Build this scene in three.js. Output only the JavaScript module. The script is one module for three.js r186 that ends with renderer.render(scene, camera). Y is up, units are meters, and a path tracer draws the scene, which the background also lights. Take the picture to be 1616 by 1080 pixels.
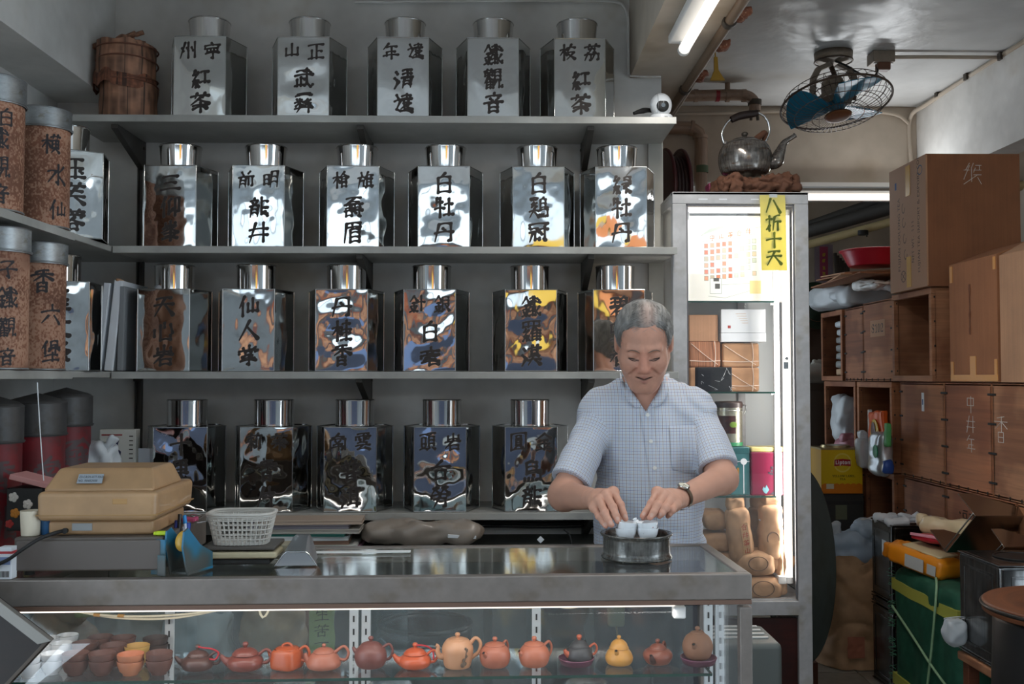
import * as THREE from 'three';
import { RoundedBoxGeometry } from 'three/addons/geometries/RoundedBoxGeometry.js';
import { mergeGeometries, mergeVertices, toCreasedNormals } from 'three/addons/utils/BufferGeometryUtils.js';
import { RectAreaLightUniformsLib } from 'three/addons/lights/RectAreaLightUniformsLib.js';

// ---------- camera, sky, exposure ----------
const scene = new THREE.Scene(), EYE = 1.38, FOCAL = 1600;
const camera = new THREE.PerspectiveCamera(2 * Math.atan(540 / FOCAL) * 180 / Math.PI, 1616 / 1080, .05, 80);
camera.position.set(0, EYE, 0); camera.rotation.order = 'YXZ'; camera.rotation.set(.035, -.01687, 0); camera.updateMatrixWorld(true);
const renderer = new THREE.WebGLRenderer({ antialias: true });
renderer.toneMapping = THREE.LinearToneMapping; renderer.toneMappingExposure = 1.0;
renderer.shadowMap.enabled = true; renderer.shadowMap.type = THREE.PCFSoftShadowMap;
RectAreaLightUniformsLib.init();
scene.background = new THREE.Color(.74, .88, 1.0); scene.backgroundIntensity = 4.3;   // the overcast street sky
const TUBE_WHITE = new THREE.Color(1, .965, .91);
const POWER = { beam: 80, lintel: 60, cabinet: 38, cabinetTop: 11, counter: 10 };

// ---------- small tools ----------
const V = (x, y, z) => new THREE.Vector3(x, y, z);
function ray(px, py) { return V((px - 808) / FOCAL, (540 - py) / FOCAL, -1).applyQuaternion(camera.quaternion); }
const P = (px, py, D) => { const d = ray(px, py); return V(0, EYE, 0).addScaledVector(d, D / -d.z); };           // a point of the photograph at a known distance
const PY = (px, py, y) => { const d = ray(px, py); return V(0, EYE, 0).addScaledVector(d, (y - EYE) / d.y); };    // ... on a known level
const PX = (px, py, x) => { const d = ray(px, py); return V(0, EYE, 0).addScaledVector(d, x / d.x); };            // ... on a known side plane
function rng(seed) { let a = seed * 2654435761 >>> 0; return () => { a = (a + 0x6d2b79f5) | 0; let t = Math.imul(a ^ (a >>> 15), 1 | a); t = (t + Math.imul(t ^ (t >>> 7), 61 | t)) ^ t; return ((t ^ (t >>> 14)) >>> 0) / 4294967296; }; }
const clamp = (x, a = 0, b = 1) => Math.min(b, Math.max(a, x)), mix = (a, b, t) => a + (b - a) * t, smooth = (a, b, x) => { const t = clamp((x - a) / (b - a)); return t * t * (3 - 2 * t); };
const hash = (x, y, s) => { let h = Math.imul(x | 0, 374761393) ^ Math.imul(y | 0, 668265263) ^ Math.imul(s | 0, 1442695041); h = Math.imul(h ^ (h >>> 13), 1274126177); return ((h ^ (h >>> 16)) >>> 0) / 4294967296; };
function tn(u, v, fx, fy, s) {   // tileable value noise
  const x = u * fx, y = v * fy, ix = Math.floor(x), iy = Math.floor(y), a = x - ix, b = y - iy, w = (n, m) => ((n % m) + m) % m, ax = a * a * (3 - 2 * a), by = b * b * (3 - 2 * b);
  const h = (i, j) => hash(w(i, fx), w(j, fy), s);
  return mix(mix(h(ix, iy), h(ix + 1, iy), ax), mix(h(ix, iy + 1), h(ix + 1, iy + 1), ax), by);
}
const fbm = (u, v, f, o, s, g = f) => { let a = 0, w = .5, n = 0; for (let i = 0; i < o; i++) { a += w * tn(u, v, f << i, g << i, s + i); n += w; w *= .5; } return a / n; };
function n3(x, y, z, s = 0) {   // solid value noise
  const ix = Math.floor(x), iy = Math.floor(y), iz = Math.floor(z), f = (t) => t * t * (3 - 2 * t), a = f(x - ix), b = f(y - iy), c = f(z - iz), h = (i, j, k) => hash(ix + i, (iy + j) + (iz + k) * 7919, s);
  return mix(mix(mix(h(0, 0, 0), h(1, 0, 0), a), mix(h(0, 1, 0), h(1, 1, 0), a), b), mix(mix(h(0, 0, 1), h(1, 0, 1), a), mix(h(0, 1, 1), h(1, 1, 1), a), b), c);
}
function tex(w, h, fn, srgb = true, clampEdge = false) {
  const d = new Uint8Array(w * h * 4);
  for (let y = 0; y < h; y++) for (let x = 0; x < w; x++) { const c = fn((x + .5) / w, (y + .5) / h), o = (y * w + x) * 4; if (typeof c === 'number') d[o] = d[o + 1] = d[o + 2] = clamp(c, 0, 1) * 255; else for (let i = 0; i < 3; i++) d[o + i] = clamp(c[i], 0, 255); d[o + 3] = 255; }
  const t = new THREE.DataTexture(d, w, h); t.wrapS = t.wrapT = clampEdge ? THREE.ClampToEdgeWrapping : THREE.RepeatWrapping; t.magFilter = THREE.LinearFilter; t.minFilter = THREE.LinearMipmapLinearFilter; t.generateMipmaps = true;
  if (srgb) t.colorSpace = THREE.SRGBColorSpace; t.needsUpdate = true; return t;
}
function canvasTex(w, h, draw, srgb = true) { const c = document.createElement('canvas'); c.width = w; c.height = h; draw(c.getContext('2d'), w, h); const t = new THREE.CanvasTexture(c); if (srgb) t.colorSpace = THREE.SRGBColorSpace; t.anisotropy = 8; return t; }
const rep = (t, x, y = x) => { const c = t.clone(); c.repeat.set(x, y); c.needsUpdate = true; return c; };
const std = (color, roughness = .6, o = {}) => new THREE.MeshStandardMaterial({ color, roughness, ...o });
const phy = (color, roughness = .6, o = {}) => new THREE.MeshPhysicalMaterial({ color, roughness, ...o });

// geometry
function triUV(g, s = 1) {   // uv in metres, along the way each face looks
  g = g.index ? g.toNonIndexed() : g; const p = g.attributes.position, n = g.attributes.normal, uv = new Float32Array(p.count * 2);
  for (let i = 0; i < p.count; i += 3) {
    let nx = 0, ny = 0, nz = 0; for (let k = 0; k < 3; k++) { nx += Math.abs(n.getX(i + k)); ny += Math.abs(n.getY(i + k)); nz += Math.abs(n.getZ(i + k)); }
    for (let k = 0; k < 3; k++) { const x = p.getX(i + k), y = p.getY(i + k), z = p.getZ(i + k); const [a, b] = nx > ny && nx > nz ? [z, y] : ny > nz ? [x, z] : [x, y]; uv[(i + k) * 2] = a * s; uv[(i + k) * 2 + 1] = b * s; }
  }
  g.setAttribute('uv', new THREE.BufferAttribute(uv, 2)); return g;
}
const at = (g, x = 0, y = 0, z = 0) => g.translate(x, y, z);
const box = (w, h, d, x = 0, y = 0, z = 0) => triUV(at(new THREE.BoxGeometry(w, h, d), x, y, z));
const rbox = (w, h, d, r = .004, x = 0, y = 0, z = 0, seg = 2) => triUV(at(new RoundedBoxGeometry(w, h, d, seg, Math.min(r, w / 2.01, h / 2.01, d / 2.01)), x, y, z));
const cyl = (r0, r1, h, n = 32, x = 0, y = 0, z = 0, open = false) => at(new THREE.CylinderGeometry(r1, r0, h, n, 1, open), x, y + h / 2, z);
const lathe = (pts, n = 40) => new THREE.LatheGeometry(pts.map(([x, y]) => new THREE.Vector2(x, y)), n);
const curve = (pts, closed = false) => new THREE.CatmullRomCurve3(pts.map((p) => p.isVector3 ? p : V(...p)), closed, 'centripetal');
const tube = (pts, r = .004, seg = 40, rad = 8, closed = false) => new THREE.TubeGeometry(curve(pts, closed), seg, r, rad, closed);
const rod = (a, b, r, n = 10) => { a = a.isVector3 ? a : V(...a); b = b.isVector3 ? b : V(...b); const g = new THREE.CylinderGeometry(r, r, a.distanceTo(b), n), q = new THREE.Quaternion().setFromUnitVectors(V(0, 1, 0), b.clone().sub(a).normalize()); return g.applyQuaternion(q).translate((a.x + b.x) / 2, (a.y + b.y) / 2, (a.z + b.z) / 2); };
function taper(pts, radii, seg = 30, rad = 14, squash = 1) {   // a tube whose radius runs through the listed values, closed at both ends
  const c = curve(pts), g = new THREE.TubeGeometry(c, seg, 1, rad, false), p = g.attributes.position, v = V(0, 0, 0);
  for (let i = 0; i <= seg; i++) { const t = i / seg, x = t * (radii.length - 1), k = Math.min(radii.length - 2, Math.floor(x)), r = mix(radii[k], radii[k + 1], x - k), o = c.getPointAt(t); for (let j = 0; j <= rad; j++) { const m = i * (rad + 1) + j; v.fromBufferAttribute(p, m).sub(o).multiplyScalar(r); v.z *= squash; v.add(o); p.setXYZ(m, v.x, v.y, v.z); } }
  g.computeVertexNormals(); return g;
}
function extr(pts, depth, bevel = 0, holes = []) {
  const s = new THREE.Shape(pts.map(([x, y]) => new THREE.Vector2(x, y))); for (const h of holes) s.holes.push(new THREE.Path(h.map(([x, y]) => new THREE.Vector2(x, y))));
  return triUV(new THREE.ExtrudeGeometry(s, { depth, bevelEnabled: bevel > 0, bevelThickness: bevel, bevelSize: bevel, bevelSegments: 2, curveSegments: 10 }));
}
function join(list) { return mergeGeometries(list.map((g) => { g = g.index ? g.toNonIndexed() : g; for (const k of Object.keys(g.attributes)) if (!['position', 'normal', 'uv'].includes(k)) g.deleteAttribute(k); if (!g.attributes.uv) g.setAttribute('uv', new THREE.BufferAttribute(new Float32Array(g.attributes.position.count * 2), 2)); return g; })); }
function bend(g, fn, normals = true) { const p = g.attributes.position, v = V(0, 0, 0); for (let i = 0; i < p.count; i++) { v.fromBufferAttribute(p, i); fn(v, i); p.setXYZ(i, v.x, v.y, v.z); } if (normals) g.computeVertexNormals(); return g; }
function crumple(w, h, d, seed, amp = .012, n = 10, freq = 22, r = .3) {   // a soft lump: a finely divided rounded box pushed about by noise
  const rad = Math.min(w, h, d) * Math.min(r, .49), seg = (l) => Math.max(3, Math.round(n * Math.pow(l / Math.max(w, h, d), .6) * 1.3)), g0 = new THREE.BoxGeometry(w, h, d, seg(w), seg(h), seg(d)); g0.deleteAttribute('uv'); g0.deleteAttribute('normal'); const g = mergeVertices(g0, 1e-6), q = V(0, 0, 0), hw = w / 2 - rad, hh = h / 2 - rad, hd = d / 2 - rad;
  bend(g, (v) => {
    q.set(clamp(v.x, -hw, hw), clamp(v.y, -hh, hh), clamp(v.z, -hd, hd)); const dir = v.clone().sub(q); if (dir.lengthSq() > 0) { dir.normalize(); v.copy(q).addScaledVector(dir, rad); }
    const a = n3(v.x * freq, v.y * freq, v.z * freq, seed) - .5, b = n3(v.x * freq * 2.1 + 9, v.y * freq * 2.1, v.z * freq * 2.1, seed + 5) - .5, f = Math.abs(n3(v.x * freq * .9 + v.y * freq * .6, v.y * freq * .8, v.z * freq * .9 - v.x * freq * .4, seed + 9) - .5) * 2; v.addScaledVector(dir, (a * 1.5 + b * .7 - (.45 - f) * .7) * amp);
  });
  return triUV(g);
}
// naming
const taken = {};
const numbered = (n) => { const k = taken[n] = (taken[n] ?? -1) + 1; return k ? n + '_' + String(k).padStart(3, '0') : n; };
function thing(name, label, category, pos = [0, 0, 0], turn = 0, group) {
  const o = new THREE.Group(); o.name = numbered(name); o.position.set(...(pos.isVector3 ? pos.toArray() : pos)); o.rotation.y = turn; o.userData = { label, category }; if (group) o.userData.group = group; scene.add(o); return o;
}
function part(parent, name, geo, mat, o = {}) {
  const m = new THREE.Mesh(geo, mat); m.name = name; m.castShadow = m.receiveShadow = true;
  if (o.world) { geo.translate(-parent.position.x, -parent.position.y, -parent.position.z); }
  if (o.pos) m.position.set(...(o.pos.isVector3 ? o.pos.toArray() : o.pos)); if (o.rot) m.rotation.set(...o.rot); if (o.label) m.userData.label = o.label; if (o.kind) m.userData.kind = o.kind;
  parent.add(m); return m;
}
function solo(name, label, category, geo, mat, pos = [0, 0, 0], turn = 0, group) { const m = new THREE.Mesh(geo, mat); m.name = numbered(name); m.castShadow = m.receiveShadow = true; m.position.set(...(pos.isVector3 ? pos.toArray() : pos)); m.rotation.y = turn; m.userData = { label, category }; if (group) m.userData.group = group; scene.add(m); return m; }
function struct(name, geo, mat, parent = scene) { const m = new THREE.Mesh(geo, mat); m.name = parent === scene ? numbered(name) : name; m.castShadow = m.receiveShadow = true; if (parent === scene) m.userData.kind = 'structure'; parent.add(m); return m; }
function copyOf(o, label, pos, turn = 0) { const c = o.clone(); c.name = numbered(o.name.replace(/_\d+$/, '')); c.position.set(...(pos.isVector3 ? pos.toArray() : pos)); c.rotation.y = turn; c.userData = { ...o.userData, label }; scene.add(c); return c; }
function areaLight(w, h, power, pos, look, color = TUBE_WHITE) { const l = new THREE.RectAreaLight(color, power, w, h); l.position.copy(pos); l.lookAt(look); l.name = 'lamp_light'; scene.add(l); return l; }

// ---------- materials ----------
const T = {};
T.plaster = tex(512, 512, (u, v) => { const a = fbm(u, v, 4, 5, 3), b = fbm(u, v, 24, 3, 9), st = smooth(.56, .8, fbm(u, v, 3, 5, 31)); const k = 212 + 24 * (a - .5) * 2 + 14 * (b - .5); return [k - st * 34, k - 2 - st * 42, k - 6 - st * 54]; });
T.plasterBump = tex(512, 512, (u, v) => .5 + .5 * (fbm(u, v, 10, 5, 4) - .5) + .3 * (fbm(u, v, 3, 3, 14) - .5), false);
T.wood = tex(512, 512, (u, v) => { const g = fbm(u, v, 2, 4, 5, 40), f = tn(u, v, 6, 200, 8), k = .7 + .17 * (g - .5) + .07 * (f - .5), s = smooth(.5, .75, fbm(u, v, 4, 4, 77)); return [242 * k * (1 - .18 * s), 170 * k * (1 - .24 * s), 122 * k * (1 - .28 * s)]; });
T.grain = tex(256, 256, (u, v) => .5 + .6 * (tn(u, v, 4, 120, 8) - .5) + .4 * (fbm(u, v, 20, 2, 9) - .5), false);
T.card = tex(512, 512, (u, v) => { const a = fbm(u, v, 6, 4, 21), l = tn(u, v, 160, 3, 4), sp = hash(u * 512, v * 512, 2); const k = .9 + .13 * (a - .5) + .05 * (l - .5) + .05 * (sp - .5); return [204 * k, 154 * k, 118 * k]; });
T.rust = tex(512, 512, (u, v) => { const a = fbm(u, v, 5, 5, 51), b = fbm(u, v, 48, 3, 52), c = smooth(.6, .74, b * .7 + a * .4), d = smooth(.6, .85, fbm(u, v, 3, 4, 57)); const k = .8 + .5 * (a - .5); let r = 150 * k, g = 84 * k, l = 55 * k; r = mix(r, 196, c * .75); g = mix(g, 158, c * .75); l = mix(l, 128, c * .75); return [mix(r, 84, d * .6), mix(g, 48, d * .6), mix(l, 34, d * .6)]; });
T.paper = tex(256, 256, (u, v) => { const a = fbm(u, v, 8, 4, 61); return [190 + 40 * (a - .5), 158 + 36 * (a - .5), 126 + 30 * (a - .5)]; });
T.weave = tex(256, 256, (u, v) => { const a = .82 + .18 * Math.sin(u * 256 * Math.PI / 4) * Math.sin(v * 256 * Math.PI / 4), b = fbm(u, v, 6, 4, 71); return [32 * a + 30 * (b - .5), 98 * a + 30 * (b - .5), 74 * a + 26 * (b - .5)]; });
T.tinDirt = tex(512, 512, (u, v) => { const a = fbm(u, v, 5, 5, 81), s = fbm(u, v, 40, 3, 83, 4), k = .72 + .6 * (a - .5) + .4 * (s - .5), r = smooth(.62, .8, fbm(u, v, 6, 4, 88)); return [mix(150 * k, 92, r * .6), mix(150 * k, 70, r * .6), mix(150 * k, 52, r * .6)]; });
T.smear = tex(256, 256, (u, v) => .30 + .5 * (fbm(u, v, 5, 4, 91) - .25), false);
T.cloth = tex(256, 256, (u, v) => { const x = (u * 6) % 1, y = (v * 6) % 1, i = Math.floor(u * 6), j = Math.floor(v * 6), th = .93 + .07 * hash(u * 256, v * 256, 3); let c = [226, 223, 222]; const blueV = x > .3 && x < .78, blueH = y > .3 && y < .78; if (blueV) c = [c[0] - 17, c[1] - 10, c[2] - 1]; if (blueH) c = [c[0] - 17, c[1] - 10, c[2] - 1]; if (x < .12) c = i % 2 ? [136, 130, 138] : [124, 134, 178]; if (y < .12) c = j % 2 ? [142, 134, 138] : [126, 136, 178]; if (x < .12 && y < .12) c = [98, 98, 124]; return c.map((k) => k * th); });
T.speck = tex(256, 256, (u, v) => { const a = fbm(u, v, 8, 4, 95), s = hash(u * 256, v * 256, 5); return .5 + .3 * (a - .5) + .14 * (s - .5); }, false);
const M = {
  wall: std(0xffffff, .72, { map: rep(T.plaster, .8), bumpMap: rep(T.plasterBump, .8), bumpScale: .004 }),
  wallWarm: std(0xdccfc0, .7, { map: rep(T.plaster, .7), bumpMap: rep(T.plasterBump, .8), bumpScale: .004 }),
  gloss: std(0xf2f5f8, .34, { map: rep(T.plaster, .45), bumpMap: rep(T.plasterBump, 1.1), bumpScale: .009 }),
  panel: std(0xd8d8d2, .5, { map: rep(T.plaster, .9) }),
  shelf: std(0xc9cac8, .38, { map: rep(T.plaster, 1.3), metalness: .1 }),
  alu: std(0x9c9490, .42, { metalness: .35, map: rep(T.plaster, 3) }),
  aluDark: std(0x77767a, .45, { metalness: .4 }),
  tin: std(0xbfbfbd, .06, { metalness: 1 }),
  tinLid: std(0xd2d0ce, .07, { metalness: 1 }),
  tinOld: std(0xffffff, .36, { metalness: .85, map: rep(T.tinDirt, 2.4), roughnessMap: rep(T.smear, 2.4) }),
  tinBlack: std(0x6a6660, .38, { metalness: .7, map: rep(T.tinDirt, 1.7), roughnessMap: rep(T.smear, 2.4) }),
  zinc: std(0xb4bac0, .42, { metalness: .8, map: rep(T.plaster, 6) }),
  steel: std(0xc8c8c8, .2, { metalness: 1 }), chrome: std(0xdddddd, .08, { metalness: 1 }),
  black: std(0x141414, .5), rubber: std(0x1b1a1a, .7), iron: std(0x4c463f, .55, { metalness: .6 }), bracket: std(0x55524e, .5, { metalness: .5 }),
  wood: std(0xffffff, .7, { map: rep(T.wood, 1.6), bumpMap: rep(T.grain, 2), bumpScale: .0015 }),
  woodDark: std(0x9a7a68, .65, { map: rep(T.wood, 1.6), bumpMap: rep(T.grain, 2), bumpScale: .0015 }),
  woodPale: std(0xffffff, .72, { map: rep(T.wood, 1.1), bumpMap: rep(T.grain, 2), bumpScale: .001 }),
  card: std(0xffffff, .8, { map: rep(T.card, 1.6) }), cardDark: std(0xc8b4a6, .8, { map: rep(T.card, 1.6) }),
  rust: std(0xffffff, .75, { map: rep(T.rust, 3.4), bumpMap: rep(T.speck, 8), bumpScale: .001 }),
  brownPaper: std(0xffffff, .78, { map: rep(T.paper, 3) }), oldPaper: std(0xb08c78, .82, { map: rep(T.paper, 3) }),
  white: std(0xe6e6e4, .35), paper: std(0xdfe2e6, .8), ceramic: phy(0xeef1f4, .18, { clearcoat: .6, clearcoatRoughness: .1 }),
  glass: phy(0xffffff, 0, { transmission: 1, thickness: 0, ior: 1.5 }), glassEdge: phy(0x2f5a50, .15, { transmission: .4, thickness: 0 }),
  plastic: phy(0xf2f5f8, .25, { transmission: .7, thickness: 0 }), bag: phy(0xdfe4e8, .35, { transmission: .35, thickness: 0 }),
  glow: std(0x222222, .5, { emissive: 0xfff6ea, emissiveIntensity: 1.6 }),
};
// ---------- brush lettering: every character is written stroke by stroke on a 10 x 10 grid ----------
// a stroke is a run of grid points xyxyxy; RADICALS are strokes, CHARACTERS place radicals in boxes (x, y, w, h)
const RADICALS = {
  木: '0393 5059 5306 5396', 糸: '4123 2353 7226 2676 5659 3719 6789', 工: '1181 5158 0898', 艹: '0595 3029 7069', 人: '5009 4399', 丁: '0191 51595948',
  宀: '4053 0408 0494 9487', 冖: '0308 0393 9385', 罒: '0109 019199 0999 3139 6169', 土: '1383 5059 0999', 口: '1118 118188 1888', 日: '1119 118189 1585 1989', 目: '1119 118189 1383 1686 1989',
  田: '1119 118189 1585 5159 1989', 月: '2009 209089 1383 1686', 王: '1181 5159 1585 0999', 戈: '0393 30479998 8548 6182', 山: '5058 1318 1898 9398', 米: '0494 5059 2033 7163 4518 5588',
  十: '0494 5059', 大: '0393 5009 5499', 夫: '1282 0595 5009 5599', 力: '02828979 4009', 火: '2133 7152 5008 5499', 儿: '3109 60699997', 立: '5052 1383 3547 7567 0999',
  氵: '2142 0435 0956', 亻: '6005 4349', 刂: '2027 808878', 辶: '1022 033317 173899', 金: '5003 5093 3474 1686 5459 2738 7768 0999', 隹: '3105 2329 5162 2393 2595 2797 2999 6369',
  寸: '0292 60697958 2435', 石: '0191 4107 3539 358589 3989', 禾: '7021 0393 5059 5317 5397', 白: '5022 1219 128289 1585 1989', 夂: '4013 317108 3499', 丰: '1282 2575 0797 5059',
  鳥: '5021 2126 217175 2373 2595 2696 969979 1819 3839 5859', 廾: '0393 3018 7079', 八: '4009 5199', 支: '0292 5005 158509 2699', 云: '1171 0494 4418 1888 6699',
  雨: '1080 0306 0393 9386 5059 2436 2638 7464 7666', 扌: '0272 4049 4938 0846', 斤: '8021 2109 2494 6469', 牛: '2013 2272 0595 5059', 虫: '1115 118185 1585 5059 0989 7799',
  頁: '0090 5021 2227 228287 2484 2686 3809 6899', 豆: '0090 2226 227276 2676 2738 7768 0999', 艮: '1181 8185 1383 1585 1119 1938 8667 4599', 方: '4052 0393 3309 457578', 其: '0282 2027 7077 2373 2575 0898 3819 6889',
  衣: '5207 3339 3968 8163 5599', 末: '1282 0494 5059 4417 5487', 爪: '8010 1223 4243 7263', 幺: '4123 2353 7226 2676', 毛: '7021 1373 0595 40489897', 手: '7011 1383 0595 5159 5948',
  元: '1171 0393 3309 53589897', 彐: '1080 8083 2282 0393', 予: '1071 7143 2353 0595 5559 5948', 礻: '4152 156508 4449 5576', 聿: '1181 8185 0393 1585 0797 5059', 廴: '0050 501424 2408 1799',
};
const CHARACTERS = {
  寧: [['宀', 0, 0, 1, .4], ['罒', .15, .36, .7, .24], ['丁', .05, .64, .9, .38]], 州: '1325 3009 4355 5059 7385 9099', 紅: [['糸', 0, 0, .48, 1], ['工', .5, .12, .5, .72]],
  茶: [['艹', 0, 0, 1, .26], ['人', 0, .2, 1, .38], ['木', .12, .48, .76, .52]], 正: '0191 5159 5585 2429 0999', 山: [['山', .05, .05, .9, .85]], 武: '1151 0393 60678998 7182 3438 3555 1518 0858',
  彝: [['彐', .05, 0, .9, .26], ['米', 0, .26, .5, .42], ['糸', .5, .26, .5, .42], ['廾', 0, .66, 1, .34]],
  遠: [['辶', 0, 0, 1, 1], ['土', .36, 0, .6, .26], ['口', .48, .3, .36, .2], ['衣', .36, .46, .62, .4]], 年: '3003 2282 2575 2527 0797 5259',
  清: [['氵', 0, 0, .36, 1], ['王', .4, 0, .6, .45], ['月', .45, .5, .5, .5]], 鐵: [['金', 0, 0, .4, 1], ['土', .4, 0, .34, .25], ['口', .42, .26, .28, .22], ['王', .4, .5, .34, .48], ['戈', .5, 0, .5, 1]],
  觀: [['艹', 0, 0, .5, .16], ['口', .02, .16, .22, .2], ['口', .26, .16, .22, .2], ['隹', .02, .36, .48, .64], ['目', .54, 0, .4, .62], ['儿', .5, .6, .5, .4]],
  音: [['立', 0, 0, 1, .5], ['日', .2, .5, .6, .5]], 荔: [['艹', 0, 0, 1, .24], ['力', .28, .22, .44, .3], ['力', 0, .54, .48, .46], ['力', .5, .54, .5, .46]], 枝: [['木', 0, 0, .46, 1], ['支', .46, .02, .54, .96]],
  三: '1282 2575 0898', 仰: [['亻', 0, 0, .36, 1], '5142 4248 4866 7179 71919787'], 峯: [['山', .2, 0, .6, .28], ['夂', .05, .24, .9, .36], ['丰', .1, .54, .8, .46]], 明: [['日', 0, .12, .42, .66], ['月', .46, 0, .52, 1]],
  前: ['2032 7061 0393', ['月', .04, .36, .46, .64], ['刂', .58, .36, .4, .62]], 龍: [['立', 0, 0, .48, .42], ['月', .02, .44, .46, .56], '6065 6292 6595 60689998 7585 7787'], 井: '0393 0696 3009 7079',
  旗: [['方', 0, 0, .48, 1], '6052 5292', ['其', .48, .28, .52, .72]], 槍: [['木', 0, 0, .46, 1], ['人', .42, 0, .58, .36], ['日', .52, .3, .4, .36], ['口', .54, .7, .38, .3]],
  壽: ['1080 5003 2272 0393', ['工', .06, .34, .4, .22], ['口', .54, .34, .38, .22], '0696', ['口', .04, .66, .42, .32], ['寸', .5, .62, .5, .38]], 眉: ['1080 4042 8082 1282 1009', ['目', .26, .26, .66, .74]],
  白: [['白', .08, 0, .84, 1]], 牡: [['牛', 0, 0, .5, 1], ['土', .5, .08, .5, .84]], 丹: '2109 21818979 0595 4354', 鷄: [['爪', 0, 0, .5, .22], ['幺', .02, .16, .46, .42], ['大', 0, .52, .5, .48], ['鳥', .48, 0, .52, 1]],
  冠: [['冖', 0, 0, 1, .3], ['元', 0, .26, .54, .74], ['寸', .52, .24, .48, .74]], 綠: [['糸', 0, 0, .46, 1], '6292 9294 6394 5595 7579 6667 8676 7799'], 天: '1181 0494 5109 5499', 心: '0407 32398987 5153 8296',
  岩: [['山', .1, 0, .8, .4], ['石', 0, .44, 1, .56]], 仙: [['亻', 0, 0, .4, 1], ['山', .4, .12, .6, .76]], 人: [['人', 0, 0, 1, .95]], 掌: ['5052 2133 8162', ['冖', 0, .2, 1, .22], ['口', .3, .32, .4, .2], ['手', .08, .52, .84, .48]],
  桂: [['木', 0, 0, .48, 1], ['土', .5, 0, .48, .48], ['土', .46, .48, .54, .52]], 香: [['禾', 0, 0, 1, .6], ['日', .24, .56, .52, .44]], 銀: [['金', 0, 0, .48, 1], ['艮', .48, 0, .52, 1]], 針: [['金', 0, 0, .5, 1], ['十', .5, .02, .5, .94]],
  毫: ['5051 0292', ['口', .3, .22, .4, .18], ['冖', 0, .36, 1, .2], ['毛', .05, .5, .95, .5]], 羅: [['罒', .05, 0, .9, .28], ['糸', 0, .3, .46, .7], ['隹', .44, .28, .56, .72]],
  漢: [['氵', 0, 0, .36, 1], ['艹', .36, 0, .64, .26], ['口', .48, .24, .4, .24], ['夫', .34, .44, .66, .56]], 碧: [['王', 0, 0, .48, .48], ['白', .52, 0, .44, .48], ['石', .04, .5, .92, .5]],
  螺: [['虫', 0, .05, .48, .9], ['田', .5, 0, .48, .42], ['糸', .48, .4, .52, .6]], 春: ['1080 2272 0494 5007 5397', ['日', .28, .56, .46, .44]], 十: [['十', 0, 0, 1, 1]], 里: [['田', .1, 0, .8, .5], '5459', '1686 0999'],
  茉: [['艹', 0, 0, 1, .26], ['末', .02, .24, .96, .76]], 莉: [['艹', 0, 0, 1, .26], ['禾', 0, .24, .58, .76], ['刂', .58, .3, .4, .68]], 雲: [['雨', .02, 0, .96, .5], ['云', .04, .5, .92, .5]],
  南: ['1282 5004', ['冂', 0, .28, 1, .72]], 普: ['2032 7062 0292 3236 6266 1324 8374 0696', ['日', .22, .66, .58, .34]], 洱: [['氵', 0, 0, .36, 1], ['耳', .36, 0, .64, 1]], 頭: [['豆', 0, .05, .48, .9], ['頁', .48, 0, .52, 1]],
  古: ['0393 5004', ['口', .16, .46, .68, .54]], 勞: [['火', .02, 0, .46, .36], ['火', .52, 0, .46, .36], ['冖', 0, .34, 1, .22], ['力', .14, .5, .72, .5]], 金: [['金', 0, 0, 1, 1]],
  圓: ['0009 009099 0999', ['口', .3, .12, .4, .22], ['目', .28, .34, .44, .38], ['八', .24, .72, .52, .18]], 烏: [['鳥', 0, 0, 1, 1]], 玉: [['王', 0, 0, 1, 1], '7687'], 芙: [['艹', 0, 0, 1, .26], ['夫', 0, .22, 1, .78]],
  蓉: [['艹', 0, 0, 1, .2], ['宀', 0, .16, 1, .26], ['人', .05, .36, .9, .34], ['口', .26, .66, .48, .34]], 女: '0393 4016 1699 7309', 峰: [['山', 0, .2, .4, .6], ['夂', .38, 0, .62, .46], ['丰', .42, .42, .56, .58]],
  六: '5052 0393 3508 6599', 橫: [['木', 0, 0, .46, 1], ['艹', .46, 0, .54, .22], ['田', .5, .28, .46, .46], ['八', .5, .76, .46, .22]], 水: '5059 5948 034308 8154 5599', 八: '3008 5199', 折: [['扌', 0, 0, .48, 1], ['斤', .46, 0, .54, 1]],
  野: [['田', 0, 0, .5, .5], ['土', 0, .46, .5, .54], ['予', .5, 0, .5, 1]], 生: '2014 1383 2585 5159 0999', 苦: [['艹', 0, 0, 1, .26], '0494 5256', ['口', .18, .56, .64, .44]], 丁: [['丁', 0, 0, 1, 1]],
  福: [['礻', 0, 0, .44, 1], '5090', ['口', .5, .1, .46, .3], ['田', .5, .42, .48, .56]], 建: [['聿', .34, 0, .62, .86], ['廴', 0, .1, 1, .9]], 中: '1115 118185 1585 5059', 堡: [['亻', 0, 0, .34, .6], ['口', .4, 0, .5, .26], ['木', .36, .24, .64, .36], ['土', .05, .6, .9, .4]],
  猴: '3013 0333 3107 5042 4248 6191 8183 5393 6254 5595 7509 7699', 片: '3009 6063 3383 357579', 伍: [['亻', 0, 0, .36, 1], '4090 6149 4484 8489 3999'], 子: '1171 7144 0595 4459 5948',
};
RADICALS.冂 = '0109 01919979 3244 6253 2575 1787 5559'; RADICALS.耳 = '0191 2127 7179 2474 2676 0898';
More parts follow.
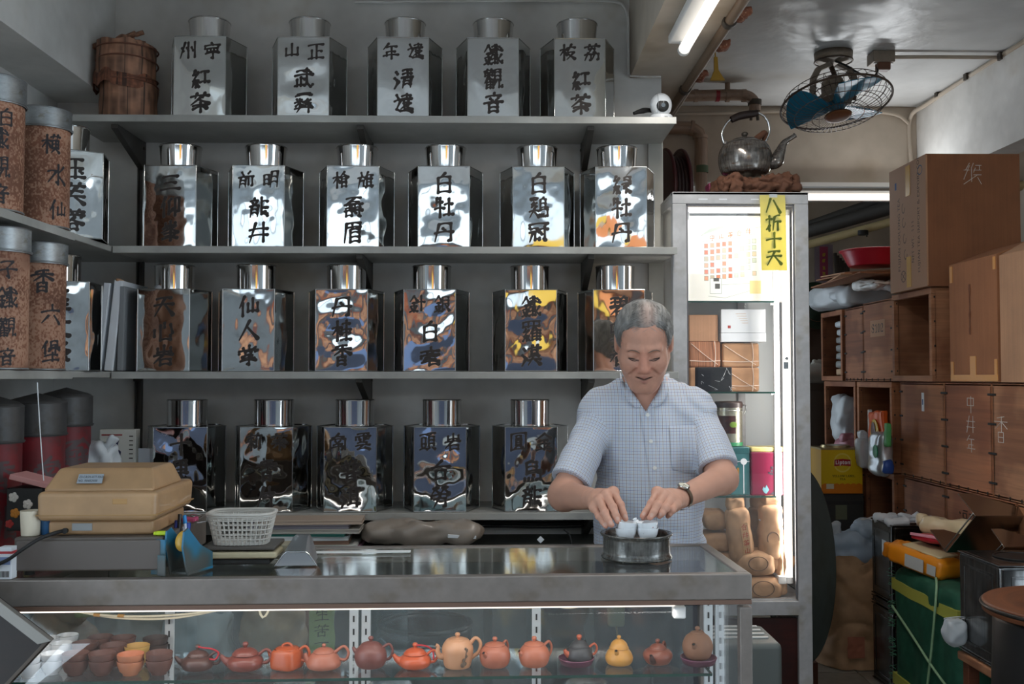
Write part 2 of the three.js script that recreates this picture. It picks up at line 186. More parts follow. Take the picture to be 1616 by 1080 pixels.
function strokeList(def, box = [0, 0, 1, 1], out = []) {
  for (const d of typeof def === 'string' ? [def] : def) {
    if (typeof d === 'string') for (const s of d.split(' ')) { const p = []; for (let i = 0; i + 1 < s.length; i += 2) p.push([box[0] + box[2] * (+s[i]) / 9, box[1] + box[3] * (+s[i + 1]) / 9]); if (p.length > 1) out.push(p); }
    else strokeList(RADICALS[d[0]], [box[0] + box[2] * d[1], box[1] + box[3] * d[2], box[2] * d[3], box[3] * d[4]], out);
  }
  return out;
}
// writes one character into the box at (x, y) of size s; fat = brush weight
function writeGlyph(c, ch, x, y, s, fat = 1, colour = '#000', tilt = .1) {
  const list = strokeList(CHARACTERS[ch] || RADICALS[ch] || '1118 118188 1888'), w = s * .068 * fat * Math.min(1, Math.pow(9 / list.length, .42) + .12);
  c.fillStyle = colour;
  for (const p of list) for (let k = 0; k + 1 < p.length; k++) {
    const [ax, ay] = p[k], [bx, by] = p[k + 1], L = Math.hypot(bx - ax, by - ay), n = Math.max(4, Math.ceil(L * s / (w * .28))), flat = Math.abs(by - ay) < .35 * Math.abs(bx - ax), fall = by - ay > .2 && bx < ax, last = k + 2 === p.length;
    for (let i = 0; i <= n; i++) {
      const t = i / n; let r = flat ? .62 + .55 * Math.pow(Math.abs(t - .45) * 1.9, 2.2) : 1.08 - .3 * Math.sin(t * Math.PI);
      if (last && fall) r *= 1.15 - .75 * t * t; else if (last && !flat && bx > ax + .15) r *= .7 + .75 * t * (t > .85 ? 1.9 - t : 1); else if (flat && k === 0 && t < .1) r *= .9;
      const u = ax + (bx - ax) * t, v = ay + (by - ay) * t + (flat ? -.05 * Math.sin(t * Math.PI) : 0);
      c.beginPath(); c.ellipse(x + u * s, y + (v - (u - .5) * tilt) * s, w * r * 1.12, w * r * .92, -.6, 0, 6.3); c.fill();
    }
  }
}
// ---------- the setting ----------
const CEIL = EYE + 1.56, FRONT = -1.95, BACK = -4.05, DEEP = -5.76, LEFT = -1.75, RIGHT = 2.43, RECESS = 2.95, END = -6.9, LINTEL = EYE + 1.10;
const slab = (x0, x1, y0, y1, z0, z1) => box(x1 - x0, y1 - y0, z1 - z0, (x0 + x1) / 2, (y0 + y1) / 2, (z0 + z1) / 2);
{
  const floor = struct('floor', join([slab(LEFT - .2, RECESS + .2, -.12, -.012, END - .2, 1.2)]), std(0x6d6660, .7));
  const tone = [0xa79f94, 0x9e968b, 0xafa69a, 0x968e84].map((c) => std(c, .5, { map: rep(T.plaster, 1.6), roughnessMap: rep(T.smear, 2) }));
  const tg = rbox(.295, .012, .295, .003), r = rng(4);
  for (let i = 0; i < 9; i++) for (let j = 0; j < 11; j++) { const m = new THREE.Mesh(tg, tone[Math.floor(r() * 4)]); m.name = 'tile'; m.castShadow = m.receiveShadow = true; m.position.set(.35 + i * .3, -.006, -3.72 - j * .3); floor.add(m); }
  struct('ceiling', slab(LEFT - .2, RECESS + .2, CEIL, CEIL + .15, END - .2, FRONT), M.gloss);
  struct('wall_left', slab(LEFT - .15, LEFT, 0, CEIL, END - .1, FRONT), M.wall);
  struct('wall_back', slab(LEFT, .672, 0, CEIL, BACK - .1, BACK), M.wall);
  struct('wall_back_side', slab(.642, .672, 0, CEIL, DEEP - .3, BACK - .1), M.wallWarm);
  struct('wall_far', slab(.642, RECESS, LINTEL, CEIL, DEEP - .16, DEEP), M.wallWarm);
  struct('wall_right', slab(RIGHT, RIGHT + .14, LINTEL, CEIL, DEEP, FRONT), M.wall);
  struct('wall_right_lower', slab(RECESS, RECESS + .1, 0, CEIL, END - .1, FRONT), M.wallWarm);
  struct('wall_far_lower', slab(.5, RECESS, 0, CEIL, END - .1, END), M.wallWarm);
  struct('ceiling_recess', slab(RIGHT + .14, RECESS, LINTEL, LINTEL + .1, DEEP, FRONT), M.wallWarm);
  struct('beam_left', slab(LEFT, -1.524, LINTEL, CEIL, BACK, FRONT), M.wall);
  struct('beam_right', slab(.544, .777, EYE + 1.21, CEIL, DEEP, FRONT), M.wallWarm);
  // white back panel between the shelves and the doorway, as a trim strip down the end of the wall
  struct('trim_1', slab(.615, .674, 0, EYE + .96, BACK, BACK + .02), M.panel);
  // a low strip on the lintel
  struct('trim_2', slab(.68, RIGHT, LINTEL - .012, LINTEL + .012, DEEP, DEEP + .05), M.white);
}
// conduits, pipes
{
  const t = thing('cable_conduit', 'thin painted cable conduit curving down the wall beside the beam', 'conduit', P(991, 60, 4.03));
  part(t, 'conduit_pipe', join([tube([P(560, 3, 4.02), P(960, 3, 4.02), P(980, 6, 4.02), P(990, 24, 4.02), P(991, 60, 4.02), P(992, 118, 4.02)], .006, 60), tube([P(994, 119, 4.02), P(1020, 121, 4.02), P(1043, 121, 4.02)], .005, 20)]), M.wall, { world: true });
  const c = thing('corner_conduit', 'white cable conduit along the right edge of ceiling with small clips', 'conduit', P(1458, 168, 5.7));
  part(c, 'conduit_pipe', join([tube([V(RIGHT - .012, CEIL - .03, -3.2), V(RIGHT - .012, CEIL - .03, -5.6), V(RIGHT - .04, CEIL - .06, -5.74), V(RIGHT - .04, LINTEL + .1, -5.745)], .012, 80), tube([V(.9, CEIL - .05, -5.745), V(RIGHT - .12, CEIL - .05, -5.745), V(RIGHT - .05, CEIL - .1, -5.745)], .01, 50)]), M.wallWarm, { world: true });
  for (const [x, y] of [[1478, 148], [1524, 121], [1578, 89]]) part(c, 'clip', box(.012, .035, .03), M.iron, { pos: PX(x, y, RIGHT - .014).sub(c.position) });
  const pm = std(0xb09684, .45, { map: rep(T.plaster, 4) });
  const w = thing('waste_pipe', 'beige drain pipe along the far wall turning down above the kettle', 'pipe', P(1190, 165, 5.3));
  part(w, 'pipe', taper([P(1060, 152, 5.3), P(1110, 151, 5.3), P(1160, 150, 5.3), P(1180, 152, 5.3), P(1190, 161, 5.3), P(1191, 176, 5.3)], [.03, .03], 50, 18), pm, { world: true });
  for (const x of [1098, 1148, 1174]) part(w, 'pipe_collar', rod(P(x - 3, 151, 5.3), P(x + 3, 151, 5.3), .034, 20), pm, { world: true });
  part(w, 'red_band', rod(P(1129, 151, 5.3), P(1135, 151, 5.3), .0315, 20), std(0x8e1f2c, .5), { world: true, label: 'red band round the pipe' });
  part(w, 'coupling', join([rod(P(1191, 158, 5.3), P(1191, 166, 5.3), .036, 20), rod(P(1187, 166, 5.3), P(1185, 190, 5.3), .008), rod(P(1194, 166, 5.3), P(1196, 190, 5.3), .008)]), M.iron, { world: true });
  const w2 = thing('hanger_pipe', 'thin beige pipe dropping from the ceiling to the drain pipe', 'pipe', P(1148, 100, 5.3));
  part(w2, 'pipe', rod(P(1148, 62, 5.3), P(1148, 145, 5.3), .014, 16), pm, { world: true }); part(w2, 'clamp', join([rod(P(1148, 94, 5.3), P(1148, 98, 5.3), .019, 16), rod(P(1143, 98, 5.3), P(1149, 96, 5.3), .004)]), M.iron, { world: true });
  const eb = P(1106, 330, 5.7), e = thing('elbow_pipe', 'beige pipe with an elbow running down behind the white cabinet', 'pipe', V(eb.x, 0, eb.z));
  part(e, 'pipe', taper([P(1040, 202, 5.7), P(1072, 202, 5.7), P(1090, 203, 5.7), P(1102, 209, 5.7), P(1106, 222, 5.7), P(1106, 260, 5.7), eb, V(eb.x, .01, eb.z)], [.037, .037], 90, 20), pm, { world: true });
  part(e, 'pipe_collar', join([rod(P(1089, 202, 5.7), P(1094, 203, 5.7), .044, 20), rod(P(1105, 214, 5.7), P(1105, 219, 5.7), .044, 20)]), pm, { world: true });
  part(e, 'mark', rod(P(1107.5, 262, 5.69), P(1107.5, 273, 5.69), .036, 18), std(0x4e6048, .7), { world: true, label: 'dull green mark' });
  const b = thing('beam_pipe', 'brown cable pipe with scraps of tape along the edge of the beam', 'pipe', V(.79, EYE + 1.2, -3.6));
  part(b, 'pipe', rod(V(.79, EYE + 1.2, -1.5), V(.79, EYE + 1.2, -5.3), .018, 14), std(0x8a7460, .55, { map: rep(T.plaster, 3) }), { world: true });
  part(b, 'cable', tube([V(.815, EYE + 1.22, -1.6), V(.82, EYE + 1.215, -2.6), V(.815, EYE + 1.225, -3.5), V(.82, EYE + 1.21, -4.4), V(.81, EYE + 1.2, -5.3)], .008, 60), M.wallWarm, { world: true });
  const r = rng(8); for (let i = 0; i < 7; i++) part(b, 'tape_scrap', crumple(.045, .03, .09, 30 + i, .014, 4, 40), M.rust, { pos: [.03 + r() * .02, .01, 1.4 - i * .32 + r() * .2] });
  for (const z of [-2.7, -3.35, -4.15]) part(b, 'clip', rod(V(.79, EYE + 1.2, z), V(.79, EYE + 1.2, z - .03), .024, 14), M.iron, { world: true });
  solo('hanging_tag', 'small yellow plastic funnel hanging from the beam pipe', 'tag', join([extr([[0, .06], [.012, .06], [.016, 0], [.045, -.045], [-.018, -.045], [0, 0]], .012, .002), rod([.006, .06, .006], [.002, .1, .006], .003)]), std(0xb8902e, .5), P(1127, 112, 4.6));
}
// tubes
function tubeLamp(name, label, a, b, r, capMat, out) {
  const dir = b.clone().sub(a), L = dir.length(), c = a.clone().add(b).multiplyScalar(.5), t = thing(name, label, 'lamp', c);
  part(t, 'tube', rod(a, b, r, 18), M.glow, { world: true, label: 'glowing white tube' }).castShadow = false; dir.normalize();
  for (const [p, s] of [[a, 1], [b, -1]]) { part(t, 'end_cap', rod(p.clone().addScaledVector(dir, -s * .012), p.clone().addScaledVector(dir, s * .01), r * 1.12, 18), M.white, { world: true }); part(t, 'holder', rbox(.03, .03, .03, .004), M.white, { pos: p.clone().addScaledVector(out, -r - .012).sub(c) }); }
  return t;
}
{
  const y = EYE + 1.155, x = .665;
  const t = tubeLamp('ceiling_tube_lamp', 'bare fluorescent tube on a slim fitting under the painted beam', V(x, y, -3.52), V(x, y, -2.3), .019, M.white, V(0, -1, 0));
  part(t, 'fitting', rbox(.05, .03, 1.26, .006), M.white, { pos: [-.028, .04, 0] });
  areaLight(.036, 1.2, POWER.beam, V(x, y - .024, -2.91), V(x, y - 2, -2.91));
}
{
  const a = P(1262, 311, 5.66), b = P(1440, 311, 5.66), c = a.clone().add(b).multiplyScalar(.5);
  const t = tubeLamp('lintel_tube_lamp', 'long fluorescent tube lamp across the passage below the lintel', a, b, .019, M.white, V(0, 0, 1));
  part(t, 'fitting', rbox(b.x - a.x + .06, .06, .03, .006), M.white, { pos: [0, .012, -.04] });
  areaLight(b.x - a.x, .036, POWER.lintel, c.clone().add(V(0, 0, .024)), c.clone().add(V(0, 1.1, 1.6)), new THREE.Color(.93, .97, 1));
}

// ---------- wall shelves ----------
const SHELF = [EYE + .961, EYE + .479, EYE + .021, EYE - .491], SF = -3.70;
{
  const ends = [[P(105, 183, 3.7).x, .669], [P(178, 393, 3.7).x, .669], [P(176, 592, 3.7).x, .672], [-1.4, .669]], names = ['top', 'second', 'third', 'lowest'];
  SHELF.forEach((y, i) => {
    const [x0, x1] = ends[i], w = x1 - x0, t = thing('wall_shelf', ['topmost long grey wall shelf holding five lettered tins', 'second wall shelf from the top holding six lettered tins', 'third wall shelf from the top, behind the man\'s head', 'lowest wall shelf just above the glass counter top'][i], 'shelf', [(x0 + x1) / 2, y - .022, (SF + BACK) / 2]);
    part(t, 'board', rbox(w, .022, .35, .003, 0, .011, 0), M.shelf);
    part(t, 'front_edge', rbox(w, .026, .004, .0015, 0, .009, .177), M.shelf);
    if (i < 3 || true) for (const px of [222, 583, 922]) {   // folded sheet brackets
      const x = P(px, 300, 4.03).x - t.position.x; if (x < -w / 2) continue;
      part(t, 'bracket', extr([[-.172, -.002], [.13, -.002], [.13, -.016], [-.16, -.11], [-.172, -.11]], .022, .001).rotateY(-Math.PI / 2).translate(x + .011, 0, 0), M.bracket);
    }
  });
  for (const px of [222, 583, 922]) {   // slotted uprights
    const x = P(px, 300, 4.03).x, t = thing('shelf_upright', { 222: 'steel shelf upright at the left end of the shelves', 583: 'steel shelf upright in the middle of the wall', 922: 'steel shelf upright behind the right hand tins' }[px], 'upright', [x, EYE - .75, BACK + .012]);
    part(t, 'rail', join([box(.005, 1.78, .02, -.011, .89, 0), box(.005, 1.78, .02, .011, .89, 0), box(.026, 1.78, .004, 0, .89, -.008)]), M.bracket);
    for (const y of [.25, .74, 1.22, 1.66]) part(t, 'screw', rbox(.034, .012, .014, .003, 0, y, .012), M.iron);
  }
  // the shelves along the left wall
  [[SHELF[1], 'upper left wall shelf running towards the camera with rusty drums'], [SHELF[2], 'lower left wall shelf running towards the camera with binders'], [EYE - .62, 'dark low side shelf under the red tea drums']].forEach(([y, label], i) => {
    const t = thing('side_shelf', label, 'shelf', [-1.575, y - .022, -3.0]);
    const L = i === 2 ? 1.08 : 2.06, zo = i === 2 ? -.5 : 0;
    part(t, 'board', rbox(.36, .022, L, .003, 0, .011, zo), i === 2 ? M.bracket : M.shelf); part(t, 'front_edge', rbox(.004, .026, i === 2 ? .7 : 1.4, .0015, .181, .009, i === 2 ? -.32 : .33), i === 2 ? M.bracket : M.shelf);
  });
}

// ---------- lettered tea tins ----------
const TINS = [
  // lettering (right-hand small character first), place on the photograph, turn, dents, shelf
  ['寧州|紅|茶', 311, 0, .35, 0, 'leftmost tin'], ['正山|武|彝', 476, 0, 1, 0, 'second tin from the left'], ['遠年|清|遠', 633, .03, .7, 0, 'middle tin'], ['|鐵|觀|音', 778, 0, .75, 0, 'second tin from the right'], ['荔枝|紅|茶', 916, 0, .35, 0, 'rightmost tin'],
  ['|三|仰|峯', 266, 0, .7, 1, 'leftmost tin'], ['明前|龍|井', 406, 0, .8, 1, 'second tin from the left'], ['旗槍|壽|眉', 555, .02, .8, 1, 'third tin from the left'], ['|白|牡|丹', 700, 0, .8, 1, 'third tin from the right'], ['|白|鷄|冠', 850, 0, .6, 1, 'second tin from the right'], ['|綠|牡|丹', 981, 0, .8, 1, 'rightmost tin'],
  ['|天|心|岩', 258, 0, .7, 2, 'leftmost tin beside the white binders'], ['|仙|人|掌', 392, 0, .8, 2, 'second tin from the left'], ['|丹|桂|香', 539, 0, 1, 2, 'third tin from the left'], ['銀針|白|毫', 678, 0, 1, 2, 'third tin from the right'], ['|鐵|羅|漢', 838, 0, .8, 2, 'second tin from the right'], ['|碧|螺|春', 977, 0, .55, 2, 'tin half hidden by the man\'s head'],
  ['|十|里|香', 281, .1, 1.5, 3, 'leftmost tin behind the cash register'], ['茉莉|香|片', 422, 0, 1.8, 3, 'second tin from the left'], ['雲南|普|洱', 554, 0, 1.2, 3, 'middle tin'], ['岩頭|古|勞', 695, 0, 1.5, 3, 'second tin from the right'], ['金圓|烏|龍', 838, 0, 1.4, 3, 'rightmost tin beside the man\'s arm'],
  ['|玉|芙|蓉', 0, 0, 1, 4, ''], ['|玉|女|峰', 0, 0, 1.2, 5, ''],
];
const CW = 340, CH = 512;
function drawTins(c, w, h, base, ink) {
  c.fillStyle = base; c.fillRect(0, 0, w, h);
  TINS.forEach(([txt], i) => {
    const x = (i % 6) * CW, y = Math.floor(i / 6) * CH, [top, ...rest] = txt.split('|'), S = CW * .34, s = CW * .28;
    if (top) { writeGlyph(c, top[0], x + CW * .6, y + CH * .08, s, 1.15, ink); writeGlyph(c, top[1], x + CW * .12, y + CH * .08, s, 1.15, ink); rest.forEach((ch, k) => writeGlyph(c, ch, x + CW * .34, y + CH * (.4 + k * .31), S, 1.2, ink)); }
    else rest.forEach((ch, k) => writeGlyph(c, ch, x + CW * .33, y + CH * (.09 + k * .3), S * 1.02, 1.2, ink));
  });
}
const tinMap = canvasTex(2048, 2048, (c, w, h) => drawTins(c, w, h, '#c6c6c4', '#2a211d'));
const tinMR = canvasTex(2048, 2048, (c, w, h) => drawTins(c, w, h, '#0c0cff', '#009000'), false);
M.tinFace = std(0xffffff, 1, { map: tinMap, metalness: 1, metalnessMap: tinMR, roughnessMap: tinMR });
function dented(w, h, nx, ny, seed, amp) {
  const g = new THREE.PlaneGeometry(w, h, nx, ny), r = rng(seed), waves = []; g.translate(0, h / 2, 0);
  for (let i = 0; i < 3; i++) { const a = r() * 6.3, l = .11 + r() * .13; waves.push([Math.cos(a) * 6.28 / l * .8, Math.sin(a) * 6.28 / l, r() * 6.3, .5 + r()]); }
  return bend(g, (v) => { const e = Math.pow(Math.max(0, Math.sin(Math.PI * clamp((v.x / w + .5))) * Math.sin(Math.PI * clamp(v.y / h))), .45); let z = 0; for (const [a, b, c, k] of waves) z += Math.sin(a * v.x + b * v.y + c) * k; z += (n3(v.x * 26 + seed, v.y * 17, seed * 3.1, 5) - .5) * 2.4 + (n3(v.x * 60, v.y * 42 + seed, seed, 6) - .5) * .8; v.z += z * .00082 * amp * e; });
}
const HEX = [[-.095, .125], [.095, .125], [.142, 0], [.095, -.125], [-.095, -.125], [-.142, 0]];
function makeTin(i, h = .302) {
  const [txt, , , amp, row] = TINS[i], t = new THREE.Group();
  HEX.forEach(([x, z], k) => {
    const [x2, z2] = HEX[(k + 1) % 6], L = Math.hypot(x2 - x, z2 - z), front = k === 0, g = k === 0 || k === 1 || k === 5 ? dented(L, h, front ? 30 : 20, front ? 44 : 28, i * 13 + k + 1, amp) : at(new THREE.PlaneGeometry(L, h), 0, h / 2, 0);
    // outward normal of this side
    const nx = (z2 - z) / L, nz = -(x2 - x) / L; const out = V(nx, 0, nz); if (out.dot(V((x + x2) / 2, 0, (z + z2) / 2)) < 0) out.negate();
    if (!front) g.rotateY(Math.atan2(out.x, out.z)); g.translate((x + x2) / 2, 0, (z + z2) / 2);
    if (front) { const uv = g.attributes.uv, cx = i % 6, cy = Math.floor(i / 6); for (let n = 0; n < uv.count; n++) uv.setXY(n, (cx + uv.getX(n)) * CW / 2048, 1 - (cy + 1 - uv.getY(n)) * CH / 2048); }
    part(t, front ? 'front_panel' : k === 3 ? 'back_panel' : 'side_panel', g, front ? M.tinFace : M.tin, front ? { label: 'polished front with dark brushed characters' } : {});
  });
  part(t, 'seam', join(HEX.map(([x, z]) => rod([x, 0, z], [x, h, z], .0016, 6)).concat(HEX.map(([x, z], k) => rod([x, h, z], [HEX[(k + 1) % 6][0], h, HEX[(k + 1) % 6][1]], .0018, 6)), HEX.map(([x, z], k) => rod([x, .002, z], [HEX[(k + 1) % 6][0], .002, HEX[(k + 1) % 6][1]], .0018, 6)))), M.tin);
  part(t, 'top_plate', extr(HEX.map(([x, z]) => [x, z]), .002).rotateX(-Math.PI / 2).translate(0, h - .003, 0), M.tin);
  const flare = row < 2 ? .005 : .001, hl = row < 2 ? .096 : .1;
  const lid = part(t, 'lid', lathe([[.0735, 0], [.0735, .004], [.0725, .008], [.0725 + flare * .4, hl * .5], [.0725 + flare, hl - .008], [.0735 + flare, hl - .004], [.0725 + flare, hl], [.05, hl + .001], [0, hl + .002]], 48), M.tinLid, { pos: [0, h, 0] });
  part(lid, 'rim', new THREE.TorusGeometry(.0735 + flare, .0016, 8, 48).rotateX(Math.PI / 2).translate(0, hl - .004, 0), M.tinLid); part(lid, 'rim', new THREE.TorusGeometry(.0738, .0014, 8, 48).rotateX(Math.PI / 2).translate(0, .004, 0), M.tinLid);
  return t;
}
const ROWNAME = ['top shelf', 'second shelf', 'third shelf', 'lowest shelf'];
TINS.forEach(([txt, px, turn, , row, where], i) => {
  const t = makeTin(i, row === 3 ? .308 : .302), say = txt.replace(/\|/g, '');
  t.name = numbered('tea_tin');
  if (row < 4) { const p = P(px, 500, 3.735 + (row === 3 ? -.02 : 0)); t.position.set(p.x, SHELF[row] + .0015, p.z - .125); t.rotation.y = turn; t.userData = { label: `polished six-sided tin lettered ${say}, ${where} on the ${ROWNAME[row]}`, category: 'tea tin', group: 'polished tea tins on the ' + ROWNAME[row] }; }
  else { const p = row === 4 ? P(112, 380, 3.55) : P(98, 580, 3.5); t.position.set(p.x - .035, SHELF[row - 3] + .0015, p.z - .04); t.rotation.y = row === 4 ? .58 : .42; t.userData = { label: row === 4 ? 'polished tin lettered 玉芙蓉, angled on the upper left side shelf' : 'polished tin lettered 玉女峰, beside the white binders on the side shelf', category: 'tea tin', group: 'polished tea tins on the left side shelves' }; }
  scene.add(t);
});
// ---------- the glass counter ----------
const TOP = EYE - .473, CORNER = V(P(1187, 905, 2.45).x, 0, -2.45), TURN = .028, GS = EYE - .722;
const CL = (x, y, z) => V(x, y, z).applyAxisAngle(V(0, 1, 0), TURN).add(CORNER);   // counter coordinates: x runs left (negative) from the right front corner, z runs back (negative)
const counterTurn = (o) => { o.rotation.y += TURN; return o; };
{
  const t = counterTurn(thing('glass_counter', 'long glass display counter with brushed aluminium frame along the front of the shop', 'counter', CORNER)), L = 2.34, Dp = .455, fr = M.alu;
  const rail = (w, h, d, x, y, z, m = fr) => part(t, 'rail', rbox(w, h, d, .004, x, y, z), m);
  rail(L, .062, .03, -L / 2, TOP - .031, -.015); rail(L, .045, .03, -L / 2, TOP - .0225, -Dp + .015); rail(.03, .062, Dp - .06, -.015, TOP - .031, -Dp / 2);
  part(t, 'rail', rbox(L, .012, .022, .002, -L / 2, TOP - .068, -.014), std(0x6d5346, .5), { label: 'thin brown strip under the front rail' });
  for (const [x, z] of [[-.015, -.015], [-.015, -Dp + .015]]) part(t, 'post', rbox(.03, TOP - .08, .03, .003, x, (TOP - .08) / 2, z), fr);
  rail(L, .08, .03, -L / 2, .05, -.015); rail(L, .05, .03, -L / 2, .05, -Dp + .015); rail(.03, .06, Dp - .06, -.015, .05, -Dp / 2);
  part(t, 'top_glass', box(L - .06, .006, Dp - .064, -L / 2, TOP - .006, -Dp / 2), phy(0xf4f8f6, .1, { transmission: 1, thickness: 0 })); part(t, 'front_glass', box(L - .04, TOP - .17, .004, -L / 2, (TOP + .01) / 2, -.016), M.glass); part(t, 'side_glass', box(.004, TOP - .17, Dp - .07, -.016, (TOP + .01) / 2, -Dp / 2), M.glass);
  for (const [x, w] of [[-1.5, 1.3], [-.5, .9]]) part(t, 'back_glass', box(w, TOP - .17, .004, x, (TOP + .01) / 2, -Dp + .03 + (w > 1 ? .01 : 0)), M.hazyGlass || (M.hazyGlass = phy(0xdfe8ea, .06, { transmission: .94, thickness: 0 })));
  part(t, 'shelf_glass', box(L - .12, .006, .25, -L / 2 - .03, GS - .003, -.17), M.glass); part(t, 'shelf_edge', box(L - .12, .0064, .003, -L / 2 - .03, GS - .003, -.0445), M.glassEdge, { label: 'dark green front edge of the glass shelf' });
  part(t, 'shelf_edge', box(.003, .0064, .25, -.089, GS - .003, -.17), M.glassEdge, { label: 'dark green front edge of the glass shelf' });
  part(t, 'deck', box(L - .06, .012, Dp - .06, -L / 2, GS - .3, -Dp / 2), M.panel);
  const upr = std(0xd8dcde, .45), slot = std(0x2a2a2c, .7);
  for (const px of [274, 560, 579, 846, 1118, 1136]) {
    const q = PX(px, 1000, P(px, 1000, 2.75).x), x = q.clone().sub(CORNER).applyAxisAngle(V(0, 1, 0), -TURN).x, u = part(t, 'slotted_upright', rbox(.024, TOP - .16, .01, .002, x, (TOP + .0) / 2 - .0, -.305), upr);
    part(u, 'slot', join([...Array(22)].map((_, k) => box(.0045, .016, .002, x, TOP - .1 - k * .034, -.2995))), slot);
  }
  // the lamp under the front rail, inside the glass
  const a = CL(-2.2, TOP - .08, -.042), b = CL(-.17, TOP - .08, -.042), lamp = tubeLamp('counter_tube_lamp', 'thin glowing tube lamp under the front rail inside the glass counter', a, b, .0055, M.white, V(0, 1, 0));
  areaLight(2.0, .02, POWER.counter, a.clone().add(b).multiplyScalar(.5).add(V(0, -.012, -.004)), a.clone().add(b).multiplyScalar(.5).add(V(0, -1, -.35)));
  const wire = std(0xe9ddc0, .5), Q = (px, py, d = 2.6) => P(px, py, d);
  const w1 = thing('lamp_cord', 'cream lamp cord sagging in loops inside the left part of the counter', 'cord', Q(250, 965));
  part(w1, 'cord', join([tube([Q(30, 949), Q(90, 958), Q(150, 970), Q(230, 973), Q(330, 965), Q(400, 948), Q(416, 945)], .0032, 60, 7), tube([Q(30, 950, 2.61), Q(110, 962, 2.61), Q(180, 975, 2.61), Q(270, 976, 2.61), Q(350, 962, 2.61), Q(410, 947, 2.61), Q(424, 950, 2.61), Q(422, 968, 2.61), Q(415, 975, 2.61), Q(410, 966, 2.61), Q(413, 948, 2.61)], .0032, 80, 7)]), wire, { world: true });
  for (const x of [153, 191]) part(w1, 'tape_wrap', rod(Q(x - 5, x < 160 ? 970.5 : 972), Q(x + 5, x < 160 ? 971.5 : 972.5), .0045), std(0xc08a3e, .6), { world: true, label: 'amber tape wrapped round the cord' });
  const w2 = thing('lamp_cord', 'cream lamp cord coiled in flat loops inside the right part of counter', 'cord', Q(840, 950));
  part(w2, 'cord', join([tube([Q(735, 943), Q(790, 952), Q(850, 952), Q(910, 948), Q(952, 940)], .0032, 50, 7), tube([Q(735, 944, 2.62), Q(780, 957, 2.62), Q(860, 957, 2.62), Q(880, 950, 2.62), Q(910, 943, 2.62)], .0032, 50, 7), tube([Q(870, 953, 2.6), Q(890, 959, 2.6), Q(920, 956, 2.6), Q(956, 940, 2.6)], .0032, 40, 7), tube([Q(740, 942, 2.63), Q(800, 946, 2.63), Q(880, 947, 2.63)], .0026, 30, 7)]), wire, { world: true });
  part(w2, 'connector', rod(Q(805, 946.5), Q(817, 947), .006), M.white, { world: true }); part(w2, 'tape_wrap', rod(Q(862, 954.5), Q(874, 955), .0045), std(0xc08a3e, .6), { world: true });
}

// ---------- tea bowls on the glass shelf ----------
{
  const bowl = (r, h) => lathe([[0, .002], [r * .5, .002], [r * .5, 0], [r * .55, 0], [r * .58, .004], [r * .8, h * .3], [r * .95, h * .7], [r, h], [r * .96, h + .0012], [r * .9, h * .7], [r * .74, h * .33], [r * .5, .008], [0, .007]], 36);
  const foot = (r) => new THREE.TorusGeometry(r * .52, .0016, 8, 28).rotateX(Math.PI / 2).translate(0, .0012, 0);
  const clay = (c) => std(c, .5, { bumpMap: rep(T.speck, 2), bumpScale: .0003 });
  const K = { white: [M.ceramic, .028, .034], brown: [clay(0x6a453b), .032, .036], orange: [clay(0xc47a55), .032, .034], yellow: [clay(0xcca052), .031, .033], dark: [clay(0x4b3833), .032, .032] };
  const spots = [
    ['white', 82, 1064, 'nearest pair, second from the left edge'], ['white', 45, 1069, 'pair half hidden by the dark board'], ['white', 62, 1052, 'pair behind the dark board'], ['white', 96, 1047, 'pair in the middle of the white bowls'], ['white', 76, 1038, 'pair at the back left of the white bowls'], ['white', 106, 1033, 'farthest pair, tallest of the white bowls'],
    ['brown', 119, 1065, 'nearest pair, left of the brown bowls'], ['brown', 161, 1065, 'nearest pair, with a shadowed hollow'], ['brown', 179, 1051, 'pair just behind the nearest two'], ['brown', 134, 1047, 'pair beside the white bowls'], ['brown', 158, 1037, 'farthest pair at the back'], ['brown', 194, 1038, 'back pair left of the yellow bowls'], ['orange', 206, 1065, 'single pair of orange clay'], ['yellow', 216, 1050, 'single pair of yellow clay'], ['dark', 245, 1036, 'back pair of darkest clay'], ['brown', 251, 1064, 'nearest pair, right beside the white upright'],
  ];
  for (const [k, px, py, where] of spots) {
    const [m, r, h] = K[k], p = PY(px, py, GS + .001), name = { white: 'white porcelain', brown: 'dark brown clay', orange: 'orange clay', yellow: 'yellow clay', dark: 'blackish brown clay' }[k];
    for (let i = 0; i < 2; i++) { const c = solo('tea_bowl', `${name} tea bowl, ${i ? 'upper' : 'lower'} of the ${where}`, 'tea bowl', bowl(r, h), m, [p.x, p.y + i * .0155, p.z], 0, `small ${name} tea bowls in the counter`); part(c, 'foot_ring', foot(r), m); }
  }
}
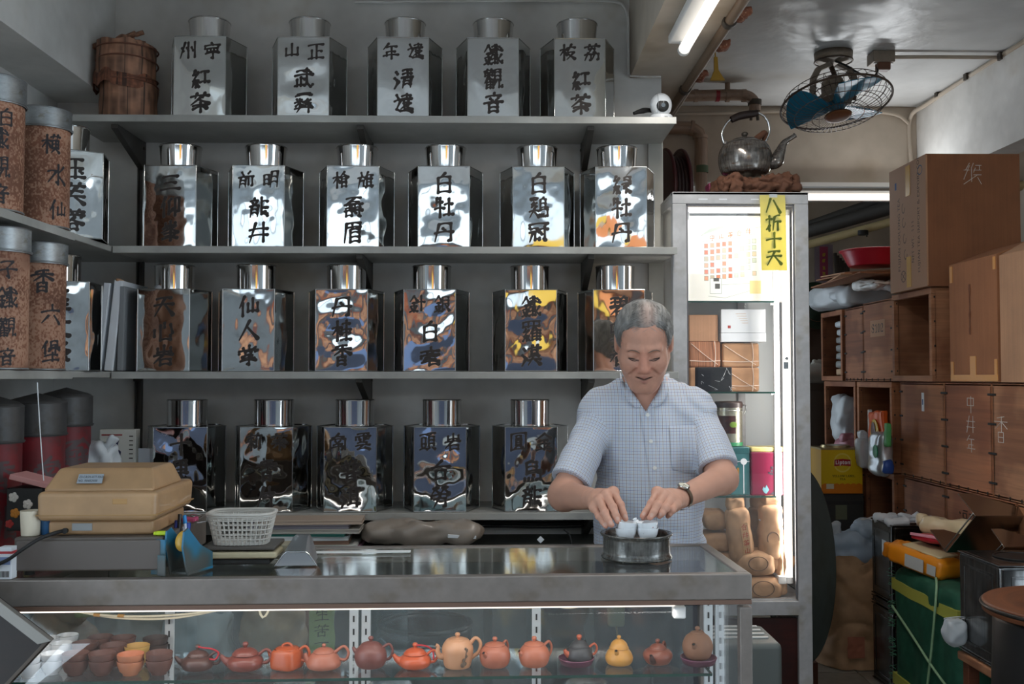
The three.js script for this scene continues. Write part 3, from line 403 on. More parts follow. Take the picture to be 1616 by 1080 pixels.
// ---------- clay teapots ----------
function teapot(label, px, py, o) {
  const p = PY(px, py, GS + (o.lift || .0006)), t = thing('teapot', label, 'teapot', p, 0, 'clay teapots on the glass shelf'), R = o.R, m = std(o.color, o.rough || .42, { bumpMap: rep(T.speck, 3), bumpScale: .0002 }), m2 = o.knobColor ? std(o.knobColor, .42) : m;
  const smoothProfile = (pts) => new THREE.SplineCurve(pts.map(([x, y]) => new THREE.Vector2(x * R, y * R))).getPoints(40).map((v) => [Math.max(0, v.x), v.y]);
  const body = lathe(smoothProfile(o.body), 48);
  if (o.square) bend(body, (v) => { const a = Math.atan2(v.x, v.z) + .4, k = 1 / Math.pow(Math.pow(Math.abs(Math.cos(a)), 5) + Math.pow(Math.abs(Math.sin(a)), 5), .2); v.x *= mix(1, k, o.square); v.z *= mix(1, k, o.square); });
  part(t, 'body', join([body, lathe([[0, 0], [o.foot * R, 0], [o.foot * R, .003], [o.foot * R * .9, .005]], 32)]), m);
  const [ly, lr, lh] = o.lid.map((k) => k * R), lid = part(t, 'lid', lathe([[lr + .0012, 0], [lr + .0016, .0015], [lr, .003], ...smoothProfile(o.lidShape || [[lr / R, .05], [lr * .8 / R, lh * .6 / R], [lr * .35 / R, lh * .97 / R], [0, lh / R]])], 40), o.lidColor ? std(o.lidColor, .45) : m, { pos: [0, ly, 0] });
  const kr = (o.knob || .17) * R; part(lid, 'knob', o.bridge ? new THREE.TorusGeometry(kr * 1.5, kr * .55, 10, 20, Math.PI).scale(1, .7, 1.2) : lathe(new THREE.SplineCurve([[kr * .55, 0], [kr * .6, kr * .5], [kr, kr * 1.2], [kr * .7, kr * 1.9], [0, kr * 2.1]].map(([x, y]) => new THREE.Vector2(x, y))).getPoints(16).map((v) => [Math.max(0, v.x), v.y]), 24), m2, { pos: [0, lh - .001, 0] });
  const at2 = (a, r, y) => [Math.cos(a) * r * R, y * R, Math.sin(a) * r * R], s = o.spout, a = s.a;
  const sp = part(t, 'spout', taper(s.path.map(([r, y]) => at2(a, r, y)), s.r.map((k) => k * R), 26, 14), o.spoutColor ? std(o.spoutColor, .42) : m), e = V(...at2(a, ...s.path[s.path.length - 1])), e0 = V(...at2(a, ...s.path[s.path.length - 2]));
  part(sp, 'spout_hole', rod(e.clone().addScaledVector(e.clone().sub(e0).normalize(), -.001), e.clone().addScaledVector(e.clone().sub(e0).normalize(), .0006), s.r[s.r.length - 1] * R * .62, 14), M.black);
  const h = o.handle, b = h.a; part(t, 'handle', taper(h.path.map(([r, y]) => at2(b, r, y)), [h.r * R, h.r * R * .8, h.r * R * .8, h.r * R], 34, 12), o.handleColor ? std(o.handleColor, .42) : m);
  if (o.cord) part(t, 'red_cord', tube(o.cord.map(([r, y, q]) => at2(q, r, y)), .0022, 40, 7), std(0xb3202c, .7), { label: 'red silk cord tying the lid' });
  return t;
}
{
  const hL = (r0 = .86, top = 1.5, out = 1.5, bot = .55) => [[r0 * .7, top * .68], [out * .84, top], [out * 1.02, top * .72], [out * .9, bot * .9], [r0 * .9, bot]];
  const LEFTW = Math.PI * .97, RIGHTW = .03;
  const FLAT = [[.55, 0], [.86, .1], [1.0, .38], [.93, .62], [.72, .8], [.6, .86]], ROUND = [[.5, 0], [.82, .14], [1, .62], [.92, 1.08], [.62, 1.42], [.5, 1.48]];
  teapot('dark brown low teapot with red cord, leftmost of the row', 312, 1057, { R: .040, color: 0x5a3d36, rough: .3, body: FLAT, foot: .6, lid: [.86, .62, .34], cord: [[.15, 1.42, 1.2], [.4, 1.36, .4], [.9, 1.3, .2], [1.3, 1.05, .1], [1.2, .7, .25], [.95, .75, .5]], spout: { a: LEFTW, path: [[.8, .42], [1.1, .55], [1.36, .82]], r: [.3, .17, .09] }, handle: { a: RIGHTW, path: [[.58, .7], [1.16, 1.08], [1.42, .8], [1.25, .4], [.9, .35]], r: .1 } });
  teapot('reddish brown low teapot, second from the left', 387, 1057, { R: .044, color: 0x7e3f34, rough: .28, body: FLAT, foot: .6, lid: [.86, .7, .36], spout: { a: LEFTW, path: [[.8, .4], [1.1, .55], [1.36, .84]], r: [.32, .18, .09] }, handle: { a: RIGHTW, path: [[.6, .7], [1.2, 1.12], [1.46, .9], [1.28, .45], [.9, .35]], r: .1 } });
  teapot('bright orange tall squarish teapot with bridge knob', 453, 1055, { R: .036, color: 0xb4522a, rough: .3, square: .85, body: [[.72, 0], [.92, .1], [.97, .5], [.9, 1.1], [.8, 1.3], [.74, 1.34]], foot: .7, lid: [1.32, .76, .2], bridge: true, knob: .2, spout: { a: LEFTW, path: [[.8, .8], [1.1, .95], [1.26, 1.24]], r: [.26, .17, .1] }, handle: { a: RIGHTW, path: hL(.85, 1.5, 1.5, .6), r: .12 } });
  teapot('muted red teapot with sloping shoulders and yellow tag behind', 511, 1055, { R: .040, color: 0xa9644e, body: [[.7, 0], [1.0, .12], [1.06, .4], [.86, .8], [.66, .98], [.6, 1.0]], foot: .45, lid: [1.0, .62, .28], knob: .13, spout: { a: LEFTW, path: [[.88, .42], [1.06, .66], [1.14, .98]], r: [.26, .16, .09] }, handle: { a: RIGHTW, path: hL(.85, 1.35, 1.5, .6), r: .11 } });
  teapot('dark maroon round teapot with small pointed spout', 585, 1054, { R: .040, color: 0x74433c, body: ROUND, foot: .5, lid: [1.42, .55, .2], spout: { a: LEFTW + .1, path: [[.8, .95], [1.0, 1.1], [1.1, 1.28]], r: [.22, .14, .08] }, handle: { a: RIGHTW, path: [[.75, 1.25], [1.15, 1.45], [1.36, 1.05], [1.2, .6], [.95, .5]], r: .1 } });
  teapot('bright orange low teapot tied with a red cord', 655, 1054, { R: .040, color: 0xc0552f, rough: .3, body: FLAT, foot: .6, lid: [.86, .68, .36], cord: [[.12, 1.4, 1], [.5, 1.4, .3], [.9, 1.25, .1], [1.12, .95, .05], [1.22, .6, .3]], spout: { a: LEFTW, path: [[.8, .4], [1.1, .55], [1.36, .86]], r: [.32, .18, .1] }, handle: { a: RIGHTW, path: [[.6, .7], [1.16, 1.08], [1.4, .8], [1.2, .4], [.9, .35]], r: .1 } });
  {
    const t = teapot('tall sandy teapot painted with a dark plum branch', 722, 1053, { R: .041, color: 0xbe8a66, body: [[.62, 0], [.8, .1], [.92, .7], [.95, 1.2], [.7, 1.62], [.5, 1.7]], foot: .6, lid: [1.66, .5, .12], knob: .16, spout: { a: LEFTW - .12, path: [[.75, .75], [1.06, .7], [1.22, 1.0], [1.2, 1.3], [1.36, 1.42]], r: [.2, .2, .15, .12, .1] }, handle: { a: RIGHTW, path: [[.75, 1.4], [1.1, 1.75], [1.38, 1.5], [1.3, .95], [.84, .55]], r: .13 } });
    const ink = std(0x5f4c3c, .6), b = t.position, q = (a, y) => V(Math.cos(a) * .0392, y, Math.sin(a) * .0392);
    part(t, 'painted_branch', join([tube([q(1.25, .012), q(1.15, .022), q(1.0, .03), q(.95, .045), q(.85, .052)], .0018, 24, 6), ...[[1.2, .014, .006], [1.05, .017, .005], [1.12, .026, .0045], [.95, .034, .004], [.9, .048, .004], [1.0, .053, .0035]].map(([a, y, r]) => { const g = new THREE.SphereGeometry(r, 10, 8).scale(1, 1, .3); g.rotateY(Math.PI / 2 - a); const v = q(a, y); return g.translate(v.x, v.y, v.z); })]), ink, { label: 'dark painted plum branch' });
  }
  const FR = 2.25;   // spouts that point at the viewer, slightly left
  teapot('round terracotta teapot facing the viewer, left of the matching two', 781, 1053, { R: .0385, color: 0xa9624a, body: ROUND, foot: .5, lid: [1.4, .62, .22], spout: { a: FR, path: [[.8, .85], [1.02, .98], [1.16, 1.14]], r: [.22, .15, .1] }, handle: { a: FR + Math.PI, path: [[.75, 1.25], [1.15, 1.45], [1.36, 1.05], [1.2, .6], [.95, .5]], r: .1 } });
  teapot('round terracotta teapot facing the viewer, right of the matching two', 843, 1052, { R: .0385, color: 0xb0664c, body: ROUND, foot: .5, lid: [1.4, .62, .22], spout: { a: FR + .35, path: [[.8, .85], [1.02, .98], [1.16, 1.14]], r: [.22, .15, .1] }, handle: { a: FR + .35 + Math.PI, path: [[.75, 1.25], [1.15, 1.45], [1.36, 1.05], [1.2, .6], [.95, .5]], r: .1 } });
  teapot('black teapot with orange spout, handle and knob on purple saucer', 914, 1044, { R: .034, lift: .008, color: 0x3f3e40, rough: .45, knobColor: 0xb85a3c, spoutColor: 0xb85a3c, handleColor: 0xb85a3c, body: [[.6, 0], [.92, .16], [1, .55], [.85, .95], [.68, 1.1], [.6, 1.12]], foot: .6, lid: [1.08, .68, .5], knob: .2, spout: { a: 2.75, path: [[.8, .55], [1.08, .75], [1.2, 1.02]], r: [.3, .18, .1] }, handle: { a: -.12, path: [[.75, 1.0], [1.15, 1.25], [1.34, .95], [1.2, .55], [.95, .45]], r: .1 } });
  teapot('ochre yellow gourd-shaped teapot', 977, 1049, { R: .035, color: 0xc98f45, body: [[.55, 0], [.85, .1], [1.0, .48], [.86, .9], [.68, 1.12], [.66, 1.2]], foot: .5, lid: [1.18, .66, .62], knob: .15, spout: { a: 1.9, path: [[.75, .95], [.9, 1.08], [1.0, 1.22]], r: [.18, .15, .12] }, handle: { a: 1.9 + Math.PI, path: [[.58, 1.08], [1.06, 1.3], [1.3, 1.0], [1.15, .6], [.9, .5]], r: .1 } });
  teapot('reddish brown squat teapot with dark spout towards the viewer', 1038, 1048, { R: .0375, color: 0x8d5140, rough: .32, spoutColor: 0x4a2c26, body: [[.5, 0], [.78, .12], [1, .55], [.85, .88], [.58, 1.02], [.52, 1.05]], foot: .5, lid: [1.02, .55, .34], knob: .16, spout: { a: 2.1, path: [[.8, .4], [1.06, .56], [1.2, .84]], r: [.28, .18, .1] }, handle: { a: 2.1 + Math.PI, path: [[.75, .9], [1.2, 1.2], [1.4, .85], [1.2, .5], [.95, .45]], r: .1 } });
  teapot('ball-shaped matt brown teapot on purple saucer, rightmost of the row', 1101, 1041, { R: .0385, lift: .008, color: 0x93684f, rough: .7, body: [[.4, 0], [.8, .2], [1, .85], [.8, 1.45], [.4, 1.75], [.3, 1.77]], foot: .45, lid: [1.72, .42, .12], knob: .17, spout: { a: 2.0, path: [[.86, 1.0], [1.0, 1.12], [1.1, 1.24]], r: [.2, .15, .11] }, handle: { a: 2.0 + Math.PI, path: [[.75, 1.5], [1.1, 1.6], [1.3, 1.2], [1.15, .75], [.95, .6]], r: .1 } });
  for (const [px, py, r, w] of [[910, 1050, .045, 'black'], [1104, 1049, .046, 'ball-shaped brown']]) { const p = PY(px, py, GS + .0006), s = solo('saucer', `small purple saucer under the ${w} teapot`, 'saucer', lathe([[0, .003], [r * .8, .003], [r * .96, .015], [r, .015], [r * .86, 0], [0, 0]], 44), std(0x6b3a4e, .4), [p.x, p.y, p.z - .012]); part(s, 'rim', new THREE.TorusGeometry(r * .98, .0014, 8, 44).rotateX(Math.PI / 2).translate(0, .015, 0), std(0x7a4a5c, .35)); }
}
// ---------- things on the top shelf ----------
{
  const t = thing('leaf_bundle', 'two stacked cylinders of tea wrapped in brown bamboo leaves, beside the beam', 'tea bundle', P(198, 178, 3.86).setY(SHELF[0]));
  const leafT = tex(512, 256, (u, v) => { const s = tn(u, v, 70, 3, 5), b = fbm(u, v, 9, 4, 6, 3), e = tn(u, v, 14, 1, 7), cr = Math.abs(e - .5) < .025 ? .55 : 1, k = (.74 + .3 * (s - .5) + .5 * (b - .5)) * cr; return [196 * k, 142 * k, 112 * k]; }), leaf = std(0xffffff, .68, { map: leafT });
  const drum = (r, h, s) => bend(new THREE.CylinderGeometry(r, r, h, 56, 14), (v) => { const a = Math.atan2(v.x, v.z), n = 1 + (n3(Math.cos(a) * 3 + s, v.y * 16, Math.sin(a) * 3, s) - .5) * .1 + Math.abs(Math.sin(a * 9 + s)) * .012; v.x *= n; v.z *= n; if (Math.abs(v.y) > h * .48) v.y += (n3(v.x * 24, 0, v.z * 24, s) - .5) * .022; });
  part(t, 'lower_bundle', drum(.105, .15, 2), leaf, { pos: [.012, .077, 0] }); const up = part(t, 'upper_bundle', drum(.107, .15, 9), leaf, { pos: [0, .228, 0] });
  const hoop = std(0x6d4433, .7); for (const [y, r, tilt] of [[.015, .108, .02], [.148, .113, -.05], [.17, .111, .08], [.235, .112, -.06], [.286, .112, .03]]) part(t, 'bamboo_hoop', new THREE.TorusGeometry(r, .003, 6, 50).rotateX(Math.PI / 2 + tilt), hoop, { pos: [.005, y, 0] });
  part(t, 'torn_wrap', bend(new THREE.CylinderGeometry(.114, .117, .05, 50, 6, true, -1.9, 3.6), (v) => { const a = Math.atan2(v.x, v.z); v.y += (n3(a * 3, 1, 2, 8) - .5) * .035; const k = 1 + (n3(a * 4, v.y * 30, 3, 4) - .5) * .05; v.x *= k; v.z *= k; }), std(0xdcc0b4, .7, { map: leafT, side: THREE.DoubleSide }), { pos: [0, .158, 0] });
  for (const [i, x, y, z, w] of [[0, -.06, .306, .02, .12], [1, .02, .315, .0, .09], [2, .055, .302, .03, .1], [3, .0, .33, .01, .05]]) part(t, 'leaf_end', crumple(w, .022, .06, 40 + i, .012, 5, 30), leaf, { pos: [x, y, z], rot: [.2, i * .8, .15 - i * .1] });
  part(t, 'knot', join([rod([.0, .33, .02], [.045, .345, .03], .011, 9), rod([.045, .34, .03], [.075, .35, .03], .009, 9)]), leaf);
  const c = thing('security_camera', 'small white ball-shaped camera at the right end of the top shelf', 'camera', P(1043, 180, 3.8).setY(SHELF[0])), w = std(0xe8ebee, .3);
  part(c, 'base', lathe([[0, 0], [.043, 0], [.045, .004], [.044, .026], [.04, .031], [0, .032]], 40), w); const h = part(c, 'head', bend(new THREE.SphereGeometry(.041, 36, 28), (v) => { v.y *= 1.12; }), w, { pos: [0, .07, 0], rot: [.1, .05, 0] });
  part(h, 'face', bend(new THREE.SphereGeometry(.0235, 28, 20), (v) => { v.z = v.z * .35 + .034; v.y -= .006; }), M.black, { label: 'black lens face' }); part(h, 'lens', new THREE.CylinderGeometry(.008, .008, .004, 20).rotateX(Math.PI / 2).translate(0, -.005, .0415), phy(0x101418, .05, { clearcoat: 1 })); part(h, 'indicator', new THREE.SphereGeometry(.0016, 8, 6).translate(.002, .006, .0418), M.white);
  part(c, 'mark', box(.012, .0025, .0012, .012, .016, .0436), std(0x555555, .6)); part(h, 'seam_line', new THREE.TorusGeometry(.0408, .0006, 6, 40).rotateY(Math.PI / 2).scale(1, 1.12, 1).translate(-.018, 0, 0), std(0x9a9da0, .5));
  solo('black_plug', 'black power cable lying behind the small white camera', 'cable', join([taper([P(1000, 179, 3.8), P(1010, 176, 3.81), P(1022, 174, 3.84), P(1040, 177, 3.88)].map((p) => p.setY(Math.max(p.y, SHELF[0] + .008))), [.006, .011, .008, .006], 24, 10)]), M.rubber);
}

// ---------- drums on the left shelves ----------
function paintedMap(w, h, base, draw) { return canvasTex(w, h, (c) => { const im = new ImageData(w, h); for (let y = 0; y < h; y++) for (let x = 0; x < w; x++) { const q = base(x / w, y / h), o = (y * w + x) * 4; im.data[o] = clamp(q[0], 0, 255); im.data[o + 1] = clamp(q[1], 0, 255); im.data[o + 2] = clamp(q[2], 0, 255); im.data[o + 3] = 255; } c.putImageData(im, 0, 0); draw(c); }); }
const rustAt = (s, f) => (u, v) => { const a = fbm(u, v, 5, 4, 51 + s, 3), b = fbm(u, v, 110, 2, 52 + s, 60), c = smooth(.52, .8, b * .8 + a * f), d = smooth(.58, .85, fbm(u, v, 3, 4, 57 + s)), k = .84 + .5 * (a - .5); return [mix(mix(150 * k, 196, c * .6), 92, d * .5), mix(mix(98 * k, 160, c * .6), 58, d * .5), mix(mix(74 * k, 136, c * .6), 44, d * .5)]; };
const redAt = (u, v) => { const a = fbm(u, v, 6, 4, 151), sc = smooth(.62, .75, fbm(u, v, 30, 3, 152)), k = .8 + .5 * (a - .5); return [mix(132 * k, 70, sc * .4), mix(24 * k, 44, sc * .4), mix(34 * k, 42, sc * .4)]; };
function drum(label, px, D, x, y, h, r, lidH, seed, text, kind) {
  const p = P(px, 500, D), t = thing(kind === 'red' ? 'red_tea_drum' : 'rusty_tea_drum', label, 'tea drum', [x, y + .0015, p.z], 0, kind === 'red' ? 'red drums under the side shelf' : 'rusty drums on the side shelves'), bh = h - lidH;
  const map = paintedMap(512, 256, kind === 'red' ? redAt : rustAt(seed, kind === 'pale' ? .62 : .45), (c) => text.forEach(([ch, u, v, s]) => { c.save(); c.translate(u * 512, v * 256); c.scale(256 / 512 * 512 / (6.283 * r) * bh / 256 * (512 / 256) * .5 * 1.9, 1); writeGlyph(c, ch, -s * 96, s * 32, s * 192, .9, kind === 'red' ? '#4b3a3c' : '#2c2a2e'); c.restore(); }));
  part(t, 'body', bend(new THREE.CylinderGeometry(r, r, bh, 56, 10), (v) => { const k = 1 + (n3(v.x * 14 + seed, v.y * 9, v.z * 14, seed) - .5) * .03; v.x *= k; v.z *= k; }).translate(0, bh / 2, 0), std(0xffffff, kind === 'red' ? .5 : .78, { map, bumpMap: rep(T.speck, 5, 5), bumpScale: .0008 }));
  const zm = kind === 'red' ? std(0x58585a, .5, { metalness: .4, map: rep(T.plaster, 4) }) : M.zinc;
  const lid = part(t, 'lid', lathe([[r + .005, 0], [r + .006, .004], [r + .004, .008], [r + .004, lidH * .86], [r + .002, lidH * .93], [r * .86, lidH], [0, lidH + (kind === 'red' ? .02 : .004)]], 56), zm, { pos: [0, bh, 0] }); part(lid, 'rim', new THREE.TorusGeometry(r + .006, .0025, 8, 56).rotateX(Math.PI / 2).translate(0, .005, 0), zm); part(lid, 'rim', new THREE.TorusGeometry(r + .003, .002, 8, 56).rotateX(Math.PI / 2).translate(0, lidH * .9, 0), zm);
  part(t, 'bottom_rim', new THREE.TorusGeometry(r, .003, 8, 56).rotateX(Math.PI / 2).translate(0, .003, 0), zm); return t;
}
drum('rusty drum with grey lid at the left edge, upper side shelf', -8, 2.98, -1.475, SHELF[1], .40, .085, .085, 1, [['白', .14, .04, .2], ['鐵', .1, .22, .24], ['觀', .11, .48, .24], ['音', .11, .74, .22]], 'rust');
drum('rusty speckled drum with grey lid beside the angled tin, upper side shelf', 70, 3.3, -1.47, SHELF[1], .39, .082, .07, 2, [['橫', .115, .05, .24], ['水', .155, .34, .26], ['仙', .165, .7, .24]], 'rust');
drum('pale speckled rusty drum at the left edge, lower side shelf', 2, 3.0, -1.46, SHELF[2], .42, .082, .078, 3, [['子', .12, .05, .2], ['鐵', .12, .28, .22], ['觀', .12, .54, .2], ['音', .12, .8, .18]], 'pale');
drum('rusty drum with 香 beside the polished tin, lower side shelf', 68, 3.27, -1.46, SHELF[2], .41, .078, .072, 4, [['香', .08, .04, .26], ['六', .14, .36, .24], ['堡', .145, .7, .24]], 'pale');
drum('dark red drum with grey lid, nearest of the red drums', 5, 3.03, -1.475, EYE - .62, .545, .072, .12, 5, [['香', .1, .1, .26], ['龍', .11, .4, .3], ['龍', .15, .72, .26]], 'red');
drum('dark red drum lettered in grey, middle of the red drums', 64, 3.24, -1.45, EYE - .62, .55, .085, .115, 6, [['南', .14, .12, .26], ['南', .15, .5, .26]], 'red');
drum('dark red drum lettered in grey, farthest of the red drums', 106, 3.46, -1.45, EYE - .62, .565, .08, .11, 7, [['壽', .12, .08, .3], ['金', .17, .06, .28], ['春', .13, .5, .26]], 'red');

// binders and papers at the left
{
  for (const [i, x0, x1, y0, lean, label] of [[0, 144, 157, 446, .1, 'slim pale binder leaning beside the polished tin'], [1, 160, 177, 442, .1, 'thick white binder leaning, with a torn spine'], [2, 181, 192, 452, .02, 'grey binder standing against the leftmost lettered tin']]) {
    const a = P((x0 + x1) / 2, 586, 3.72), w = (x1 - x0) * .7 * 3.72 / 1600, h = (586 - y0) * 3.7 / 1600, t = thing('binder', label, 'binder', [a.x, SHELF[2] + .004, a.z - .15], 0, 'white binders on the third shelf'), m = std([0xdadde4, 0xe4e6ec, 0x84868a][i], .5);
    const g = join([rbox(.004, h, .27, .001, -w / 2, h / 2, 0), rbox(.004, h, .27, .001, w / 2, h / 2, 0)]), q = part(t, 'cover', g, m, { rot: [0, 0, -lean] }); part(q, 'spine', bend(rbox(w, h, .004, .001, 0, h / 2, .134), (v) => { v.z += .006 * Math.cos(v.x / w * 3.1); }), m); part(q, 'pages', box(w * .8, h * .96, .25, 0, h / 2, -.005), M.paper); if (i === 1) part(q, 'torn_edge', crumple(w * .7, .012, .03, 6, .006, 4, 60).translate(0, h, .12), M.card);
  }
  const st = thing('string', 'thin pale string hanging from the lower left side shelf', 'string', P(62, 604, 2.95)); part(st, 'cord', tube([P(59, 604, 2.95), P(62, 660, 2.94), P(66, 720, 2.93), P(70, 775, 2.92)], .0016, 30, 6), M.paper, { world: true }); part(st, 'weight', rod(P(69.5, 760, 2.92), P(70.5, 790, 2.92), .003), M.iron, { world: true });
  const sb = thing('side_cupboard', 'low grey cupboard below the lowest shelf against the back wall', 'cupboard', [-.37, 0, -3.88]); part(sb, 'carcass', rbox(2.06, EYE - .62, .32, .004, 0, (EYE - .62) / 2, 0), std(0x6e706a, .6, { map: rep(T.plaster, 2) })); for (const x of [-.69, 0, .69]) { const d = part(sb, 'door', rbox(.66, .7, .016, .003, x, .37, .168), std(0x989c9c, .55, { map: rep(T.plaster, 2) })); part(d, 'handle', rbox(.09, .012, .014, .004, x + .2, .66, .184), M.iron); }
  const SB = EYE - .62;
  // small printed box and the white sheet behind the register
  const pb = thing('printed_box', 'small white box printed with a dark blue bottle', 'box', P(186, 706, 3.75)); part(pb, 'carton', rbox(.13, .15, .05, .002, 0, -.01, -.02), std(0xc9c6be, .7)); part(pb, 'red_line', box(.075, .005, .001, -.02, .045, .0058), std(0x8e2a2a, .6)); part(pb, 'bottle_print', extr([[-.022, -.028], [.022, -.028], [.024, -.014], [.011, -.004], [.013, .016], [.018, .03], [-.014, .032], [-.01, .01], [-.013, -.006], [-.024, -.014]].map(([x, y]) => [x - .01, y - .002]), .0008).translate(0, 0, .0054), std(0x20244a, .6), { label: 'dark blue printed bottle' }); for (let k = 0; k < 6; k++) part(pb, 'print_line', box(.014, .004, .0008, .05, .04 - k * .016, .0056), M.iron);
  solo('box_stand', 'pale cardboard carton behind the white sheet by the leftmost low tin', 'box', join([rbox(.24, .16, .1, .003, 0, -.1, -.05), box(.242, .004, .102, 0, -.06, -.05)]), std(0x6f6c66, .7), P(190, 718, 3.78));
  const ps = bend(new THREE.PlaneGeometry(.26, .26, 16, 16), (v) => { v.z += .03 * Math.sin(v.x * 11) + .02 * v.y + (n3(v.x * 18, v.y * 18, 1, 3) - .5) * .014; v.y += .014 * Math.sin(v.x * 12); }); const pp = P(186, 735, 3.78);
  const sh = solo('paper_sheet', 'large pale blue-white paper sheet standing behind the register', 'paper', extr([[-.13, -.298], [.13, -.298], [.125, .062], [0, .066], [-.06, .055], [-.12, .036]], .002), std(0xd6dce6, .7, {}), pp); part(sh, 'fold', tube([[.06, -.12, .004], [.062, 0, .006], [.058, .064, .004]], .002, 12, 6), std(0xb9c0cc, .7));
  const bg = solo('plastic_bag', 'crumpled white plastic bag beside the farthest red drum', 'bag', crumple(.1, .12, .08, 77, .02, 10, 26), M.bag, P(160, 728, 3.5)); part(bg, 'bag_ear', crumple(.03, .07, .03, 78, .012, 6, 40), M.bag, { pos: [.035, .06, .02], rot: [0, 0, -.6] });
  // under the lowest shelf
  const r = rng(12), cols = [0x3b3733, 0xb98a9c, 0xc9c8c2, 0x8a6a58, 0xd4d6d6, 0x2f6f66, 0xa9a39a, 0x77727a, 0xb09c8c]; let y = SB + .002;
  for (let k = 0; k < 9; k++) { const h = .008 + r() * .008, w = .33 + r() * .06, q = P(480, 840, 3.62); solo('folder', `${['grey', 'pink', 'white', 'brown', 'white', 'green', 'buff', 'slate', 'tan'][k]} paper folder, ${['lowest', 'second', 'third', 'fourth', 'fifth', 'sixth', 'seventh', 'eighth', 'topmost'][k]} from below in the flat stack`, 'folder', join([rbox(w, h * .3, .24, .001, 0, h * .15, 0), rbox(w * .97, h * .5, .23, .001, .004, h * .5, .002), rbox(w, h * .25, .24, .001, 0, h * .87, 0)]), std(cols[k], .7), [q.x + (r() - .5) * .05, y, q.z - .06], (r() - .5) * .12, 'folders stacked under the lowest shelf'); y += h + .0006; }
  const roll = thing('wrapped_roll', 'long bundle wrapped in dull creased plastic under the lowest shelf', 'bundle', P(665, 845, 3.66)); part(roll, 'wrap', crumple(.42, .085, .12, 17, .02, 16, 20, .45).translate(0, .012, 0), phy(0x8f8378, .4, { clearcoat: .4 })); part(roll, 'label', rbox(.1, .012, .02, .002, .14, .012, .07), M.paper, { rot: [0, .1, -.06] });
  const cb = thing('black_cables', 'bunch of black cables sagging under the lowest shelf', 'cable', P(800, 826, 3.95)); part(cb, 'cable', join([[0, 3.93], [3, 3.9], [5, 3.95], [9, 3.94]].map(([d, D], i) => tube([P(560, 822 + d, D), P(660, 826 + d * 1.6, D), P(760, 823 + d, D), P(860, 824 + d, D), P(960, 822 + d, D)], .004, 50, 6))), M.rubber, { world: true }); part(cb, 'loose_cable', tube([P(890, 836, 3.7), P(897, 842, 3.7), P(901, 852, 3.7), P(902, 866, 3.7)], .0035, 16, 6), M.rubber, { world: true });
  solo('paper_tag', 'tiny pale diamond-shaped paper tag under the lowest shelf', 'tag', extr([[0, .012], [.012, 0], [0, -.012], [-.012, 0]], .002, .001), M.paper, P(853, 852, 3.705));
}

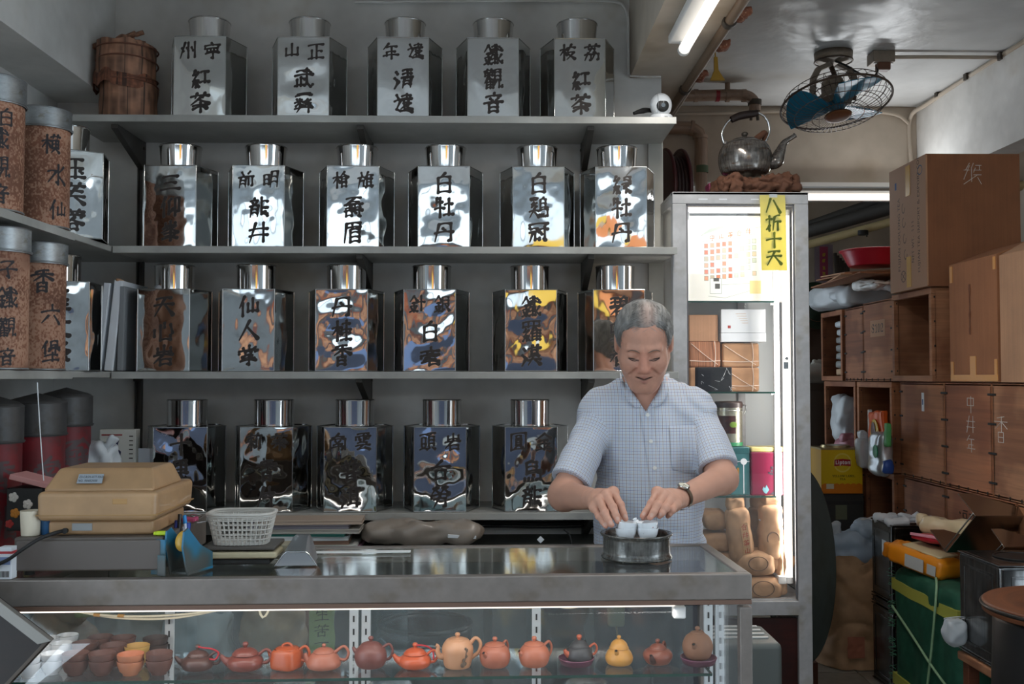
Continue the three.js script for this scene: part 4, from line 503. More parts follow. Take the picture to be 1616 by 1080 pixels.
// ---------- on the counter ----------
const ON = (px, py) => PY(px, py, TOP + .001);
{
  const d = counterTurn(thing('cash_box', 'wide flat brown metal cash box under the beige register', 'cash box', ON(137, 911))), W = .35, Hh = .092, dm = std(0x6b625c, .5, { map: rep(T.plaster, 3) });
  d.position.z -= .01;
  part(d, 'case', rbox(W, Hh - .012, .40, .005, 0, Hh / 2 + .006, -.2), dm); part(d, 'front_plate', rbox(W * .965, Hh * .76, .006, .003, 0, Hh / 2 + .004, .003), std(0x5d5550, .5)); for (const [x, z] of [[-.15, -.03], [.155, -.03], [-.15, -.36], [.155, -.36]]) part(d, 'foot', cyl(.012, .01, .014, 16, x, 0, z), M.rubber);
  const topY = d.position.y + Hh, r = counterTurn(thing('cash_register', 'old beige plastic cash register seen from behind, with a sloped top', 'cash register', [d.position.x + .012, topY, d.position.z - .02])), bm = phy(0xcaa278, .38, { clearcoat: .15, map: rep(T.plaster, 2) });
  part(r, 'plinth', rbox(.25, .036, .27, .008, .004, .018, -.145), bm);
  const sh = bend(new RoundedBoxGeometry(.285, .07, .33, 6, .014), (v) => { const k = v.y / .07 + .5; v.x *= mix(.985, 1, k); v.z = (v.z - .165) * mix(.97, 1, k) + .165; }).translate(0, .071, -.155); part(r, 'shell', triUV(sh), bm); part(r, 'seam_line', rbox(.2862, .003, .332, .001, 0, .05, -.155), std(0x9d7a4c, .5));
  const wd = bend(new RoundedBoxGeometry(.265, .052, .25, 6, .008), (v) => { const k = clamp(v.y / .052 + .5); v.x *= mix(1, .85, k); if (v.z > 0) v.z = mix(v.z, v.z * .55, k); else v.z *= mix(1, .8, k); }).translate(-.002, .131, -.13); part(r, 'display_hood', triUV(wd), bm);
  const lab = canvasTex(256, 96, (c) => { c.fillStyle = '#8c949c'; c.fillRect(0, 0, 256, 96); c.fillStyle = '#2c3038'; c.font = 'bold 30px sans-serif'; c.fillText('23-CASH-A77-RAD', 10, 40); c.fillText('NO. 90482608', 10, 80); }); part(r, 'label_plate', new THREE.BoxGeometry(.06, .0015, .026).rotateX(.93), [M.aluDark, M.aluDark, std(0xffffff, .4, { map: lab }), M.aluDark, M.aluDark, M.aluDark], { pos: [-.028, .134, -.0265], label: 'grey printed label plate' });
  part(r, 'grip_recess', rbox(.036, .014, .004, .003, .055, .083, .0087), std(0xa67f4e, .5)); part(r, 'rating_plate', join([rbox(.048, .018, .002, .001, -.04, .02, -.0095)]), std(0x8b8d8e, .4)); part(r, 'socket', cyl(.006, .007, .012, 14).rotateX(Math.PI / 2).translate(-.078, .012, -.012), M.black);
  const pc = thing('power_cord', 'black power cord running from the register off to the left', 'cord', ON(60, 880)); part(pc, 'cord', tube([P(100, 838, 2.47), P(85, 842, 2.44), P(60, 852, 2.42), P(35, 868, 2.4), P(12, 884, 2.4), P(-25, 900, 2.4)], .0045, 50, 8), M.rubber, { world: true });
  solo('highlighter', 'bright green-yellow marker cap beside the beige register', 'marker', join([rbox(.026, .011, .012, .004, 0, .0056, 0), rbox(.008, .009, .01, .003, -.015, .005, 0)]), std(0xb5cf22, .4), [d.position.x + .165, topY + .0005, d.position.z - .02]);
  const kc = thing('keyring', 'small pink key ring with keys beside the register', 'keys', [d.position.x + .17, topY + .001, d.position.z - .23]); part(kc, 'charm', crumple(.036, .012, .03, 3, .005, 4, 70).translate(0, .008, 0), std(0xc2507a, .5), { label: 'pink charm' }); part(kc, 'ring', new THREE.TorusGeometry(.014, .0014, 8, 24).rotateX(1.2).translate(.01, .016, -.02), M.steel); for (const [x, a] of [[-.03, .4], [-.02, -.3], [.03, .9]]) part(kc, 'key', extr([[0, .006], [.02, .003], [.04, .003], [.04, -.003], [.02, -.003], [0, -.006], [-.01, 0]], .0016).rotateX(-Math.PI / 2).rotateY(a).translate(x, .002, .012), M.steel);
  // behind and left of the register
  const fb = thing('flower_box', 'black patterned box with white flowers and a pink top, left of register', 'box', P(62, 790, 2.95)); part(fb, 'carton', rbox(.1, .12, .1, .003, -.02, -.02, 0), M.black); part(fb, 'pink_lid', rbox(.12, .016, .1, .003, -.02, .055, 0), std(0xc98f8c, .6), { rot: [0, 0, -.25] }); const fl = (x, y, c, s) => part(fb, 'flower', join([...Array(5)].map((_, k) => new THREE.SphereGeometry(s * .5, 8, 6).scale(1, 1, .3).translate(x + Math.cos(k * 1.257) * s * .55, y + Math.sin(k * 1.257) * s * .55, .051)).concat(new THREE.SphereGeometry(s * .3, 8, 6).scale(1, 1, .5).translate(x, y, .052))), std(c, .6)); fl(-.05, .015, 0xc9c4bc, .014); fl(-.01, -.005, 0xcfc6be, .014); fl(-.045, -.03, 0xc07a24, .014); fl(-.06, -.06, 0xa32a26, .012); fl(-.01, -.05, 0x5c7a2c, .01);
  solo('white_cup', 'small cream plastic cup standing left of the register', 'cup', lathe([[0, 0], [.02, 0], [.021, .002], [.024, .06], [.023, .06], [.019, .004], [0, .004]], 28), std(0xd8cdb8, .45), [d.position.x - .152, topY, d.position.z - .03]);
  solo('blue_cup', 'small blue plastic pot behind the cream cup', 'pot', lathe([[0, 0], [.017, 0], [.019, .045], [.018, .045], [.015, .004], [0, .004]], 24), std(0x2c5f8e, .5), [d.position.x - .118, topY, d.position.z - .05]);
  const mb = thing('medicine_box', 'small white carton with red and blue print at the left edge', 'box', ON(12, 913)); part(mb, 'carton', rbox(.03, .075, .028, .001, 0, .0375, 0), std(0xd8dade, .6)); part(mb, 'red_band', box(.0304, .006, .0284, 0, .062, 0), std(0xb03a40, .6)); part(mb, 'blue_panel', box(.024, .018, .0006, 0, .043, .0143), std(0x7f90b8, .6)); part(mb, 'barcode', join([...Array(7)].map((_, k) => box(.0015, .014, .0006, -.009 + k * .003, .012, .0143))), M.black);
  // tape dispenser
  const bl = std(0xffffff, .5, { map: tex(128, 128, (u, v) => { const a = smooth(.42, .62, fbm(u, v, 5, 4, 8)); return [mix(20, 70, a), mix(104, 74, a), mix(140, 72, a)]; }) }), td = counterTurn(thing('tape_dispenser', 'worn blue metal tape dispenser holding a yellow roll', 'tape dispenser', ON(284, 908))); td.rotation.y += -.35;
  const side = [[-.07, 0], [.03, 0], [.05, .07], [.045, .105], [.03, .112], [-.02, .065], [-.07, .04]];
  for (const x of [-.026, .022]) part(td, 'side_plate', extr(side, .004, .0006).rotateY(-Math.PI / 2).translate(x, 0, -.03), bl); part(td, 'base', rbox(.052, .006, .1, .001, -.002, .004, -.05), bl); part(td, 'front_plate', rbox(.04, .085, .005, .002, -.046, .044, .02), bl); part(td, 'front_plate', rbox(.022, .05, .004, .002, -.03, .026, .03), bl);
  part(td, 'tape_roll', new THREE.TorusGeometry(.017, .009, 12, 28).scale(1, 1, 1.5).rotateY(Math.PI / 2).translate(-.002, .077, -.02), std(0xc49a3e, .4), { label: 'yellow tape roll' }); part(td, 'hub', cyl(.009, .009, .03, 18).rotateZ(Math.PI / 2).translate(.012, .077, -.02), M.card);
  solo('note_slip', 'small white note slip tucked beside the tape dispenser', 'paper', extr([[0, 0], [.04, 0], [.045, .05], [.012, .04], [0, .03]], .0015).rotateY(.5), M.paper, P(268, 862, 2.6));
  [['blue_pen', 'dark blue ballpoint pen in the tape dispenser', 0x1d2c7c, 279, 822, 274, 862], ['black_pen', 'black pen standing upright in the tape dispenser', 0x15161a, 284, 812, 281, 866], ['white_pen', 'white pen with bright blue cap in the tape dispenser', 0xcfd6e2, 291, 814, 296, 866], ['marker_pen', 'thick blue marker pen in the tape dispenser', 0x23409c, 297, 826, 293, 868]].forEach(([n, l, c, x, y, x2, y2], i) => { const a = P(x2, y2, 2.58), b = P(x, y, 2.6), t = thing(n, l, 'pen', a, 0, 'pens in the tape dispenser'), dd = b.clone().sub(a); part(t, 'barrel', rod(V(0, 0, 0), dd.clone().multiplyScalar(.75), i === 3 ? .006 : .0045, 12), std(c, .35)); part(t, 'cap', rod(dd.clone().multiplyScalar(.75), dd, i === 3 ? .0068 : .0052, 12), i === 2 ? std(0x2a86c8, .35) : std(c, .3)); });
  // scales and basket
  const sc = counterTurn(thing('kitchen_scale', 'flat beige and black electronic scale under the plastic basket', 'scale', ON(374, 894))); part(sc, 'base', rbox(.17, .014, .13, .006, -.005, .009, -.07), M.rubber); part(sc, 'body', rbox(.2, .016, .15, .006, -.002, .026, -.075), std(0xb3a88a, .5)); part(sc, 'pan', rbox(.185, .008, .14, .003, .0, .042, -.075), std(0x4b4540, .45)); part(sc, 'display_head', rbox(.05, .018, .06, .005, .115, .03, -.12), std(0xa9a28c, .5));
  const bk = counterTurn(thing('plastic_basket', 'translucent white lattice plastic basket standing on the scale', 'basket', [sc.position.x - .005, sc.position.y + .0475, sc.position.z - .07])), pm = phy(0xd9d5ce, .4, { transmission: .35, thickness: 0 }), rect = (w, d, n = 36) => [...Array(n + 1)].map((_, i) => { const a = i / n * 6.283, c = Math.cos(a), s = Math.sin(a), k = 1 / Math.pow(Math.pow(Math.abs(c), 4) + Math.pow(Math.abs(s), 4), .25); return [c * k * w, s * k * d]; });
  const lv = (k) => rect(mix(.066, .083, k), mix(.045, .06, k)), hB = .078, pts = []; const ringAt = (k, r) => { const q = lv(k).slice(0, -1).map(([x, z]) => V(x, k * hB, z)); return new THREE.TubeGeometry(new THREE.CatmullRomCurve3(q, true), 72, r, 6, true); };
  part(bk, 'rim', join([ringAt(1, .0042), ringAt(.93, .003)]), pm); const bars = []; for (let i = 0; i < 44; i++) { const a = i / 44 * 36, f = Math.floor(a), g = (k) => { const l = lv(k), p0 = l[f], p1 = l[f + 1]; return V(mix(p0[0], p1[0], a - f), k * hB, mix(p0[1], p1[1], a - f)); }; bars.push(rod(g(0), g(.97), .0021, 5)); } part(bk, 'lattice', join([...bars, ...[.18, .34, .5, .66, .8].map((k) => ringAt(k, .0019))]), pm); part(bk, 'floor', extr(rect(.067, .046), .002).rotateX(-Math.PI / 2), pm); part(bk, 'solid_band', join([[.0, .1], [.84, .98]].map(([a, b]) => { const A = lv(a), B = lv(b), g = new THREE.BufferGeometry(), v = []; for (let i = 0; i < 36; i++) { const q = [[A[i], a], [A[i + 1], a], [B[i + 1], b], [A[i], a], [B[i + 1], b], [B[i], b]]; for (const [[x, z], k] of q) v.push(x, k * hB, z); } g.setAttribute('position', new THREE.BufferAttribute(new Float32Array(v), 3)); g.computeVertexNormals(); return g; })), phy(0xd9d5ce, .4, { transmission: .35, thickness: 0, side: THREE.DoubleSide }));
  solo('calculator', 'small black calculator lying behind the scale', 'calculator', join([rbox(.07, .012, .1, .004), rbox(.05, .003, .02, .001, 0, .007, -.03)]), M.rubber, ON(430, 870).setY(TOP + .008), -.4);
  // metal scoop, mouth down
  const scm = std(0xb8bcc0, .28, { metalness: .9, roughnessMap: rep(T.smear, 8) }), sp = counterTurn(thing('metal_scoop', 'grey metal tea scoop turned upside down on the counter glass', 'scoop', ON(467, 893))), prof = (w, h) => [[-w, 0], [-w * .62, h * .8], [-w * .45, h], [w * .45, h], [w * .62, h * .8], [w, 0]];
  { const A = prof(.052, .034), B = prof(.04, .062), v = [], q = (a, b, c, d) => v.push(...a, ...b, ...c, ...a, ...c, ...d); for (let i = 0; i < 5; i++) { const f = ([x, y], z) => [x, y, z]; q(f(A[i], 0), f(A[i + 1], 0), f(B[i + 1], -.07), f(B[i], -.07)); q(f(B[i], -.07), f(B[i + 1], -.07), f([B[i + 1][0] * .95, B[i + 1][1] * .98], -.115), f([B[i][0] * .95, B[i][1] * .98], -.115)); } const cap = (L, z) => { for (let i = 1; i < 5; i++) v.push(L[0][0], L[0][1], z, L[i][0], L[i][1], z, L[i + 1][0], L[i + 1][1], z); }; cap(B.map(([x, y]) => [x * .95, y * .98]), -.115); cap(A, 0); const g = new THREE.BufferGeometry(); g.setAttribute('position', new THREE.BufferAttribute(new Float32Array(v), 3)); g.computeVertexNormals(); part(sp, 'bowl', triUV(toCreasedNormals(g, .9)), new THREE.MeshStandardMaterial({ ...{}, color: 0xb8bcc0, roughness: .28, metalness: .9, side: THREE.DoubleSide })); part(sp, 'rim', join(A.slice(0, 5).map((p, i) => rod([p[0], p[1], 0], [A[i + 1][0], A[i + 1][1], 0], .0016, 6))), scm); }
  // counter papers seen through the top: flat papers lying at the back under the glass
  [['white paper sheet lying on the glass behind the scoop', 0xe2e5e4, 560, 872, .3, .03, .04], ['white card lying on the glass behind the scale', 0xe8e8e6, 425, 880, .09, .06, -.2]].forEach(([l, c, x, y, w, h, a]) => solo('flat_paper', l, 'paper', rbox(w, .002, h, .0008), std(c, .6), ON(x, y).setY(TOP + .002), a));
  // the pewter tray with cups
  const tr = thing('tea_tray', 'round dull pewter tea basin holding small white cups', 'basin', PY(1004, 868, TOP)); tr.position.set(P(1004, 800, 2.69).x, TOP - .002, -2.69);
  const pw = std(0xe8e6e0, .5, { metalness: .45, map: rep(T.tinDirt, 3), roughnessMap: rep(T.smear, 6) }); part(tr, 'wall', lathe([[.07, .0], [.09, .0], [.0935, .003], [.0935, .006], [.0885, .012], [.0875, .02], [.0875, .05], [.089, .057], [.0945, .061], [.0955, .064], [.094, .066], [.085, .064], [.083, .05], [.083, .02], [.0, .018]], 64), pw); part(tr, 'drain_plate', lathe([[.083, .04], [.0, .041], [0, .038], [.083, .037]], 48), std(0x5a4238, .6)); part(tr, 'foot', join([0, 2.1, 4.2].map((a) => cyl(.012, .01, .004, 12, Math.cos(a) * .07, -.002, Math.sin(a) * .07))), pw);
  const cup = lathe([[0, 0], [.012, 0], [.013, .002], [.02, .008], [.0255, .02], [.0285, .035], [.0275, .0355], [.0245, .021], [.018, .009], [0, .006]], 40), fy = tr.position.y + .042; [[988, .002, 0, 'lower cup of the left pair'], [988, .018, -.1, 'upper cup of the left pair, slightly tilted'], [1022, .002, 0, 'lower cup of the right pair'], [1022, .018, .05, 'upper cup of the right pair with a red mark']].forEach(([px, dy, a, l], i) => { const p = P(px, 835, i < 2 ? 2.665 : 2.66), c = solo('tea_cup', `small white porcelain tea cup, ${l}`, 'tea cup', cup, M.ceramic, [p.x, fy + dy + .002, p.z], 0, 'white tea cups in the pewter basin'); c.rotation.z = a; part(c, 'foot_ring', new THREE.TorusGeometry(.0125, .0014, 8, 24).rotateX(Math.PI / 2).translate(0, .001, 0), M.ceramic); part(c, 'rim', new THREE.TorusGeometry(.0281, .0008, 6, 40).rotateX(Math.PI / 2).translate(0, .0353, 0), M.ceramic); if (i === 3) part(c, 'red_mark', new THREE.SphereGeometry(.004, 10, 8).scale(1, 1.1, .3).rotateY(.5).translate(.0118, .026, .0224), std(0xa8434a, .4), { label: 'small red painted mark' }); if (i === 2 || i === 1) part(c, 'dark_mark', new THREE.SphereGeometry(.0032, 10, 8).scale(1, 1.1, .3).rotateY(i === 1 ? 1 : -.6).translate(i === 1 ? .0215 : -.0145, .026, i === 1 ? .0135 : .021), std(0x26282a, .4)); });
  const ld = solo('cup_lid', 'small white porcelain lid tilted between the tea cups', 'lid', lathe([[0, .008], [.008, .008], [.009, .004], [.022, 0], [.022, -.002], [0, .001]], 32), M.ceramic, P(1004, 826, 2.67)); ld.rotation.z = .35; part(ld, 'knob', lathe([[0, .014], [.006, .014], [.005, .008], [0, .008]], 20), M.ceramic);
}
// the dark board standing in the lower left foreground
{
  const D = 2.3, tip = P(77, 1012, D), a = P(-40, 922, D).sub(tip).normalize(), b = P(-60, 1158, D).sub(tip).normalize(), L = .42, t = thing('dark_board', 'dark board with grey metal edging, one corner in the lower left foreground', 'board', tip), q = (k, m) => [a.x * k + b.x * m, a.y * k + b.y * m];
  part(t, 'panel', extr([q(0, 0), q(L, 0), q(L, L), q(0, L)], .012, .002).translate(0, 0, -.02), std(0x2b2523, .45, { map: rep(T.wood, 2) })); part(t, 'metal_edge', extr([q(-.004, -.006), q(L, -.006), q(L, .016), q(.012, .016)], .014, .001).translate(0, 0, -.006), std(0x86837e, .4, { metalness: .5 }), { label: 'grey metal edge' }); part(t, 'lower_edge', extr([q(0, 0), q(0, L), q(.006, L), q(.006, .01)], .018, .001).translate(0, 0, -.023), std(0x4a4038, .4, { metalness: .3 }));
  part(t, 'prop', rbox(.03, .75, .02, .003), M.woodDark, { pos: [-.24, -.62, -.03] });
  part(t, 'scuffed_print', extr([q(.06, .1), q(.1, .1), q(.1, .3), q(.06, .3)], .001).translate(0, 0, -.0075), std(0x7a6a52, .6));
}
// behind the counter, seen through its glass
{
  const wok = thing('black_pot', 'wide round black pot on the floor behind the counter glass', 'pot', P(672, 1040, 3.15).setY(.18)), bm = phy(0x1c1d20, .3, { clearcoat: .3 }), R = .135; part(wok, 'body', lathe([[0, 0], [R * .8, 0], [R * .95, .05], [R, .22], [R * 1.03, .36], [R * 1.05, .43], [R * 1.0, .45], [R * .96, .43], [R * .9, .2], [0, .16]], 56), bm); part(wok, 'rim', new THREE.TorusGeometry(R * 1.03, .007, 10, 64).rotateX(Math.PI / 2).translate(0, .445, 0), bm); part(wok, 'string', tube([...Array(14)].map((_, i) => { const a = .5 + i * .2; return [Math.cos(a) * R * 1.055, .4 - .012 * Math.sin(i), Math.sin(a) * R * 1.055]; }), .0025, 60, 6), M.paper, { label: 'white string tied round the pot' });
  solo('pot_stand', 'low dark wooden stool under the black pot', 'stool', join([rbox(.26, .03, .26, .006, 0, .16, 0), ...[[-.1, -.1], [.1, -.1], [-.1, .1], [.1, .1]].map(([x, z]) => rbox(.03, .15, .03, .004, x, .075, z))]), M.woodDark, [wok.position.x, .001, wok.position.z]);
  const nt = thing('paper_notice', 'yellow-green paper strip lettered 野生苦丁 behind the counter glass', 'notice', P(508, 985, 2.86)); const nm = canvasTex(128, 384, (c) => { c.fillStyle = '#b9c27c'; c.fillRect(0, 0, 128, 384); ['野', '生', '苦', '丁'].forEach((ch, i) => writeGlyph(c, ch, 32, 22 + i * 88, 62, .6, '#4c4e3a')); }); const ng = extr([[-.035, -.1], [.034, -.1], [.038, -.04], [.033, .0], [.037, .05], [.034, .1], [-.036, .1]], .002); { const p = ng.attributes.position, uv = ng.attributes.uv; for (let i = 0; i < uv.count; i++) uv.setXY(i, p.getX(i) / .076 + .5, p.getY(i) / .2 + .5); } part(nt, 'sheet', ng, std(0xffffff, .7, { map: nm })); part(nt, 'tape', box(.03, .012, .001, 0, .098, .003), M.bag);
  const BT = .49, bench = thing('storage_bench', 'low plank bench behind the counter glass carrying bags and wrappings', 'bench', [-.98, .001, -3.17]); part(bench, 'plank', rbox(1.16, .03, .42, .004, 0, BT - .016, 0), M.woodDark); for (const x of [-.5, 0, .5]) part(bench, 'leg', rbox(.04, BT - .032, .36, .004, x, (BT - .032) / 2, 0), M.woodDark);
  const items = [['paper_bag', 'crumpled brown paper bag behind the teapots, larger of the two brown bags', .19, .2, .15, 432, 3.12, M.brownPaper, 1], ['paper_bag', 'darker brown paper bag leaning just left of the yellow-green notice', .13, .24, .13, 484, 3.28, M.oldPaper, 2], ['plastic_bundle', 'heap of clear plastic sheeting behind the dark brown bowls', .19, .2, .18, 312, 3.08, M.bag, 3], ['plastic_bundle', 'grey wrapped parcel behind the cord loops', .19, .24, .16, 208, 3.24, phy(0x8c8a7c, .4, { clearcoat: .3 }), 4], ['paper_heap', 'heap of buff paper wrappings behind the white bowls', .18, .17, .18, 96, 3.1, M.card, 5]];
  for (const [n, l, w, h, d, px, D, m, s] of items) { const p = P(px, 1000, D), o = solo(n, l, n.split('_')[1], crumple(w, h, d, s * 7, Math.min(w, h, d) * .16, 10, 14), m, [Math.min(p.x, -.5), BT + h / 2 + .01, p.z], s * .25); part(o, 'fold', crumple(w * .5, h * .3, d * .6, s * 9, .012, 6, 26).translate(w * .05, h * .5, d * .1), m); }
  solo('yellow_packet', 'small dull yellow packet on the buff wrappings behind the white bowls', 'packet', join([crumple(.1, .03, .07, 49, .006, 6, 26), crumple(.03, .02, .05, 50, .005, 4, 40).translate(.05, .01, 0)]), std(0xb9b06a, .6), [P(135, 985, 3.0).x, BT + .2, -3.05], .3); solo('olive_wrapper', 'folded dull olive wrapper leaning on the grey wrapped parcel', 'wrapper', join([crumple(.14, .03, .1, 56, .008, 6, 26), crumple(.06, .03, .06, 57, .008, 5, 36).translate(-.05, .012, 0)]), std(0x8b8250, .6), [P(150, 985, 3.06).x, BT + .235, -3.2], .4);
  const gb2 = solo('sacking_bundle', 'dark grey sacking bundle behind the black teapot', 'sack', crumple(.16, .72, .14, 42, .022, 12, 12), std(0x3c3b38, .85, { map: rep(T.paper, 5) }), [P(890, 985, 3.4).x, .365, -3.45], .3); part(gb2, 'tie', new THREE.TorusGeometry(.07, .006, 6, 30).rotateX(Math.PI / 2).translate(0, .3, 0), M.card);
  const hs = thing('hanging_switch', 'buff plastic box hanging from a cord behind the counter', 'switch box', P(972, 966, 3.0)); part(hs, 'case', rbox(.05, .085, .025, .008), std(0x8f8a70, .5)); part(hs, 'cord', tube([[0, -.04, 0], [.004, -.07, 0], [-.004, -.1, 0], [.006, -.13, 0]], .003, 20, 6), std(0x9a7a50, .6)); part(hs, 'strap', tube([[0, .04, 0], [-.004, .1, 0], [.002, .16, -.02]], .003, 14, 6), M.rubber);
  for (const [px, c, l] of [[635, 0x6a4a3a, 'clear glass jar of dark tea below the sandy teapot'], [910, 0xa02a30, 'clear glass jar with red packets below the black teapot'], [500, 0x9a8a74, 'clear glass jar of pale tea below the red teapot']]) { const p = PY(px, 1080, GS - .16), t = thing('tea_jar', l, 'jar', [p.x, GS - .292, -2.62]); part(t, 'glass_wall', lathe([[.0, 0], [.055, 0], [.06, .006], [.06, .2], [.055, .215], [.052, .215], [.056, .2], [.056, .008], [0, .006]], 40), M.glass); part(t, 'contents', crumple(.09, .13, .09, px, .008, 8, 50).translate(0, .08, 0), std(c, .8, { map: rep(T.speck, 6) })); part(t, 'lid', lathe([[0, .235], [.05, .235], [.058, .23], [.058, .215], [0, .215]], 36), M.steel); }
}
// ---------- the white framed glass cabinet ----------
const CD = 3.76, CT = P(1170, 303, CD).y, CX0 = P(1063, 640, CD).x, CX1 = P(1279, 640, CD).x, CW2 = CX1 - CX0, CDEP = .38;
{
  const t = thing('glass_cabinet', 'tall white aluminium framed glass cabinet with a lit tube at its right side', 'cabinet', [CX0, 0, -CD]), fr = std(0xdadbe0, .42, { metalness: .1, map: rep(T.plaster, 3) }), st = .052, RL = P(1170, 961, CD).y, topH = .045;
  const rails = [[0, CT - topH, CW2, topH], [0, RL - .026, CW2, .052]]; for (const [x, y, w, h] of rails) part(t, 'rail', rbox(w, h, .04, .003, x + w / 2, y + h / 2, -.02), fr);
  for (const x of [st / 2, CW2 - st / 2]) { part(t, 'stile', rbox(st, CT - topH, .04, .003, x, (CT - topH) / 2, -.02), fr); part(t, 'stile', rbox(.03, CT, .03, .003, x + (x < .2 ? -.01 : .01), CT / 2, -CDEP + .015), fr); }
  for (const x of [.016, CW2 - .016]) { part(t, 'side_rail', rbox(.03, topH, CDEP - .06, .003, x, CT - topH / 2, -CDEP / 2), fr); part(t, 'side_rail', rbox(.03, .05, CDEP - .06, .003, x, RL, -CDEP / 2), fr); }
  part(t, 'inner_bead', join([rbox(.006, CT - RL - topH - .02, .01, .001, st + .003, (CT + RL) / 2, -.012), rbox(.006, CT - RL - topH - .02, .01, .001, CW2 - st - .003, (CT + RL) / 2, -.012), rbox(CW2 - 2 * st, .006, .01, .001, CW2 / 2, CT - topH - .004, -.012)]), M.aluDark);
  part(t, 'front_glass', box(CW2 - 2 * st + .01, CT - RL - topH - .02, .004, CW2 / 2, (CT + RL) / 2, -.022), M.glass); part(t, 'side_glass', box(.004, CT - RL - topH - .03, CDEP - .07, .014, (CT + RL) / 2, -CDEP / 2), M.glass); part(t, 'side_glass', box(.004, CT - RL - topH - .03, CDEP - .07, CW2 - .014, (CT + RL) / 2, -CDEP / 2), M.glass);
  part(t, 'top_board', rbox(CW2, .012, CDEP, .002, CW2 / 2, CT - .006, -CDEP / 2), fr); part(t, 'back_panel', box(CW2 - .05, CT - RL, .008, CW2 / 2, (CT + RL) / 2, -CDEP + .006), std(0xd8dcdc, .5)); part(t, 'back_strip', rbox(.03, CT - RL - .05, .012, .002, CW2 - .17, (CT + RL) / 2, -CDEP + .02), fr);
  part(t, 'floor_board', rbox(CW2 - .04, .02, CDEP - .04, .002, CW2 / 2, RL + .02, -CDEP / 2), fr); part(t, 'lower_panel', box(CW2 - 2 * st + .01, RL - .06, .012, CW2 / 2, (RL - .02) / 2, -.024), std(0x5a2a28, .4, { map: rep(T.wood, 2.2) }), { label: 'dark reddish wooden lower panel' });
  part(t, 'lower_side', box(.012, RL - .06, CDEP - .06, CW2 - .016, (RL - .02) / 2, -CDEP / 2), fr);
  const ys = [476, 620, 785].map((y) => P(1170, y, CD + .05).y); ys.forEach((y) => { const s = part(t, 'glass_shelf', box(CW2 - .16, .006, CDEP - .1, (CW2 - .16) / 2 + .045, y, -CDEP / 2 - .01), M.glass); part(s, 'shelf_edge', box(CW2 - .16, .0064, .002, (CW2 - .16) / 2 + .045, y, -.059), M.glassEdge); });
  for (let k = 0; k < 3; k++) for (const x of [.04, CW2 - .115]) part(t, 'shelf_pin', rod([x, ys[k] - .006, -.12], [x + .012, ys[k] - .006, -.12], .004, 10), M.steel);
  part(t, 'upright_strip', rbox(.022, CT - RL - .06, .01, .002, CW2 - .105, (CT + RL) / 2, -.075), fr); part(t, 'door_lock', join([cyl(.006, .006, .012, 16).rotateX(Math.PI / 2).translate(CW2 - .085, P(1170, 566, CD).y, -.02), rbox(.018, .026, .004, .001, CW2 - .085, P(1170, 577, CD).y, -.018)]), M.steel);
  const bl = part(t, 'edge_label', join([[.115, .034], [.19, .03], [.31, .03]].map(([x, w]) => box(w, .004, .0006, x, CT - topH * .62, .0004))), M.paper);
  const r0 = V(CX0 + CW2 - .072, P(1170, 920, CD).y, -CD - .055), r1 = V(r0.x, P(1170, 333, CD).y, r0.z); tubeLamp('cabinet_tube_lamp', 'vertical fluorescent tube lamp along the right side inside the white cabinet', r0, r1, .015, M.white, V(1, 0, 0));
  const rc = r0.clone().add(r1).multiplyScalar(.5); areaLight(.03, r1.y - r0.y, POWER.cabinet, rc.clone().add(V(-.018, 0, -.004)), rc.clone().add(V(-1, 0, -.35))); areaLight(.03, r1.y - r0.y, POWER.cabinet * .35, rc.clone().add(V(-.006, 0, .018)), rc.clone().add(V(-.4, 0, 1)));
  const h0 = V(CX0 + .06, P(1170, 327, CD).y, -CD - .07), h1 = V(CX0 + CW2 - .1, h0.y, h0.z); tubeLamp('cabinet_tube_lamp', 'horizontal fluorescent tube lamp under the top of the white cabinet', h0, h1, .012, M.white, V(0, 1, 0)); const hc = h0.clone().add(h1).multiplyScalar(.5); areaLight(h1.x - h0.x, .024, POWER.cabinetTop, hc.clone().add(V(0, -.016, -.004)), hc.clone().add(V(0, -1, -.25)));
  // yellow strip on the glass
  const ymap = canvasTex(180, 512, (c) => { c.fillStyle = '#e6dc86'; c.fillRect(0, 0, 180, 512); ['八', '折', '十', '天'].forEach((ch, i) => writeGlyph(c, ch, 42, 26 + i * 116, 98, 1.15, '#5c6a22')); });
  const a = P(1200, 308, CD - .012), b = P(1241, 427, CD - .012), ns = thing('yellow_sign', 'yellow paper strip lettered 八折十天 on the cabinet glass', 'sign', a.clone().add(b).multiplyScalar(.5)); const w = b.x - a.x, h = a.y - b.y, ng = new THREE.BoxGeometry(w, h, .0016, 6, 12, 1); bend(ng, (v) => { v.x += .006 * (.5 - (v.y / h + .5)); v.z += .003 * Math.sin(v.y * 20); }); part(ns, 'sheet', ng, phy(0xffffff, .9, { map: ymap, transmission: .45, thickness: 0 })); part(ns, 'tape', box(.03, .012, .002, 0, h / 2 - .003, .002), M.bag);
}
